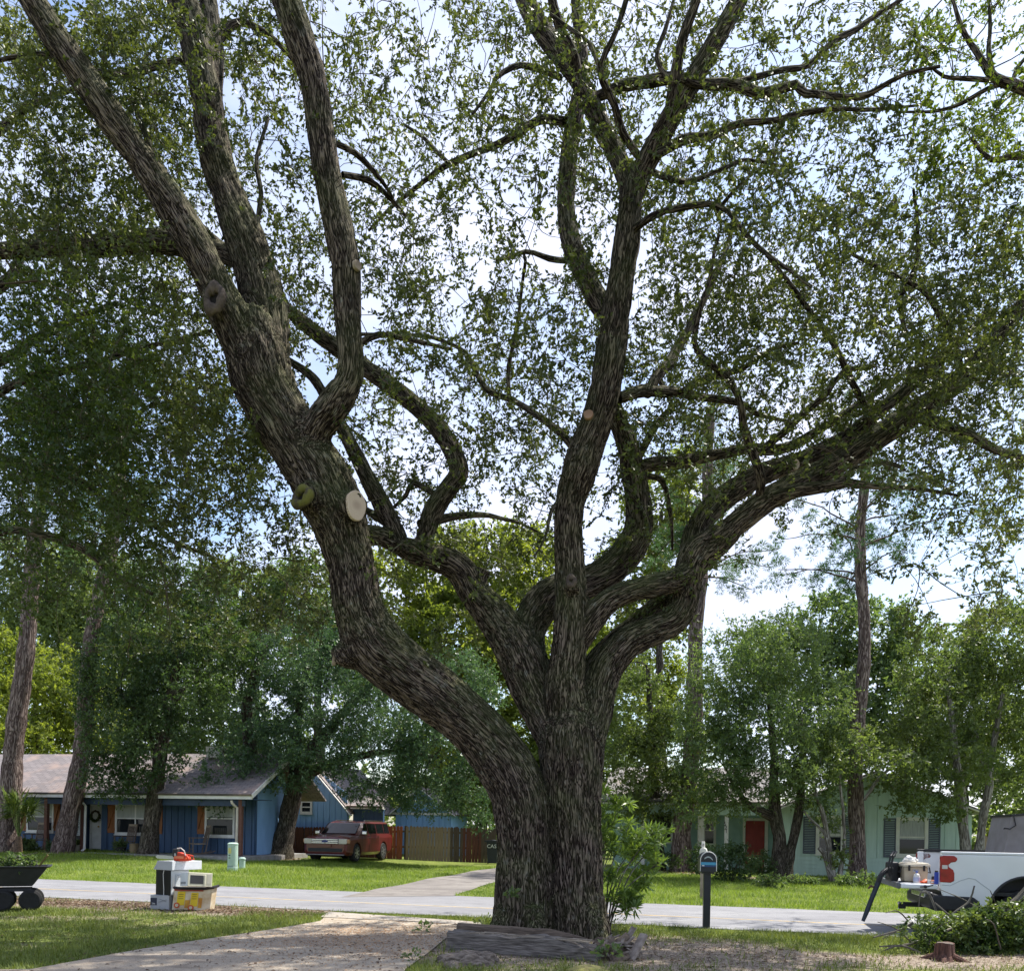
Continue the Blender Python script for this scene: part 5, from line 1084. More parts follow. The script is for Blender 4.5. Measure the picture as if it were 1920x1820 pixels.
for i in range(nl):
    za, zb_ = zb0+(zlap-zb0)*i/nl, zb0+(zlap-zb0)*(i+1)/nl
    MB().prism([(-.034, za), (0, za), (0, zb_-.004), (-.016, zb_-.004)], gx0, gx1, 'x').build('lap_board', MINT, hg)
MB().prism([(gx0, zb0-.3), (gx1, zb0-.3), (gx1, gzE), (gpk, gzp), (gx0, gzE)], .003, 5.5).build('wall', MINT, hg)
for s, xe in ((1, gx1+.4), (-1, gx0-.4)):
    ze_ = gzE-.16; roof_slab('roof', [(xe, -.45, ze_+.12), (xe, 6, ze_+.12), (gpk, 6, gzp+.12+.002*s), (gpk, -.45, gzp+.12+.002*s)], ROOFG, hg)
    MB().bar((xe, -.46, ze_+.02), (gpk, -.46, gzp+.02), .04, .18, up=(0, 1, 0)).build('rake_board', OFFW, hg)
for a_, b2 in (((1530, 1527), (1582, 1602)), ((1680, 1531), (1739, 1607))):
    win_px(hg, FG, a_, b2, trim=.13, frame=OFFW, blind=.47)
def louver(x0, x1, z0, z1, y):
    s = MB().box((x0, y-.03, z0), (x0+.05, y, z1)).box((x1-.05, y-.03, z0), (x1, y, z1)).box((x0+.05, y-.03, z0), (x1-.05, y, z0+.06)).box((x0+.05, y-.03, z1-.06), (x1-.05, y, z1)).build('shutter', SLATE, hg)
    n = 20
    for i in range(n):
        z = z0+.07+(z1-z0-.14)*i/n; MB().add([(x0+.05, y-.006, z+.05), (x1-.05, y-.006, z+.05), (x1-.05, y-.026, z), (x0+.05, y-.026, z)], [(0, 1, 2, 3)]).build('slat', SLATE, s)
for p0, p1 in (((1506, 1530), (1529, 1600)), ((1583, 1530), (1600, 1602)), ((1657, 1533), (1679, 1607)), ((1740, 1534), (1762, 1608))):
    (x0, z1), (x1, z0) = gp(*p0), gp(*p1); louver(x0, x1, z0, z1, -.022)
# left wing with porch
yW = 2.6; yP = 1.0; lx0 = gp(1150, 1560, yW)[0]; lx1 = gx0; zW = gp(1400, 1520, yW)[1]
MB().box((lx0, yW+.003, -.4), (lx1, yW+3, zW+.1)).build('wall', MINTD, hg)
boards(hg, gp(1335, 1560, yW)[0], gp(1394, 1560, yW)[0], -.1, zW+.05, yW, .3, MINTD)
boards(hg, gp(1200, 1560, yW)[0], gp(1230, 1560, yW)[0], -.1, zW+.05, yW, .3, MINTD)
d0, d1 = gp(1398, 1538, yW), gp(1434, 1538, yW)
RED = mat('red_door', (.30, .028, .018), (.22, .02, .014), scale=3, rough=.45)
rd = MB().box((d0[0], yW-.05, .02), (d1[0], yW-.01, d0[1])).build('door', RED, hg, bevel=.01)
for zz in ((.2, .85), (1.0, d0[1]-.15)): MB().box((d0[0]+.12, yW-.062, zz[0]), ((d0[0]+d1[0])/2-.05, yW-.049, zz[1])).box(((d0[0]+d1[0])/2+.05, yW-.062, zz[0]), (d1[0]-.12, yW-.049, zz[1])).build('panel', RED, rd, bevel=.008)
MB().lathe([(.025, 0), (.04, -.03), (.03, -.06)], 12, (d0[0]+.1, yW-.05, 1.0), 'y').build('handle', flat('brass', (.45, .3, .1), .3, 1), rd)
MB().box((d0[0]-.11, yW-.07, 0), (d0[0]-.005, yW-.003, d0[1]+.11)).box((d1[0]+.005, yW-.07, 0), (d1[0]+.14, yW-.003, d0[1]+.11)).box((d0[0]-.005, yW-.07, d0[1]+.005), (d1[0]+.005, yW-.003, d0[1]+.11)).build('door_frame', OFFW, hg)
for p0, p1 in (((1318, 1527), (1342, 1585)), ((1222, 1524), (1262, 1580))): win_px(hg, FG, p0, p1, yW, trim=.1, frame=OFFW)
zB0, zB1 = gp(1400, 1528, yP)[1], gp(1400, 1510, yP)[1]
MB().box((lx0-.2, yP-.08, zB0), (lx1-.02, yP+.08, zB1)).build('porch_beam', MINT, hg)
MB().box((lx0-.3, yP-.25, zB1), (lx1-.02, yP-.2, zB1+.14)).build('fascia', OFFW, hg)
roof_slab('roof', [(lx0-.4, yP-.3, zB1+.15), (lx1+.1, yP-.3, zB1+.15), (lx1+.1, yW+3.2, zB1+.15+1.75), (lx0-.4, yW+3.2, zB1+.15+1.75)], ROOFG, hg)
for px_, w_ in ((1362, .16), (1314, .26), (1206, .16)):
    xp = gp(px_, 1560, yP)[0]; MB().box((xp-w_/2, yP-.075, -.1), (xp+w_/2, yP+.075, zB0-.002)).build('porch_post', WHITE, hg, bevel=.01)
DIG = flat('number_black', (.03, .03, .035), .5)
for i, ch in enumerate('521'):
    xn, zn = gp(1359.5+i*1.2, 1544+i*7, yP-.08); o = obj('house_number', text_mesh(ch, .24), DIG, hg, (xn, yP-.08, zn), (R(90), 0, 0))
MB().box((lx0-.2, yP-.4, -.4), (lx1-.003, yW, -.02)).build('slab', SLAB, hg)
# pale grey weathered fence piece right of the green house
fence('short weathered fence seen above the pickup bed by the grey trunks', P(1836, 1640, 36), P(1990, 1640, 35.5), 1.7, lambda t: FENCE[1])
# ================================================================== vehicles
CARGLASS = flat('car_glass', (.008, .010, .012), .08, spec=.18); RUBBER = mat('tyre_rubber', (.018, .018, .019), (.012, .012, .013), scale=20, rough=.85)
CHROME = flat('chrome', (.62, .63, .65), .18, 1); ALLOY = flat('alloy_wheel', (.52, .53, .55), .3, .9); BLACKP = mat('black_plastic', (.022, .022, .024), (.015, .015, .017), scale=12, rough=.55)
def paint(name, c, flake=.0):
    return mat(name, c, tuple(x*.93 for x in c), scale=2, rough=.32, coat=.6, spec=.5)
def wheel(parent, loc, r, wdt, side, spokes=7, rim_f=.68):
    """side=+1: outer face towards +y"""
    w_ = obj('wheel', MB().lathe([(r*.55, -wdt/2), (r*.92, -wdt/2), (r, -wdt*.32), (r, wdt*.32), (r*.92, wdt/2), (r*.55, wdt/2)], 30, axis='y').mesh('tyre'), RUBBER, parent, loc)
    y = side*(wdt/2-.012); m = MB(); rr = r*rim_f
    ring = []
    for k in range(28):
        a = 2*math.pi*k/28; ring.append([((rr+dr_)*math.cos(a), y+dy_, (rr+dr_)*math.sin(a)) for dr_, dy_ in ((0, 0), (0, side*.012), (-.03, side*.012), (-.035, -side*.04))])
    ring.append(ring[0]); m.loft(ring, caps=False)
    for k in range(spokes):
        a = 2*math.pi*k/spokes; t = a+.16
        m.bar((.03*math.cos(a), y, .03*math.sin(a)), ((rr-.02)*math.cos(a), y, (rr-.02)*math.sin(a)), .055, .025, up=(0, 1, 0))
    m.lathe([(.07, -.015), (.065, .012), (.02, .018)], 14, (0, y, 0), 'y')
    m.build('rim', ALLOY, w_)
    MB().lathe([(rr, 0), (rr, .004)], 24, (0, y-side*.05, 0), 'y').build('brake_disc', flat('brake_dark', (.03, .03, .032), .6, .5), w_)
    return w_
def quad_panel(q, off, th=.01):
    q = [Vector(p) for p in q]; n = (q[1]-q[0]).cross(q[3]-q[0]).normalized()*off
    s = n.normalized()*th*(1 if True else 1); return MB().add([p+n for p in q]+[p+n-s for p in q], [(0, 1, 2, 3), (7, 6, 5, 4), (0, 4, 5, 1), (1, 5, 6, 2), (2, 6, 7, 3), (3, 7, 4, 0)])
def boolean_cut(o, cutter):
    md = o.modifiers.new('cut', 'BOOLEAN'); md.operation = 'DIFFERENCE'; md.object = cutter; md.solver = 'EXACT'
    dg = bpy.context.evaluated_depsgraph_get(); me = bpy.data.meshes.new_from_object(o.evaluated_get(dg)); o.modifiers.clear(); o.data = me
    bpy.data.objects.remove(cutter)
# ---------------- red crossover
MAROON = paint('maroon_paint', (.105, .014, .013)); c0 = P(650, 1600, 34.3); sp = onG(P(656, 1600, 36.2).x, 36.3)
suv = thing('parked_car', 'dark red boxy crossover car parked on the grass before the fence', 'car', (sp.x, sp.y, sp.z), R(-90-12))
def ringx(x, w_, z0, z1, r_=.12, crown_=.03):
    return [(x, -w_+r_*.6, z0), (x, -w_, z0+r_), (x, -w_*1.0, z1-r_*1.4), (x, -w_+.05, z1-.03), (x, -w_*.5, z1+crown_), (x, w_*.5, z1+crown_), (x, w_-.05, z1-.03), (x, w_, z1-r_*1.4), (x, w_, z0+r_), (x, w_-r_*.6, z0)]
body = MB().loft([ringx(2.55, .80, .40, .88, .1), ringx(2.50, .90, .30, .98), ringx(2.30, .955, .26, 1.04), ringx(1.3, .965, .25, 1.10), ringx(0, .965, .25, 1.12), ringx(-2.1, .965, .26, 1.13), ringx(-2.45, .94, .32, 1.12), ringx(-2.53, .86, .42, 1.08)]).build('body', MAROON, suv)
cut = MB()
for x in (1.58, -1.42): cut.cyl((x, -1.2, .37), (x, -.62, .37), .43, .43, 32); cut.cyl((x, .62, .37), (x, 1.2, .37), .43, .43, 32)
boolean_cut(body, cut.build('cutter', BLACKP, suv)); body.data.materials.clear(); body.data.materials.append(MAROON)
md = body.modifiers.new('b', 'BEVEL'); md.width = .02; md.segments = 2; md.limit_method = 'ANGLE'; md.angle_limit = R(30)
def gh(t, f):      # greenhouse outline: t 0 belt ..1 roof
    return {'xf': 1.32-.85*t, 'xr': -2.47+.13*t, 'w': .90-.13*t, 'z': 1.09+.53*t}[f]
rings = []
for t in (0, .5, .93, 1.0):
    xf, xr, w_, z = gh(t, 'xf'), gh(t, 'xr'), gh(t, 'w'), gh(t, 'z')
    if t == 1.0: xf -= .12; xr += .06; w_ -= .07; z += .02
    rings.append([(xf, -w_*.86, z), (xf+.10*(1-t*.4), 0, z), (xf, w_*.86, z), (xf-.16, w_, z), (xr+.08, w_, z), (xr, w_*.9, z), (xr, -w_*.9, z), (xr+.08, -w_, z), (xf-.16, -w_, z)])
MB().loft(rings).build('cabin', MAROON, suv, bevel=.015)
def side_pt(x, t, s): return (x, s*(gh(t, 'w')+.006), gh(t, 'z'))
for s in (1, -1):
    for xa, xb2, xa2, xb3 in ((.28, .98, .28, .52), (-.72, .22, -.72, .22), (-1.62, -.78, -1.62, -.78), (-2.30, -1.68, -2.24, -1.68)):
        q = [side_pt(xa, .10, s), side_pt(xb2, .10, s), side_pt(xb3, .88, s), side_pt(xa2, .88, s)]
        MB().add(q+[(x, y-s*.01, z) for x, y, z in q], [(0, 1, 2, 3), (7, 6, 5, 4), (0, 4, 5, 1), (1, 5, 6, 2), (2, 6, 7, 3), (3, 7, 4, 0)]).build('side_window', CARGLASS, suv)
wq = [(1.31+.03, -.74, 1.15), (1.31+.03, .74, 1.15), (.56+.05, .68, 1.565), (.56+.05, -.68, 1.565)]
nw = 6; m = MB(); rr_ = []
for i in range(nw+1):
    u = i/nw; b_ = 4*u*(1-u); lo = Vector(wq[0]).lerp(Vector(wq[1]), u)+Vector((.085*b_, 0, 0)); hi = Vector(wq[3]).lerp(Vector(wq[2]), u)+Vector((.06*b_, 0, 0)); rr_.append([lo, hi, hi-Vector((.03, 0, .01)), lo-Vector((.03, 0, .01))])
m.loft(rr_).build('windshield', CARGLASS, suv, smooth=False)
for x in (1.58, -1.42):
    for s in (1, -1): wheel(suv, (x, s*.84, .37), .37, .24, s)
gr = MB().box((2.50, -.55, .74), (2.585, .55, .93)).build('grille', flat('grille_black', (.03, .035, .05), .4), suv, bevel=.01)
for z in (.77, .835, .90): MB().box((2.58, -.55, z-.016), (2.598, .55, z+.016)).build('chrome_bar', CHROME, gr)
em = MB().lathe([(.11, 0), (.105, .012), (.02, .014)], 24, axis='x'); em.v = [(x+2.6, y*1.2, z*.55+.835) for x, y, z in em.v]; em.build('badge', flat('badge_blue', (.02, .04, .16), .3), gr)
LAMP = flat('headlamp', (.55, .52, .42), .12); 
for s in (1, -1):
    MB().box((2.36, s*.56, .73), (2.57, s*.90, .935)).build('headlight', LAMP, suv, bevel=.02)
    MB().box((2.30, s*.90-.02*s, .76), (2.50, s*.962, .92)).build('turn_lamp', flat('amber_lamp', (.55, .30, .16), .25), suv, bevel=.015)
    mr = MB().box((.95, s*.93, 1.10), (1.08, s*1.14, 1.25)).build('mirror', CHROME, suv, bevel=.03)
    MB().box((.1, s*.62, 1.655), (-2.0, s*.66, 1.70)).build('roof_rail', CHROME, suv, bevel=.01)
    for x in (.18, -.82): MB().box((x, s*.968, .98), (x+.2, s*.99, 1.01)).build('door_handle', CHROME, suv, bevel=.006)
    for x in (1.08, .25, -.75): MB().box((x-.006, s*.9655-.004, .40), (x+.006, s*.9655+.004, 1.05)).build('door_gap', BLACKP, suv)
    MB().box((-2.535, s*.62, .70), (-2.50, s*.93, 1.05)).build('tail_lamp', flat('tail_red', (.35, .01, .01), .2), suv, bevel=.015)
MB().box((2.50, -.72, .42), (2.575, .72, .56)).build('air_intake', BLACKP, suv, bevel=.01)
MB().box((2.42, -.80, .285), (2.585, .80, .32)).build('bumper_strip', flat('bumper_grey', (.25, .24, .24), .4), suv, bevel=.01)
MB().box((2.586, -.26, .60), (2.60, .26, .71)).build('number_plate', MAROON, suv)
# ---------------- white pickup
WPAINT = paint('white_paint', (.70, .72, .74)); YT = 14.3; rc = P(1765, 1600, YT)
trk = thing('pickup_truck', 'white pickup truck with its tailgate lowered parked at the road edge', 'pickup', (rc.x, YT, 0), R(-14.5))
trk.location = trk.location+Vector((math.sin(R(14.5)), math.cos(R(14.5)), 0))*.99   # origin on the centre line, tail at x=0
def bedside(s):
    yo, yi = s*.99, s*.93; prof = [(0, .80), (.10, .56), (.62, .50)]
    arc = [(1.30+.56*math.cos(a), .44+.58*math.sin(a)) for a in [math.pi-.06-i*(math.pi-.12)/18 for i in range(19)]]
    poly = [(0, 1.375), (0, .80), (.04, .62), (.50, .50), (.70, .48)]+arc+[(1.9, .50), (2.06, .50), (2.06, 1.375)]
    b = MB().prism(poly, yi, yo).build('bed_side', WPAINT, trk, bevel=.018)
    MB().box((-.005, s*.915, 1.376), (2.06, s*.995, 1.42)).build('rail_cap', WPAINT if s < 0 else BLACKP, trk, bevel=.015)
    MB().box((.12, s*.88, 1.38), (1.9, s*.914, 1.425)).build('bed_rail_trim', BLACKP, trk)
    # wheel arch lip
    m = MB(); a2 = [(1.30+.565*math.cos(a), s*.985, .44+.585*math.sin(a)) for a in [math.pi-.02-i*(math.pi-.04)/22 for i in range(23)]]; m.tube(a2, .026, 8); m.build('arch_lip', BLACKP, trk)
    m = MB(); m.prism([(1.30+.55*math.cos(a), .44+.57*math.sin(a)) for a in [math.pi-i*math.pi/18 for i in range(19)]], s*.60, s*.62); m.build('wheel_well', BLACKP, trk)
    m = MB(); m.loft([[(1.30+.56*math.cos(a), y, .44+.58*math.sin(a)) for y in (s*.93, s*.61)] for a in [math.pi-i*math.pi/18 for i in range(19)]], close=False, caps=False); m.build('wheel_well', BLACKP, trk)
    # tail lamp
    tl = [(-.012, 1.335), (-.012, .905), (.15, .90), (.205, .93), (.205, 1.06), (.185, 1.115), (.115, 1.165), (.115, 1.20), (.15, 1.235), (.22, 1.25), (.245, 1.28), (.245, 1.315), (.20, 1.35), (.03, 1.352)]
    t = MB().prism(tl, s*.93, s*1.002).build('tail_lamp', mat('lamp_red', (.36, .008, .012), (.22, .004, .006), scale=9, rough=.25, coat=.25), trk, bevel=.012)
    MB().box((.01, s*.985, 1.125), (.10, s*1.006, 1.195)).build('reverse_lens', flat('lens_clear', (.62, .58, .55), .2), t, bevel=.01)
    MB().tube([(.02, s*.992, .86), (.14, s*.992, .85), (.30, s*.992, .94), (.42, s*.992, .985), (.52, s*.992, .97), (.66, s*.992, .86), (.74, s*.992, .80)], .006, 6).build('body_crease', flat('crease_grey', (.45, .48, .50), .4), trk)
    return b
bedside(-1); bedside(1)
MB().box((0, -.93, .70), (2.06, .93, .76)).build('bed_floor', BLACKP, trk)
MB().box((2.0, -.93, .76), (2.06, .93, 1.38)).build('bed_front', WPAINT, trk)
for s in (-1, 1): MB().box((-.002, s*.87, .80), (.10, s*.928, 1.374)).build('bed_post', WPAINT, trk, bevel=.01)
MB().lathe([(.02, 0), (.02, -.004)], 12, (-.003, .90, 1.24), 'x').build('bed_latch', BLACKP, trk)
tg = MB().box((-.60, -.90, .775), (-.02, .90, .855)).build('tailgate', WPAINT, trk, bevel=.02)
MB().box((-.655, -.88, .765), (-.598, .88, .87)).build('edge_trim', mat('grey_plastic', (.14, .145, .155), (.11, .115, .12), rough=.6), tg, bevel=.02)
MB().box((-.55, -.85, .8555), (-.06, .85, .862)).build('tread_panel', mat('grey_plastic2', (.55, .56, .58), rough=.5), tg)
MB().lathe([(.028, 0), (.028, -.02), (.012, -.025)], 12, (-.22, -.90, .815), 'y').build('hinge_pin', BLACKP, tg)
MB().bar((-.30, -.905, .81), (-.20, -.905, .82), .02, .02).bar((-.20, -.905, .815), (-.1, -.905, .845), .014, .014).build('latch', BLACKP, tg)
bp_ = MB().prism([(-.16, .62), (-.16, .47), (-.10, .42), (.52, .44), (.62, .50), (.60, .60), (.50, .68), (.0, .69), (-.10, .68)], -1.0, 1.0).build('bumper', BLACKP, trk, bevel=.03)
MB().box((-.17, -.55, .60), (-.02, .55, .70)).build('bumper_step', flat('bumper_chrome', (.4, .41, .43), .25, .8), bp_, bevel=.02)
h_ = MB().box((-.40, -.05, .40), (.3, .05, .48)).box((-.48, -.04, .36), (-.36, .04, .44)).build('hitch', BLACKP, trk, bevel=.01)
MB().lathe([(.03, .36), (.018, .38), (.018, .42), (.036, .45), (.036, .47), (.01, .49)], 14, (-.46, 0, 0)).build('hitch_ball', CHROME, h_)
MB().box((.2, -.55, .36), (5.3, -.42, .52)).box((.2, .42, .36), (5.3, .55, .52)).build('chassis', BLACKP, trk)
cab = MB()
def cring(x, w_, z0, z1): return [(x, -w_, z0), (x, -w_, z1-.06), (x, -w_+.08, z1), (x, w_-.08, z1), (x, w_, z1-.06), (x, w_, z0)]
cab.loft([cring(2.10, .97, .50, 1.40), cring(2.3, .99, .46, 1.42), cring(4.3, .99, .46, 1.40), cring(5.6, .97, .46, 1.32), cring(5.78, .90, .50, 1.22)]); cab_o = cab.build('cab', WPAINT, trk, bevel=.03)
cut = MB().cyl((4.95, -1.3, .42), (4.95, -.6, .42), .50, .5, 28).cyl((4.95, .6, .42), (4.95, 1.3, .42), .50, .5, 28); boolean_cut(cab_o, cut.build('cutter', BLACKP, trk)); cab_o.data.materials.clear(); cab_o.data.materials.append(WPAINT)
g_ = MB().loft([[(x0_, -w_, z) for x0_, w_, z in ((2.15, .92, 1.40),)]+[(4.5, -.92, 1.40), (4.5, .92, 1.40), (2.15, .92, 1.40)], [(2.22, -.80, 1.95), (3.75, -.80, 1.95), (3.75, .80, 1.95), (2.22, .80, 1.95)]]).build('cab_roof', WPAINT, trk, bevel=.05)
for s in (-1, 1):
    for xa, xb2, xt0, xt1 in ((2.35, 3.15, 2.40, 3.12), (3.22, 4.22, 3.20, 3.62)):
        q = [(xa, s*.915, 1.45), (xb2, s*.915, 1.45), (xt1, s*.825, 1.87), (xt0, s*.825, 1.87)]; MB().add(q+[(x, y-s*.02, z) for x, y, z in q], [(0, 1, 2, 3), (7, 6, 5, 4), (0, 4, 5, 1), (1, 5, 6, 2), (2, 6, 7, 3), (3, 7, 4, 0)]).build('side_window', CARGLASS, trk)
MB().add([(2.135, -.75, 1.46), (2.135, .75, 1.46), (2.19, .70, 1.86), (2.19, -.70, 1.86), (2.16, -.75, 1.46), (2.16, .75, 1.46), (2.22, .70, 1.86), (2.22, -.70, 1.86)], [(3, 2, 1, 0), (4, 5, 6, 7), (0, 1, 5, 4), (2, 3, 7, 6)]).build('rear_window', CARGLASS, trk)
q = [(4.46, -.80, 1.43), (4.46, .80, 1.43), (3.82, .72, 1.90), (3.82, -.72, 1.90)]; MB().add(q+[(x-.03, y, z-.02) for x, y, z in q], [(0, 1, 2, 3), (7, 6, 5, 4), (0, 4, 5, 1), (1, 5, 6, 2), (2, 6, 7, 3), (3, 7, 4, 0)]).build('windshield', CARGLASS, trk)
for x in (1.30, 4.95):
    for s in (-1, 1): wheel(trk, (x, s*.83, .405), .405, .28, s, 8, .58)
# grey box standing in the bed
GREYM = mat('grey_sheet', (.25, .235, .24), (.19, .175, .175), scale=5, rough=.65, contrast=(.3, .7), metal=.2)
bxp = FB and trk.location
tb = thing('debris_box', 'grey sheet metal box with slanted end standing in the pickup bed', 'box', trk.location+Vector((0, 0, .76)), R(-14.5))
MB().prism([(1.02, .0), (1.95, .0), (1.95, 1.36), (1.24, 1.28)], -.30, .85).build('panel', GREYM, tb, bevel=.012)
MB().bar((1.23, -.31, 1.29), (1.96, -.31, 1.37), .035, .035).bar((1.23, -.30, 1.29), (1.23, .85, 1.29), .035, .035).build('top_rim', BLACKP, tb)
MB().tube([(1.20, -.32, 1.06), (1.12, -.33, 1.07), (1.12, -.33, 1.05)], .012, 6).tube([(1.27, -.32, 1.28), (1.30, -.33, 1.12), (1.20, -.33, 1.05)], .010, 6).tube([(1.7, -.32, 1.30), (1.6, -.34, 1.28), (1.64, -.34, 1.24)], .012, 6).build('hook', BLACKP, tb)
# ---------------- things on the tailgate
def on_tail(xl, yl, z=.862):
    a = R(-14.5); return trk.location+Vector((xl*math.cos(a)-yl*math.sin(a), xl*math.sin(a)+yl*math.cos(a), z))
TAN = mat('tan_plastic', (.47, .40, .29), (.40, .335, .24), scale=6, rough=.5)
ck = thing('cooler', 'tan hard plastic cooler with black rubber latches on the open tailgate', 'cooler', on_tail(-.30, -.35), R(-14.5+3))
MB().loft([[(-.20*f, -.17*f, z), (.20*f, -.17*f, z), (.20*f, .17*f, z), (-.20*f, .17*f, z)] for f, z in ((.93, .012), (1.0, .27))]).build('tub', TAN, ck, bevel=.02)
MB().box((-.225, -.195, .272), (.225, .195, .315)).box((-.205, -.175, .315), (.205, .175, .338)).build('lid', mat('tan_lid', (.60, .54, .43), rough=.5), ck, bevel=.018)
for x in (-.12, .12): MB().box((x-.018, -.205, .20), (x+.018, -.19, .30)).lathe([(.016, 0), (.016, .02)], 10, (x, -.205, .235), 'y').build('latch', BLACKP, ck, bevel=.005)
for x in (-1, 1): MB().tube([(x*.225, -.10, .27), (x*.245, -.10, .17), (x*.245, .10, .17), (x*.225, .10, .27)], .011, 8).build('handle', BLACKP, ck)
MB().box((-.215, -.15, .0), (-.13, .15, .012)).box((.13, -.15, 0), (.215, .15, .012)).build('foot', BLACKP, ck)
INK = flat('ink_navy', (.04, .05, .09), .5)
pl = MB().box((-.055, -.176, .185), (.045, -.168, .225)).build('logo_plate', flat('plate_grey', (.45, .45, .46), .4), ck, rot=None)
obj('lettering', text_mesh('YETI', .042), INK, ck, (-.005, -.178, .205), (R(90), 0, 0)); obj('lettering', text_mesh('TEAM', .036), INK, ck, (.02, -.172, .125), (R(90), 0, 0))
jug = thing('spray_jug', 'white plastic jug with printed label before the tan cooler', 'jug', on_tail(-.31, -.66), 0)
MB().lathe([(.052, 0), (.055, .01), (.055, .10), (.046, .14), (.02, .165), (.016, .175)], 18).build('bottle', WHITE, jug, smooth=False); MB().lathe([(.02, .175), (.02, .20), (.008, .21)], 14).build('cap', flat('cap_blue', (.08, .12, .4), .4), jug); MB().lathe([(.0562, .03), (.0562, .10)], 18).build('label_band', flat('label_lilac', (.42, .45, .62), .5), jug)
ORNG = mat('orange_plastic', (.72, .10, .02), (.55, .06, .012), scale=9, rough=.5)
og_ = thing('glove', 'orange crumpled work gloves lying before the tan cooler', 'gloves', on_tail(-.20, -.72), R(20))
m = MB(); m.lathe([(.03, 0), (.06, .015), (.055, .04), (.02, .06)], 14); m.v = [(x*1.5, y*.8, z*(1+.3*math.sin(x*60))) for x, y, z in m.v]; m.build('palm', ORNG, og_, smooth=True)
for k in range(4): MB().tube([(.04, -.03+.02*k, .03), (.09, -.035+.024*k, .04-.006*k), (.12, -.03+.02*k, .018)], [.014, .013, .009], 7).build('finger', ORNG, og_)
cn = thing('drink_can', 'pale orange and white can beside the dark bottle on the tailgate', 'can', on_tail(-.075, -.78), 0)
MB().lathe([(.028, 0), (.034, .008), (.034, .055), (.028, .062)], 16).build('can_body', flat('can_orange', (.70, .28, .16), .35), cn); MB().lathe([(.0345, .02), (.0345, .04)], 16).build('band', WHITE, cn)
cb = thing('paper_cup', 'small white crumpled cup next to the orange can', 'cup', on_tail(-.13, -.74), 0)
MB().lathe([(.026, 0), (.034, .06), (.033, .062)], 14).build('cup_wall', WHITE, cb)
dk = thing('dark_bottle', 'small black rounded bottle next to the blue flask', 'bottle', on_tail(-.055, -.70), 0)
MB().lathe([(.028, 0), (.032, .01), (.032, .10), (.024, .125), (.01, .13)], 16).build('bottle_body', BLACKP, dk, smooth=False); MB().lathe([(.0325, .04), (.0325, .07)], 16).build('label_band', flat('label_grey', (.2, .2, .22), .5), dk)
bl = thing('blue_flask', 'tall royal blue flask standing beside the red tail lamp', 'flask', on_tail(-.035, -.83), 0)
MB().lathe([(.03, 0), (.034, .008), (.034, .19), (.03, .20)], 18).build('flask_body', flat('royal_blue', (.03, .07, .42), .35), bl); MB().lathe([(.026, .20), (.026, .225), (.02, .23)], 16).build('cap', BLACKP, bl)
bgp = thing('white_bag', 'crumpled white plastic bag lying on top of the tan cooler', 'bag', on_tail(-.36, -.30, .862+.339), 0)
bm_ = bmesh.new(); bmesh.ops.create_icosphere(bm_, subdivisions=3, radius=1)
for v in bm_.verts:
    p = np.array(v.co)[None]; k = 1+.35*vnoise(p*2.1)[0]+.2*vnoise(p*5)[0]; v.co = Vector((v.co.x*.12*k, v.co.y*.08*k, max(-.04, v.co.z*.07*k)+.04))
me = bpy.data.meshes.new('bag'); bm_.to_mesh(me); bm_.free(); obj('bag', me, WHITE, bgp)
# backpack blower hanging off the tailgate
bw = thing('leaf_blower', 'black backpack leaf blower with its long tube hanging off the tailgate', 'leaf blower', on_tail(-.56, -.30), 0)
o_ = on_tail(-.56, -.30)
def W(px, py, Y): return P(px, py, Y)-o_
YB = o_.y-.05
MB().box((-.11, -.02, .0), (.03, .26, .34)).build('backpack_frame', BLACKP, bw, bevel=.03)
MB().lathe([(.03, -.07), (.13, -.06), (.14, .0), (.12, .07), (.03, .08)], 20, (-.02, .1, .16), 'y').build('fan_housing', BLACKP, bw)
for dx in (0, 5): MB().tube([W(1676+dx, 1596, YB-.1), W(1670+dx, 1604, YB-.18), W(1666+dx, 1622, YB-.18), W(1668+dx, 1640, YB-.1)], .018, 8).build('strap', BLACKP, bw)
pts = [W(1672, 1628, YB), W(1660, 1632, YB-.05), W(1651, 1642, YB-.08), W(1645, 1658, YB-.1)]
hs = []; dd = catmull([(*p, .04) for p in pts], .012)
MB().tube([Vector(x[:3]) for x in dd], [.042+.005*(i % 2) for i in range(len(dd))], 14).build('bellows_hose', BLACKP, bw)
MB().tube([W(1646, 1655, YB-.1), W(1632, 1690, YB-.13), W(1627, 1703, YB-.14)], [.043, .040, .040], 16).build('blower_tube', mat('tube_navy', (.02, .028, .045), (.014, .02, .032), rough=.5), bw)
MB().tube([W(1628, 1701, YB-.14), W(1618, 1726, YB-.16)], [.044, .030], 16).build('nozzle', mat('tube_navy', (.02, .028, .045)), bw)
MB().tube([W(1644, 1663, YB-.1), W(1638, 1662, YB-.1), W(1633, 1660, YB-.1), W(1628, 1665, YB-.1)], [.016, .018, .02, .016], 10).build('throttle_grip', flat('grip_brown', (.09, .045, .03), .6), bw)
# ================================================================== yard things
def scale_at(Y): return F/Y
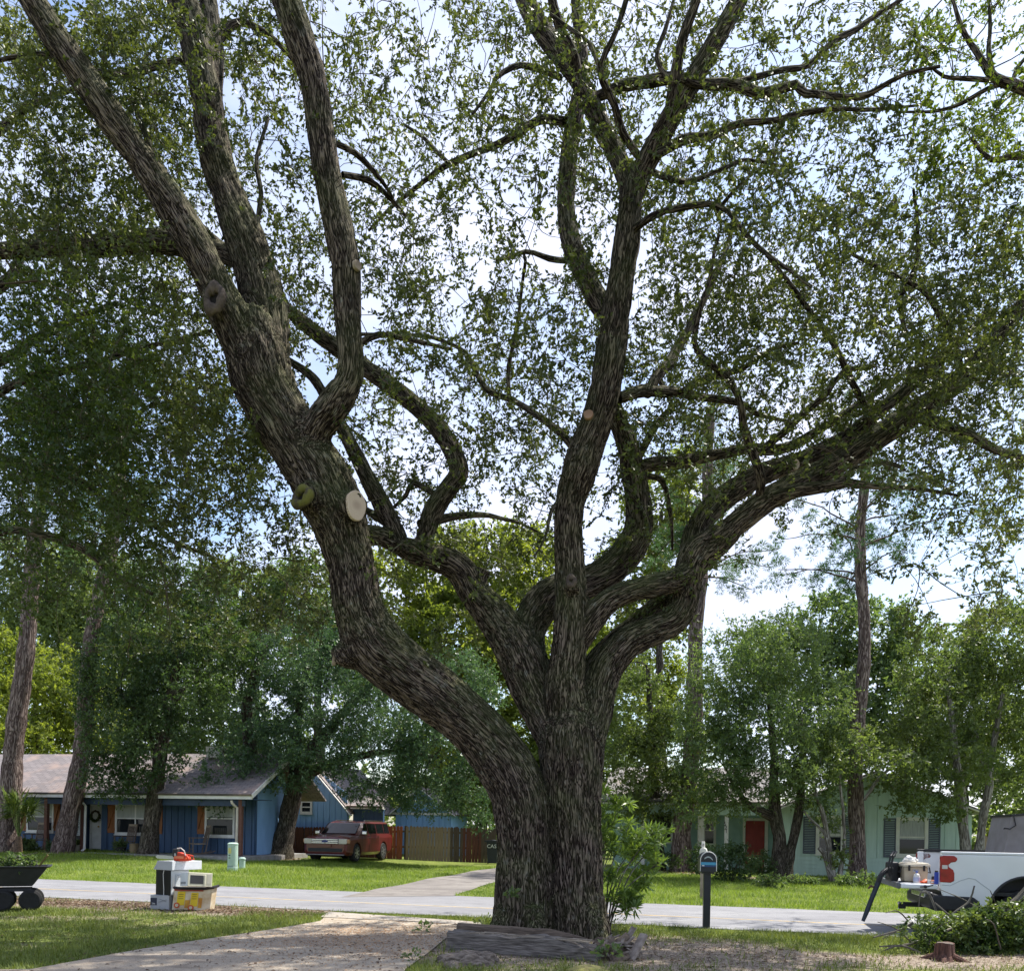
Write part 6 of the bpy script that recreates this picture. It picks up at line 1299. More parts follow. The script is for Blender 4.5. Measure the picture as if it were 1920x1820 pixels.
# ---------------- mailbox on black post
NAVY = mat('mailbox_black', (.012, .016, .024), (.008, .011, .017), scale=6, rough=.35)
mbp = G(1324, 1739); mbx = thing('mailbox', 'black arched mailbox with a light blue band on a dark square post', 'mailbox', mbp, R(-6))
MB().box((-.06, -.06, -.1), (.06, .06, 1.0)).build('post', NAVY, mbx, bevel=.008)
def arch(w_, h_, n=14): 
    s = h_-w_/2; return [(-w_/2, 0), (w_/2, 0)]+[(w_/2*math.cos(a), s+w_/2*math.sin(a)) for a in [i*math.pi/n for i in range(n+1)]]
MB().prism(arch(.25, .33), -.16, .34).build('box', NAVY, mbx, loc=(0, 0, .99), bevel=.006)
MB().prism(arch(.262, .337), -.175, -.15).build('rear_cap', NAVY, mbx, loc=(0, 0, .985), bevel=.005)
MB().prism([(a*1.0, b) for a, b in arch(.27, .345)], -.13, .36).build('white_liner', WHITE, mbx, loc=(0, .0, .978)) if False else None
arc_ = [(.133*math.cos(a), -.165, 1.195+.137*math.sin(a)) for a in [i*math.pi/16 for i in range(17)]]
MB().tube([(.133, -.165, 1.0)]+arc_+[(-.133, -.165, 1.0)], .009, 8).build('rim', WHITE, mbx)  # white tube stands for the sun's highlight along the arch edge
MB().box((-.126, -.181, 1.105), (.126, -.175, 1.155)).build('band', flat('band_blue', (.06, .30, .48), .4), mbx)
MB().box((-.126, -.181, 1.075), (.126, -.1755, 1.10)).build('lower_band', flat('band_navy', (.02, .06, .16), .4), mbx)
MB().box((-.11, -.1825, 1.088), (-.07, -.1812, 1.104)).build('sticker', WHITE, mbx)
em_ = [(-.07+.014*i, 1.215+.035*math.sin(math.pi*i/10)-.0006*i*i*.3) for i in range(11)]
m = MB(); m.prism([(x, z+.012) for x, z in em_]+[(x, z-.012) for x, z in reversed(em_)], -.181, -.1755); m.build('emblem', flat('emblem_grey', (.35, .40, .40), .4), mbx)
MB().box((.13, -.02, 1.05), (.14, .01, 1.28)).build('flag', flat('flag_teal', (.03, .16, .16), .5), mbx)
MB().box((-.11, -.12, .955), (.11, .30, .985)).build('bracket', NAVY, mbx)
# ---------------- white mailbox across the road
wp = G(1316, 1684); mb2 = thing('mailbox', 'white mailbox on a slim pale post across the road', 'mailbox', wp, R(-15))
MB().box((-.05, -.05, -.1), (.05, .05, 1.02)).build('post', mat('post_weathered', (.34, .28, .24), rough=.8), mb2)
MB().prism(arch(.17, .22), -.25, .22).build('box', WHITE, mb2, loc=(.02, 0, 1.05), bevel=.006)
MB().box((-.03, -.05, 1.27), (.05, .05, 1.42)).build('post_top', WHITE, mb2, bevel=.01); MB().box((0, -.06, 1.30), (.02, -.05, 1.36)).build('latch', BLACKP, mb2)
# ---------------- utility pedestals
PALEG = mat('pale_green_paint', (.42, .55, .48), (.36, .48, .42), scale=4, rough=.5)
up = G(436, 1632); ped = thing('utility_pedestal', 'tall pale green utility pedestal with a yellow sticker on the far lawn', 'pedestal', up, R(-10))
MB().lathe([(.175, -.05), (.175, .14), (.165, .15), (.165, .86), (.172, .865), (.172, .90), (.12, .93)], 20).build('shell', PALEG, ped); MB().lathe([(.168, .155), (.168, .17)], 20).build('seam', flat('seam_dark', (.06, .08, .07), .6), ped)
MB().box((-.07, -.172, .58), (.03, -.158, .76)).build('sticker', flat('sticker_yellow', (.6, .55, .2), .5), ped); MB().box((-.06, -.172, .50), (-.0, -.158, .525)).box((-.06, -.172, .42), (-.0, -.158, .445)).build('vent', BLACKP, ped)
up2 = G(454, 1628); ped2 = thing('utility_pedestal', 'short pale green utility post beside the tall pedestal', 'pedestal', up2, 0)
MB().lathe([(.10, -.05), (.10, .30), (.115, .305), (.115, .35), (.07, .38)], 16).build('shell', PALEG, ped2); MB().lathe([(.112, -.04), (.112, .05)], 16).build('collar', PALEG, ped2)
# ---------------- dark bin
bnp = G(924, 1619); bn = thing('wheelie_bin', 'black wheeled rubbish bin with white lettering at the end of the far driveway', 'bin', bnp, R(-8)); DK = mat('bin_navy', (.016, .02, .028), (.011, .014, .02), rough=.5)
MB().loft([[(-.25*f, -.28*f, z), (.25*f, -.28*f, z), (.25*f, .28*f, z), (-.25*f, .28*f, z)] for f, z in ((.82, .04), (1.0, .92), (1.06, .93), (1.06, 1.0))]).build('tub', DK, bn, bevel=.02)
MB().prism([(-.34, 1.0), (.34, 1.0), (.33, 1.04), (.0, 1.09), (-.34, 1.05)], -.33, .30, 'x' if False else 'y').build('lid', DK, bn, bevel=.015)
for s in (-1, 1): MB().lathe([(.10, -.03), (.12, -.02), (.12, .02), (.10, .03)], 18, (s*.26, .24, .12), 'x').build('wheel', RUBBER, bn)
MB().tube([(-.22, .32, .96), (-.22, .38, .98), (.22, .38, .98), (.22, .32, .96)], .018, 8).build('handle', DK, bn)
obj('lettering', text_mesh('CAS', .24), WHITE, bn, (-.02, -.285, .80), (R(86), 0, 0))
# ---------------- kerbside junk heap
jy = G(310, 1705).y
def J(px, py, d=0): return P(px, py, jy+d)
ct = thing('small_carton', 'small grey printed carton under the black appliance', 'carton', G(300, 1705), R(-8)); GRC = mat('grey_carton', (.40, .41, .43), (.33, .34, .36), scale=5, rough=.8)
MB().box((-.19, -.02, 0), (.19, .36, .28)).build('carton_box', GRC, ct, bevel=.004); MB().box((-.185, -.026, .09), (-.055, -.0205, .23)).build('label_panel', flat('label_navy', (.02, .025, .05), .5), ct)
obj('lettering', text_mesh('24x', .05), WHITE, ct, (-.12, -.028, .12), (R(90), 0, 0))
MB().bar((-.02, -.024, .15), (.15, -.024, .20), .004, .012, up=(0, 1, 0)).bar((0, -.024, .21), (.14, -.024, .16), .004, .012, up=(0, 1, 0)).build('print_lines', flat('print_grey', (.12, .13, .15), .6), ct)
z0 = .282; ov = thing('old_dishwasher', 'discarded appliance with a black front and white sides on the small carton', 'appliance', G(300, 1705)+Vector((.03, .06, z0)), R(-30)); WAP = mat('white_enamel', (.66, .69, .72), (.58, .61, .64), scale=5, rough=.35)
MB().box((-.21, .012, 0), (.21, .42, .47)).build('shell', WAP, ov, bevel=.012); MB().box((-.212, -.005, .0), (.205, .011, .475)).build('front_panel', flat('gloss_black', (.006, .006, .008), .35), ov, bevel=.004)
MB().tube([(.04, -.02, .475), (.02, -.022, .40), (.03, -.02, .25), (.045, -.022, .10), (.04, -.02, -.02), (.03, -.025, -.05)], .007, 7).build('power_cord', WHITE, ov)
MB().box((.2101, .10, .05), (.222, .34, .40)).build('side_panel', flat('panel_blue_white', (.50, .56, .62), .4), ov, bevel=.008)
hd = thing('range_hood', 'white sheet metal cooker hood lying on the black fronted appliance', 'hood', G(300, 1705)+Vector((.08, .12, z0+.478)), R(-30))
MB().prism([(-.30, 0), (.23, 0), (.23, .17), (-.18, .17), (-.22, .10)], -.09, .0).build('end_plate', flat('enamel_grey', (.42, .43, .46), .4), hd, bevel=.004) ; MB().box((.231, -.09, .0), (.25, .60, .17)).build('front_plate', WAP, hd, bevel=.006); MB().box((-.17, .001, .15), (.23, .58, .168)).box((-.29, .001, .001), (.23, .58, .03)).build('top_plate', WAP, hd)
ybx = thing('yellow_carton', 'large printed yellow and white carton leaning at the front of the junk heap', 'carton', G(360, 1706), R(6)); 
pr = mat('print_white', (.62, .55, .42), (.45, .34, .2), scale=7, rough=.6)
m = MB(); rg = []
for z in (0, .42):
    sh = -.02+z*.10; rg.append([(-.36+sh, .02, z), (-.28+sh, -.02, z), (.20+sh, -.04, z), (.34+sh, .04, z), (.37+sh, .30, z), (-.34+sh, .32, z)])
yb_ = m.loft(rg).build('carton_box', pr, ybx, bevel=.006)
YEL = mat('print_yellow', (.70, .52, .02), (.62, .42, .015), scale=6, rough=.55); AMB = mat('print_amber', (.55, .30, .03), (.40, .16, .02), scale=8, rough=.55)
def yp(x, z): 
    t = (x+.28)/.48; return (x-.02+z*.10, -.022-.02*min(1, max(0, t))-.004, z)
def ypanel(nm, x0, x1, z0_, z1_, mt, off=0):
    q = [yp(x0, z0_), yp(x1, z0_), yp(x1, z1_), yp(x0, z1_)]; q = [(a, b-off, c) for a, b, c in q]; MB().add(q+[(a, b+.003, c) for a, b, c in q], [(0, 1, 2, 3), (7, 6, 5, 4), (0, 4, 5, 1), (1, 5, 6, 2), (2, 6, 7, 3), (3, 7, 4, 0)]).build(nm, mt, yb_)
ypanel('print_panel', -.275, -.13, .10, .36, YEL); ypanel('print_panel', -.02, .115, .08, .34, YEL); ypanel('print_panel', -.12, -.03, .05, .20, AMB); ypanel('print_panel', .125, .195, .05, .24, AMB)
for x0 in (-.25, 0.0):
    for z in (.30, .26, .22): ypanel('print_line', x0, x0+.09, z, z+.012, flat('print_olive', (.25, .2, .02), .6), .004)
for xc, zc in ((-.265, .10), (.0, .055)):
    q = yp(xc, zc); d_ = MB(); d_.lathe([(.055, 0), (.055, -.004), (.03, -.005)], 18, (q[0], q[1]-.004, q[2]), 'y'); d_.build('print_badge', flat('badge_red', (.55, .10, .03), .5), yb_); d_ = MB(); d_.lathe([(.03, 0), (.03, -.003)], 16, (q[0], q[1]-.0095, q[2]), 'y'); d_.build('print_badge_core', flat('badge_pale', (.6, .5, .35), .5), yb_)
MB().tube([(-.34, .01, .43), (-.24, -.04, .425), (.24, -.06, .42), (.38, .03, .44), (.41, .30, .45)], .028, 8).build('black_rim', flat('rim_black', (.012, .009, .012), .5), ybx)
MB().tube([(-.33, -.01, .39), (-.24, -.05, .385), (.22, -.068, .38)], .010, 6).build('red_band', flat('band_red', (.35, .03, .02), .5), ybx)
mw = thing('microwave', 'cream microwave oven tilted on top of the yellow carton', 'microwave', G(362, 1706)+Vector((.05, -.02, .455)), R(-38)); mw.rotation_euler = (R(-4), R(4), R(42)); CRM = mat('cream_enamel', (.66, .63, .50), (.6, .57, .45), scale=5, rough=.4)
MB().box((-.23, -.17, 0), (.23, .19, .26)).build('case', WAP, mw, bevel=.01); 
fr_p = MB().box((-.232, -.195, .0), (.235, -.171, .262)).build('front', CRM, mw, bevel=.008); MB().box((-.19, -.199, .05), (.06, -.194, .21)).build('door_window', flat('mw_window', (.05, .05, .055), .25), fr_p); MB().box((.075, -.21, .04), (.10, -.196, .22)).build('handle', CRM, fr_p, bevel=.005); MB().box((.13, -.199, .05), (.215, -.1945, .23)).build('keypad', flat('mw_keys', (.5, .48, .40), .4), fr_p)
for k in range(5): MB().box((-.235, -.08+.05*k, .04), (-.2305, -.06+.05*k, .085)).build('vent_slot', flat('slot_dark', (.12, .13, .14), .6), mw)
# chainsaw on the hood
cs = thing('chainsaw', 'red chainsaw with black housing resting on the white cooker hood', 'chainsaw', G(300, 1705)+Vector((.32, .12, z0+.478+.172)), R(4)); SAWR = mat('saw_red', (.62, .06, .02), (.45, .035, .012), scale=9, rough=.4)
MB().prism([(-.10, 0), (.17, 0), (.20, .05), (.14, .12), (.02, .17), (-.06, .17), (-.11, .10)], -.07, .07).build('engine_cover', SAWR, cs, bevel=.02); MB().box((-.125, -.08, .08), (-.03, .075, .235)).build('air_box', BLACKP, cs, bevel=.02)
MB().tube([(-.04, -.06, .24), (.03, -.065, .25), (.09, -.06, .20), (.12, -.06, .10)], .012, 8).build('front_handle', flat('handle_white', (.6, .55, .52), .4), cs); MB().tube([(.14, 0, .12), (.24, 0, .10), (.26, 0, .04), (.18, 0, .02)], .016, 8).build('rear_handle', SAWR, cs); MB().box((-.09, -.082, .05), (.09, -.071, .10)).build('sprocket_cover', flat('saw_orange', (.75, .22, .10), .4), cs, bevel=.01)
obj('lettering', text_mesh('B', .07), WHITE, cs, (-.07, -.083, .125), (R(90), 0, 0)); MB().lathe([(.02, 0), (.02, -.02), (.01, -.024)], 10, (.13, -.07, .05), 'y').build('fuel_cap', ORNG, cs)
MB().prism([(-.12, .03), (-.12, .09), (-.42, .11), (-.45, .09), (-.45, .065), (-.42, .045)], -.012, .012).build('guide_bar', flat('bar_steel', (.5, .5, .47), .35, .7), cs); 
# ---------------- yard cart
cp = G(36, 1705); crt = thing('yard_cart', 'black poly dump cart on fat wheels full of cut branches', 'cart', cp, R(26)); POLY = mat('black_poly', (.020, .021, .026), (.013, .014, .018), scale=10, rough=.55)
def cring2(z, x0, x1, y): return [(x0, -y, z), (x1, -y, z), (x1, y, z), (x0, y, z)]
MB().loft([cring2(.46, -.62, .22, .25), cring2(.80, -.78, .46, .36), cring2(.82, -.82, .53, .40), cring2(.835, -.82, .53, .40), cring2(.835, -.77, .46, .355), cring2(.50, -.60, .20, .22)]).build('tub', POLY, crt, bevel=.012)
MB().box((-.5, -.2, .36), (.2, -.16, .42)).box((-.5, .16, .36), (.2, .2, .42)).bar((.15, -.3, .22), (.15, .3, .22), .03).bar((-.40, -.3, .22), (-.40, .3, .22), .03).bar((.15, 0, .22), (.05, 0, .40), .03).bar((-.4, 0, .22), (-.3, 0, .4), .03).build('chassis', BLACKP, crt)
for x in (.20, -.26):
    for s in (-1, 1):
        w_ = MB().lathe([(.08, -.055), (.15, -.065), (.195, -.04), (.20, 0), (.195, .04), (.15, .065), (.08, .055)], 26, axis='y').build('wheel', RUBBER, crt, (x, s*.27, .20)); MB().lathe([(.085, -.03), (.085, .03), (.02, .036)], 18, axis='y').build('hub', BLACKP, w_)
MB().bar((.1, 0, .3), (.75, 0, .36), .025).build('drawbar', BLACKP, crt) if False else None
# branches in the cart
brc = thing('cut_branches', 'leafy green cut branches and a stick heaped in the black cart', 'branches', cp+Vector((-.15, 0, .80)), 0)
sticks = [[(random.uniform(-.5, .4), random.uniform(-.2, .2), -.1, .012), (random.uniform(-.4, .4), random.uniform(-.2, .2), .1, .009), (random.uniform(-.5, .5), random.uniform(-.2, .2), random.uniform(.1, .3), .004)] for _ in range(14)]
limb_tubes(sticks, 'stem', brc, GREYBARK, 5, .08, .02); MB().bar((.40, 0, -.12), (.68, -.02, .24), .034, .024).build('stick', mat('stick_olive', (.15, .12, .03), rough=.8), brc)
cc = np.array([(random.uniform(-.6, .35), random.uniform(-.28, .28), random.uniform(-.02, .16)) for _ in range(70)]); pos, ax, idn, _, _ = sprigs(cc, RNG, 4, 6, .14); leaves_obj('foliage', pos, ax, .075, .035, LEAF['mid'], brc)
# ---------------- railway sleeper and rotten wood
TIE = mat('weathered_timber', (.19, .17, .155), (.035, .03, .026), scale=8, rough=.95, stretch=(.5, 6, 6), bump=.9, contrast=(.3, .62), bscale=14)
a0, a1 = G(838, 1780), G(1118, 1803); d = a1-a0; tl_ = thing('railway_sleeper', 'weathered grey timber sleeper lying against the foot of the big oak', 'timber', a0, math.atan2(d.y, d.x)); LT = d.length
nx_, seg = 60, 8; m = MB(); rg = []
for i in range(nx_+1):
    x = LT*i/nx_; rot_ = max(0, (x-LT*.72)/(LT*.28)); pr_ = []
    sec = [(0, 0), (0, .12), (.0, .235), (.05, .255), (.10, .235), (.15, .26), (.21, .265), (.26, .25), (.27, .12), (.27, 0)]
    for (yy, zz) in sec:
        q = np.array([[x*2.2, yy*13, zz*13]]); dz = .03*vnoise(q)[0]+.02*vnoise(q*3.1)[0]; sag = -.10*rot_*(zz/.26)*(1+vnoise(np.array([[x*5, yy*9, 1.]]))[0])
        crack = -.10*math.exp(-((yy-.10-.03*math.sin(x*1.3))/.03)**2) if zz > .2 else 0
        pr_.append((x+.02*vnoise(q*1.7+4)[0], yy+dz*.6, zz+(dz if zz > 0 else 0)+crack*(.5+.5*math.sin(x*2))+sag))
    rg.append(pr_)
m.loft(rg).build('timber_beam', TIE, tl_, smooth=False)
m = MB()
for k in range(26):
    x = random.uniform(.05, LT*.9); ln = random.uniform(.15, .7); y = random.uniform(.02, .25); m.bar((x, y, .25+random.uniform(-.01, .012)), (min(LT*.95, x+ln), y+random.uniform(-.02, .02), .25+random.uniform(-.02, .012)), random.uniform(.008, .02), random.uniform(.006, .014))
o = m.build('splinters', mat('timber_grey', (.30, .265, .22), (.16, .13, .10), rough=.95, scale=12, stretch=(.5, 6, 6)), tl_); o['kind'] = 'stuff'
b0 = G(846, 1772)+Vector((.06, .30, 0)); b1 = G(1095, 1790)+Vector((.05, .30, 0)); d = b1-b0; tl2 = thing('railway_sleeper', 'split brown timber set just behind and above the grey sleeper', 'timber', b0, math.atan2(d.y, d.x)); LT2 = d.length; m = MB(); rg = []
for i in range(51):
    x = LT2*i/50; pr_ = []; rot_ = max(0, (x-LT2*.7)/(LT2*.3))
    for (yy, zz) in [(0, 0), (0, .15), (0, .26), (.03, .285), (.06, .26), (.09, .29), (.12, .28), (.15, .285), (.16, .13), (.16, 0)]:
        q = np.array([[x*2.6+9, yy*15, zz*15]]); dz = .02*vnoise(q)[0]+.02*vnoise(q*np.array([[.7, 3.1, 3.1]]))[0]; crack = -.09*math.exp(-((yy-.09-.03*math.sin(x*1.7))/.03)**2) if zz > .25 else 0
        pr_.append((x+.03*vnoise(q*1.7+4)[0], yy+dz*.6, zz+(dz if zz > 0 else 0)+crack-.13*rot_*zz/.34))
    rg.append(pr_)
m.loft(rg).build('timber_beam', mat('split_timber', (.17, .13, .10), (.055, .042, .032), scale=8, rough=.95, stretch=(.5, 6, 6), bump=.9, contrast=(.3, .62), bscale=14), tl2)
ROT = mat('rotten_wood', (.20, .155, .12), (.055, .04, .03), scale=9, rough=.95, bump=1, stretch=(1, 1, 1), bscale=22)
def lump(name, label, cat, loc, dims, material, seed, sub=4, amp=.35, freq=1.6, rz=0, part='lump'):
    t = thing(name, label, cat, loc, rz); bm = bmesh.new(); bmesh.ops.create_icosphere(bm, subdivisions=sub, radius=1)
    vs_ = np.array([v.co[:] for v in bm.verts]); k = 1+amp*vnoise(vs_*freq+seed)+amp*.5*vnoise(vs_*freq*2.7+seed)+amp*.3*vnoise(vs_*freq*6+seed)
    for v, c, kk in zip(bm.verts, vs_, k): v.co = Vector((c[0]*dims[0]*kk, c[1]*dims[1]*kk, max(-.06, c[2]*dims[2]*kk)))
    me = bpy.data.meshes.new(part); bm.to_mesh(me); bm.free(); me.polygons.foreach_set('use_smooth', [False]*len(me.polygons)); obj(part, me, material, t); return t
rw = lump('rotten_log', 'crumbling rotten log end with splintered wood at the right of the sleeper', 'log', G(1150, 1795), (.30, .24, .28), ROT, 3, amp=.5, freq=1.9)
m = MB()
for k in range(34):
    a = random.uniform(-.28, .34); b_ = random.uniform(-.2, .25); z = .02+random.uniform(0, .2); ang = random.uniform(-.4, .9); ln = random.uniform(.1, .28); m.bar((a, b_, z), (a+ln*math.cos(ang)*.7, b_+random.uniform(-.06, .06), z+ln*math.sin(ang)), random.uniform(.015, .04), random.uniform(.01, .025))
m.bar((.18, -.2, -.02), (.40, -.02, .32), .11, .05).bar((.12, .1, .1), (.28, .12, .40), .07, .05); o = m.build('splinters', mat('splinter_grey', (.30, .26, .23), (.15, .12, .10), rough=.95, scale=10), rw); o['kind'] = 'stuff'
ROOT = mat('root_bark', (.24, .20, .165), (.075, .058, .046), scale=11, rough=.95, bump=1, stretch=(1, 3, 1), bscale=18)
lump('surface_root', 'gnarled grey surface root humped beside the left end of the sleeper', 'root', G(880, 1803)+Vector((0, 0, -.02)), (.36, .26, .17), ROOT, 8, amp=.35, freq=1.7)
lump('root_knob', 'small round root knob in front of the gnarled surface root', 'root', G(848, 1813)+Vector((0, 0, -.02)), (.12, .10, .10), ROOT, 12, sub=3, amp=.3)
lump('root_knob', 'pale mossy root hump in front of the sleeper', 'root', G(1105, 1824)+Vector((0, 0, -.02)), (.30, .22, .10), mat('moss_root', (.22, .22, .06), (.13, .11, .05), scale=8, rough=.95, bump=.8), 15, sub=3, amp=.3)
# ---------------- stump and brush pile on the right
sb = G(1771, 1799); stp = thing('tree_stump', 'small red brown tree stump standing before the brush pile', 'stump', sb); SB = mat('stump_bark', (.15, .075, .055), (.05, .025, .02), scale=14, rough=.95, bump=1, stretch=(2, 2, .4)); m = MB(); rg = []
for z, r_ in ((-.05, .21), (.02, .16), (.07, .125), (.14, .115), (.23, .112)):
    rg.append([(r_*(1+.13*math.sin(3*a+1)+.1*math.sin(7*a+z*9))*math.cos(a), r_*(1+.13*math.sin(3*a+1)+.1*math.sin(7*a))*math.sin(a), z+(.015*math.sin(2*a) if z > .2 else 0)) for a in [2*math.pi*i/30 for i in range(30)]])
m.loft(rg).build('bark', SB, stp); MB().lathe([(.105, .22), (.10, .236), (.02, .238)], 24).build('cut_top', mat('stump_top', (.17, .13, .10), (.10, .075, .06), rough=.9), stp)
for a in (2.6, 4.2, 5.6, .3): MB().tube([(.10*math.cos(a), .10*math.sin(a), .06), (.22*math.cos(a), .22*math.sin(a), .015), (.36*math.cos(a), .36*math.sin(a), -.03)], [.05, .035, .01], 8).build('root', SB, stp)
bpl = thing('brush_pile', 'heap of freshly cut leafy green branches lying by the pickup', 'brush', G(1830, 1780)); o_ = G(1830, 1780); st = []
for _ in range(34):
    px, py = random.uniform(1700, 1990), random.uniform(1715, 1785); Yb = 12.3+random.uniform(-.2, 1.0); a = P(px, py, Yb); a.z = max(.03, a.z); b_ = a+Vector((random.uniform(-.9, .9), random.uniform(-.4, .4), random.uniform(-.05, .45))); b_.z = max(.03, b_.z); c_ = a.lerp(b_, .5)+Vector((0, 0, random.uniform(0, .15))); st.append([(*(a-o_), .013), (*(c_-o_), .010), (*(b_-o_), .004)])
for pts in ([(1650, 1775, 3, 0), (1700, 1768, 5, .1), (1760, 1750, 7, .2), (1850, 1715, 10, .3), (1905, 1690, 13, .4), (1945, 1640, 15, .4)], [(1640, 1758, 3, 0), (1690, 1742, 5, .1), (1712, 1728, 6, .1)], [(1780, 1730, 4, .2), (1785, 1712, 4, .2), (1815, 1690, 4, .3), (1826, 1660, 3, .3)], [(1724, 1700, 3, .6), (1728, 1672, 4, .6), (1745, 1676, 4, .6), (1756, 1706, 4, .6)], [(1800, 1770, 5, 0), (1840, 1735, 6, .1), (1890, 1705, 7, .2)], [(1650, 1788, 3, -.2), (1690, 1772, 4, -.2), (1740, 1792, 4, -.2)], [(1750, 1690, 3, .5), (1790, 1720, 4, .4), (1850, 1735, 5, .3)]):
    st.append([(*(Vector(x[:3])-o_), x[3]) for x in limb(12.4, pts)])
limb_tubes(st, 'stem', bpl, GREYBARK, 6, .1, .02)
cc = []
for _ in range(330):
    px = random.triangular(1690, 2010, 1860); top = 1722-max(0, px-1800)*.28 if px > 1730 else 1740-(px-1690)*.4; py = random.uniform(top, 1785); q = P(px, py, 12.4+random.uniform(-.25, .9)); 
    if q.z < .04: q.z = .04+random.random()*.1
    cc.append(q-o_)
cc = np.array(cc); pos, ax, idn, _, _ = sprigs(cc, RNG, 5, 8, .20); pos[:, 2] = np.maximum(pos[:, 2], .015); tone = RNG.random(len(cc)); leaves_obj('foliage', pos, ax, .085, .034, leaf_mat('brush_leaf', (.035, .075, .022), (.17, .22, .06), .35, (1.3, 1.3, .6), .4, 1.5), bpl, np.clip(tone[idn]*.6+RNG.random(len(pos))*.4, 0, 1))
# ---------------- oleander and small weeds
OLE = leaf_mat('oleander_leaf', (.07, .13, .03), (.21, .30, .08), .45, (1.3, 1.3, .5), .35, 1.2)
ole = thing('oleander_bush', 'oleander with narrow bright leaves growing behind the right of the big oak', 'shrub', G(1150, 1738)); o_ = G(1150, 1738); st = []; tips = []
for bx_, tx, ty, dy in ((1128, 1135, 1490, .3), (1130, 1160, 1510, .1), (1134, 1180, 1545, 0), (1138, 1225, 1560, -.1), (1140, 1250, 1560, .1), (1132, 1150, 1580, -.2), (1140, 1230, 1620, -.1), (1138, 1195, 1600, .2), (1142, 1175, 1680, -.3), (1144, 1190, 1690, -.2), (1130, 1140, 1640, -.2), (1136, 1210, 1650, .1), (1128, 1128, 1545, .1), (1130, 1200, 1570, .2)):
    Yb = 14.3; a = P(bx_, 1742, Yb); a.z = max(a.z, 0); b_ = P(tx, ty, Yb+dy); mid = a.lerp(b_, .5)+Vector((-.12, 0, .12)); st.append([(*(a-o_), .014), (*(mid-o_), .011), (*(b_-o_), .005)])
    for k in range(7): f = random.uniform(.62, 1.0); tips.append((np.array(mid.lerp(b_, f)-o_)+RNG.normal(0, .10, 3)))
    tips.append(np.array(b_-o_))
limb_tubes(st, 'stem', ole, GREYBARK, 6, .1, .02); tips = np.array(tips); N = len(tips); k_ = 24; d_ = unit(RNG.normal(size=(N, k_, 3))+np.array([0, 0, .6])); L_ = RNG.uniform(.13, .23, (N, k_)); c_ = tips[:, None]+d_*L_[..., None]*.5; leaves_obj('foliage', c_.reshape(-1, 3), d_.reshape(-1, 3), L_.ravel(), L_.ravel()*.17, OLE, ole)
def weed(name, label, p, n, r_, LL, WW, mt, up=.3, parent=None):
    c = np.zeros((n, 3)); d = unit(RNG.normal(size=(n, 3))+np.array([0, -.2, up])); s = RNG.uniform(.5, 1, n)*r_; pos = d*s[:, None]; pos[:, 2] = abs(pos[:, 2])+.01
    if parent is not None: o = leaves_obj(name, pos+np.array(p-parent.location), d, LL, WW, mt, parent); return o
    t = thing(name, label, 'weed', p); leaves_obj('leaves', pos, d, LL, WW, mt, t); A = np.zeros((6, 3)); V, q = twig_lines(A, pos[:6], np.full(6, .004), np.full(6, .002)); tag(obj('stems', np_mesh('stems', V, 4, q), GREYBARK, t), kind='stuff'); return t
weed('sprout', None, P(957, 1682, 12.72), 26, .16, .12, .045, LEAF['mid'], 0, oak)
weed('weed', 'green seedling growing over the rotten log', G(1138, 1800)+Vector((0, -.2, .08)), 46, .22, .10, .05, LEAF['mid'])
weed('weed', 'spindly pale weed at the left foot of the big oak', G(906, 1742)+Vector((0, 0, .02)), 30, .26, .07, .03, LEAF['olive'], .9)
weed('weed', 'torn green leaf sprig lying on the concrete drive', G(795, 1748)+Vector((0, 0, .02)), 26, .2, .10, .05, LEAF['mid'], .1)
weed('weed', 'small green weed at the edge of the concrete drive near the root', G(775, 1803)+Vector((0, 0, .02)), 34, .16, .06, .03, LEAF['mid'], .5)
weed('weed', 'small weed beside the spindly foot of the oleander', G(1150, 1742)+Vector((0, 0, .02)), 40, .26, .06, .03, LEAF['olive'], .8)
# ---------------- fan palm
pp = G(34, 1599); plm = thing('fan_palm', 'young fan palm with spiky fronds between the left pine and porch window', 'palm', pp); FR = leaf_mat('palm_leaf', (.05, .09, .02), (.19, .25, .06), .35, (1.2, 1.2, .6), .4, 1.5)
MB().tube([(0, 0, -.1), (0, 0, .3), (.02, 0, .65)], [.16, .14, .10], 12).build('trunk', mat('palm_fibre', (.17, .11, .07), (.07, .045, .03), scale=16, rough=.95, bump=1), plm)
for k in range(13):
    a = 2*math.pi*k/13+random.uniform(-.2, .2); el = random.uniform(.75, 1.5); dirv = Vector((math.cos(a)*math.cos(el), math.sin(a)*math.cos(el), math.sin(el))); L_ = random.uniform(.9, 1.35); base = Vector((0, 0, .6)); hub = base+dirv*L_
    MB().tube([base, base.lerp(hub, .6)+Vector((0, 0, .05)), hub], [.016, .011, .008], 6).build('petiole', mat('petiole_green', (.14, .19, .05), rough=.6), plm)
    sd = dirv.cross(Vector((0, 0, 1))).normalized(); nb = 20; ang = np.linspace(-1.75, 1.75, nb); ds = np.array([tuple((dirv*math.cos(t)+sd*math.sin(t)).normalized()+Vector((0, 0, -.15*abs(math.sin(t))))) for t in ang]); ll = .85*(1-.18*abs(ang)/1.75); cc = np.array(hub)[None]+ds*ll[:, None]*.5; leaves_obj('frond', cc, ds, ll, .07, FR, plm, up=2)
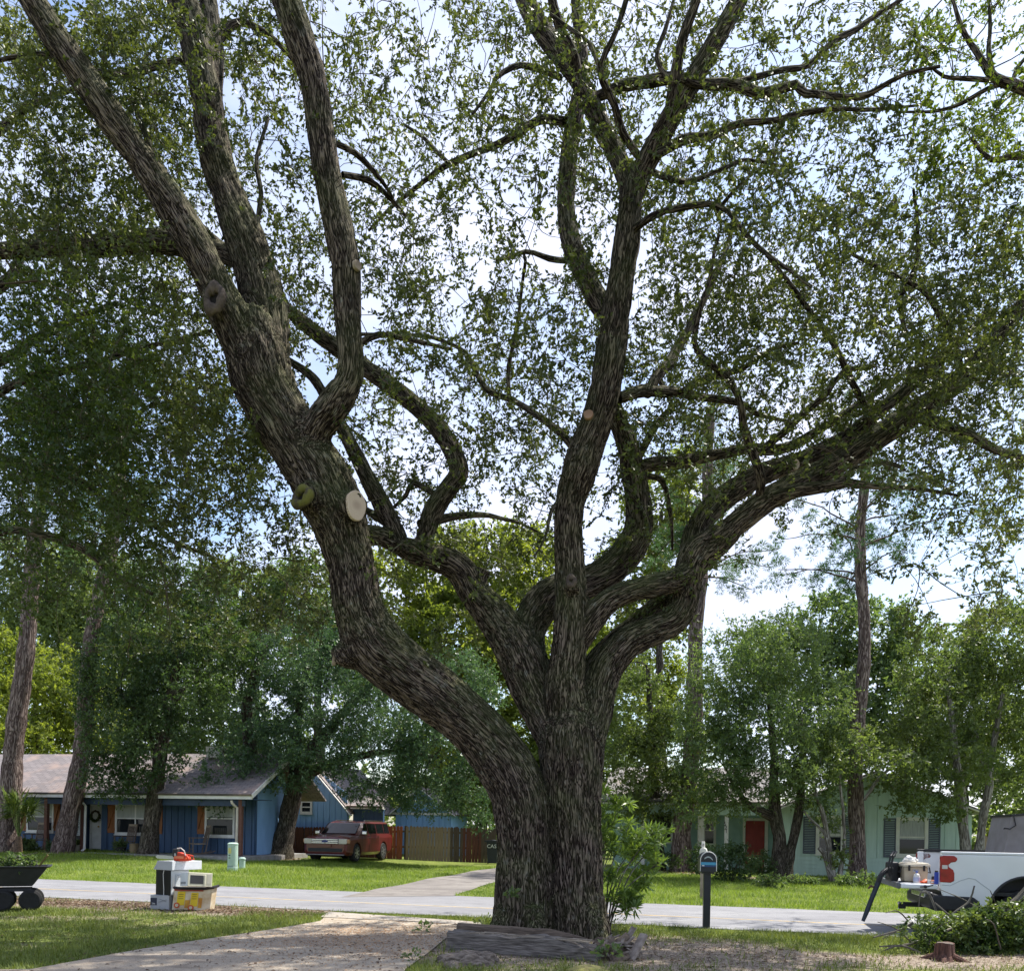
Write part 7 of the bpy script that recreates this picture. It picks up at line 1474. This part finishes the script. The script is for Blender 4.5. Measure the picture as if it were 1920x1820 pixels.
# ---------------- porch things (blue house frame)
def porch(px, py, yl): x, z = FB.pix(px, py, yl); q = FB.o+FB.ex*x+FB.ey*yl; return Vector((q.x, q.y, FB.o.z-.01))
CHR = mat('chair_wood', (.17, .13, .10), (.11, .08, .06), scale=9, rough=.7, stretch=(1, 1, 4))
def rocker(label, p, rz):
    t = thing('rocking_chair', label, 'chair', p, rz, 'rocking chairs on the blue porch')
    MB().box((-.27, -.25, .40), (.27, .25, .44)).build('seat', mat('chair_seat', (.30, .24, .17), rough=.8), t, bevel=.01)
    for s in (-1, 1):
        MB().bar((s*.25, -.24, .08), (s*.25, -.24, .64), .04).build('leg', CHR, t); MB().bar((s*.25, .24, .06), (s*.25, .42, 1.12), .04).build('back_post', CHR, t); MB().bar((s*.27, -.30, .65), (s*.27, .30, .66), .06, .025).build('armrest', CHR, t)
        MB().tube([(s*.25, -.45, .10), (s*.25, -.2, .035), (s*.25, .1, .03), (s*.25, .45, .08), (s*.25, .62, .15)], .02, 6).build('rocker', CHR, t)
    for k in range(6): x = -.19+.076*k; MB().bar((x, .255, .46), (x, .40, 1.06), .045, .014).build('back_slat', CHR, t)
    MB().bar((-.25, .42, 1.10), (.25, .42, 1.10), .05, .09).build('top_rail', mat('chair_seat', (.3, .24, .17)), t); MB().bar((-.25, -.24, .22), (.25, -.24, .22), .025).build('stretcher', CHR, t)
    return t
rocker('wooden rocking chair below the double porch window beside the fern', porch(232, 1600, -.75), R(-30)); rocker('dark rocking chair near the right porch window behind the chainsaw', porch(370, 1603, -.75), R(-55)); rocker('rocking chair under the left porch window behind the fan palm', porch(62, 1595, -.8), R(-25))
wr = thing('door_wreath', 'round twig wreath hanging on the white door of the blue house', 'wreath', FB.o+FB.ex*(dx0+dx1+.06)*.5+FB.ey*.38+Vector((0, 0, 1.45)), FB.a); m = MB(); rg = []
for i in range(25):
    a = 2*math.pi*i/24; rr_ = .045*(1+.3*math.sin(i*2.3)); rg.append([((.2+rr_*math.cos(b))*math.cos(a), rr_*math.sin(b), (.2+rr_*math.cos(b))*math.sin(a)) for b in [2*math.pi*j/8 for j in range(8)]])
m.loft(rg, caps=False).build('ring', mat('wreath_twig', (.10, .075, .05), (.04, .03, .02), scale=20, rough=.95), wr); cc = np.array([(.2*math.cos(a), -.03, .2*math.sin(a)) for a in np.linspace(3, 6.2, 40)]); pos, ax, idn, _, _ = sprigs(cc, RNG, 3, 3, .07); leaves_obj('leaves', pos, ax, .06, .03, LEAF['olive'], wr)
sx, sz1 = FB.pix(134, 1503, -.3); sx2, sz0 = FB.pix(150, 1567, -.3); sg = thing('welcome_sign', 'tall narrow white board lettered WELCOME downwards beside the porch entry', 'sign', FB.o+FB.ex*((sx+sx2)/2-.05)+FB.ey*-.12+Vector((0, 0, .02)), FB.a)
MB().box((-.17, 0, sz0), (.17, .03, sz1)).build('board', mat('sign_board', (.52, .55, .53), (.42, .45, .43), rough=.7), sg, bevel=.004); MB().box((-.12, .031, -.02), (.12, .05, sz0)).build('stand', BLACKP, sg)
for i, ch in enumerate('WELCOME'): obj('lettering', text_mesh(ch, .24), flat('sign_ink', (.05, .10, .13), .6), sg, (0, -.003, sz1-.14-i*(sz1-sz0-.2)/6.3), (R(90), 0, 0))
def pot(label, p, r_, h_, mt, plant, nl, LL, WW, pr_):
    t = thing('potted_plant', label, 'plant', p); MB().lathe([(r_*.75, 0), (r_, h_*.9), (r_*1.08, h_*.92), (r_*1.08, h_), (r_*.9, h_), (r_*.85, h_*.85)], 18).build('pot', mt, t); d = unit(RNG.normal(size=(nl, 3))+np.array([0, 0, .7])); pos = d*RNG.uniform(.3, 1, (nl, 1))*pr_+np.array([0, 0, h_]); pos[:, 2] = np.maximum(pos[:, 2], .05); leaves_obj('foliage', pos, d, LL, WW, LEAF[plant], t)
    MB().lathe([(r_*.86, h_*.86), (r_*.5, h_*.9)], 14).build('soil', flat('soil', (.03, .02, .015), .95), t); return t
STONE = mat('stone_pot', (.30, .27, .22), (.22, .2, .16), rough=.85); pot('bushy green fern in a dark pot under the double porch window', porch(226, 1601, -1.1), .20, .22, BLACKP, 'mid', 260, .22, .04, .34); pot('leafy plant in a grey bowl pot beside the porch entry', porch(146, 1598, -1.2), .22, .28, STONE, 'mid', 120, .16, .05, .22)
bk = thing('wicker_basket', 'tan woven basket standing beside the fern on the blue porch', 'basket', porch(251, 1602, -.9)); WK = mat('wicker', (.36, .28, .16), (.24, .18, .10), scale=30, rough=.9, stretch=(1, 1, 4), bump=.8)
MB().lathe([(.15, 0), (.17, .1), (.165, .34), (.175, .36), (.175, .38), (.16, .38)], 20).build('weave', WK, bk)
for z in (.12, .22, .32): MB().tube([(.172*math.cos(a), .172*math.sin(a), z) for a in [2*math.pi*i/20 for i in range(21)]], .010, 6).build('hoop', WK, bk)
# haze-free day: nothing more in the air
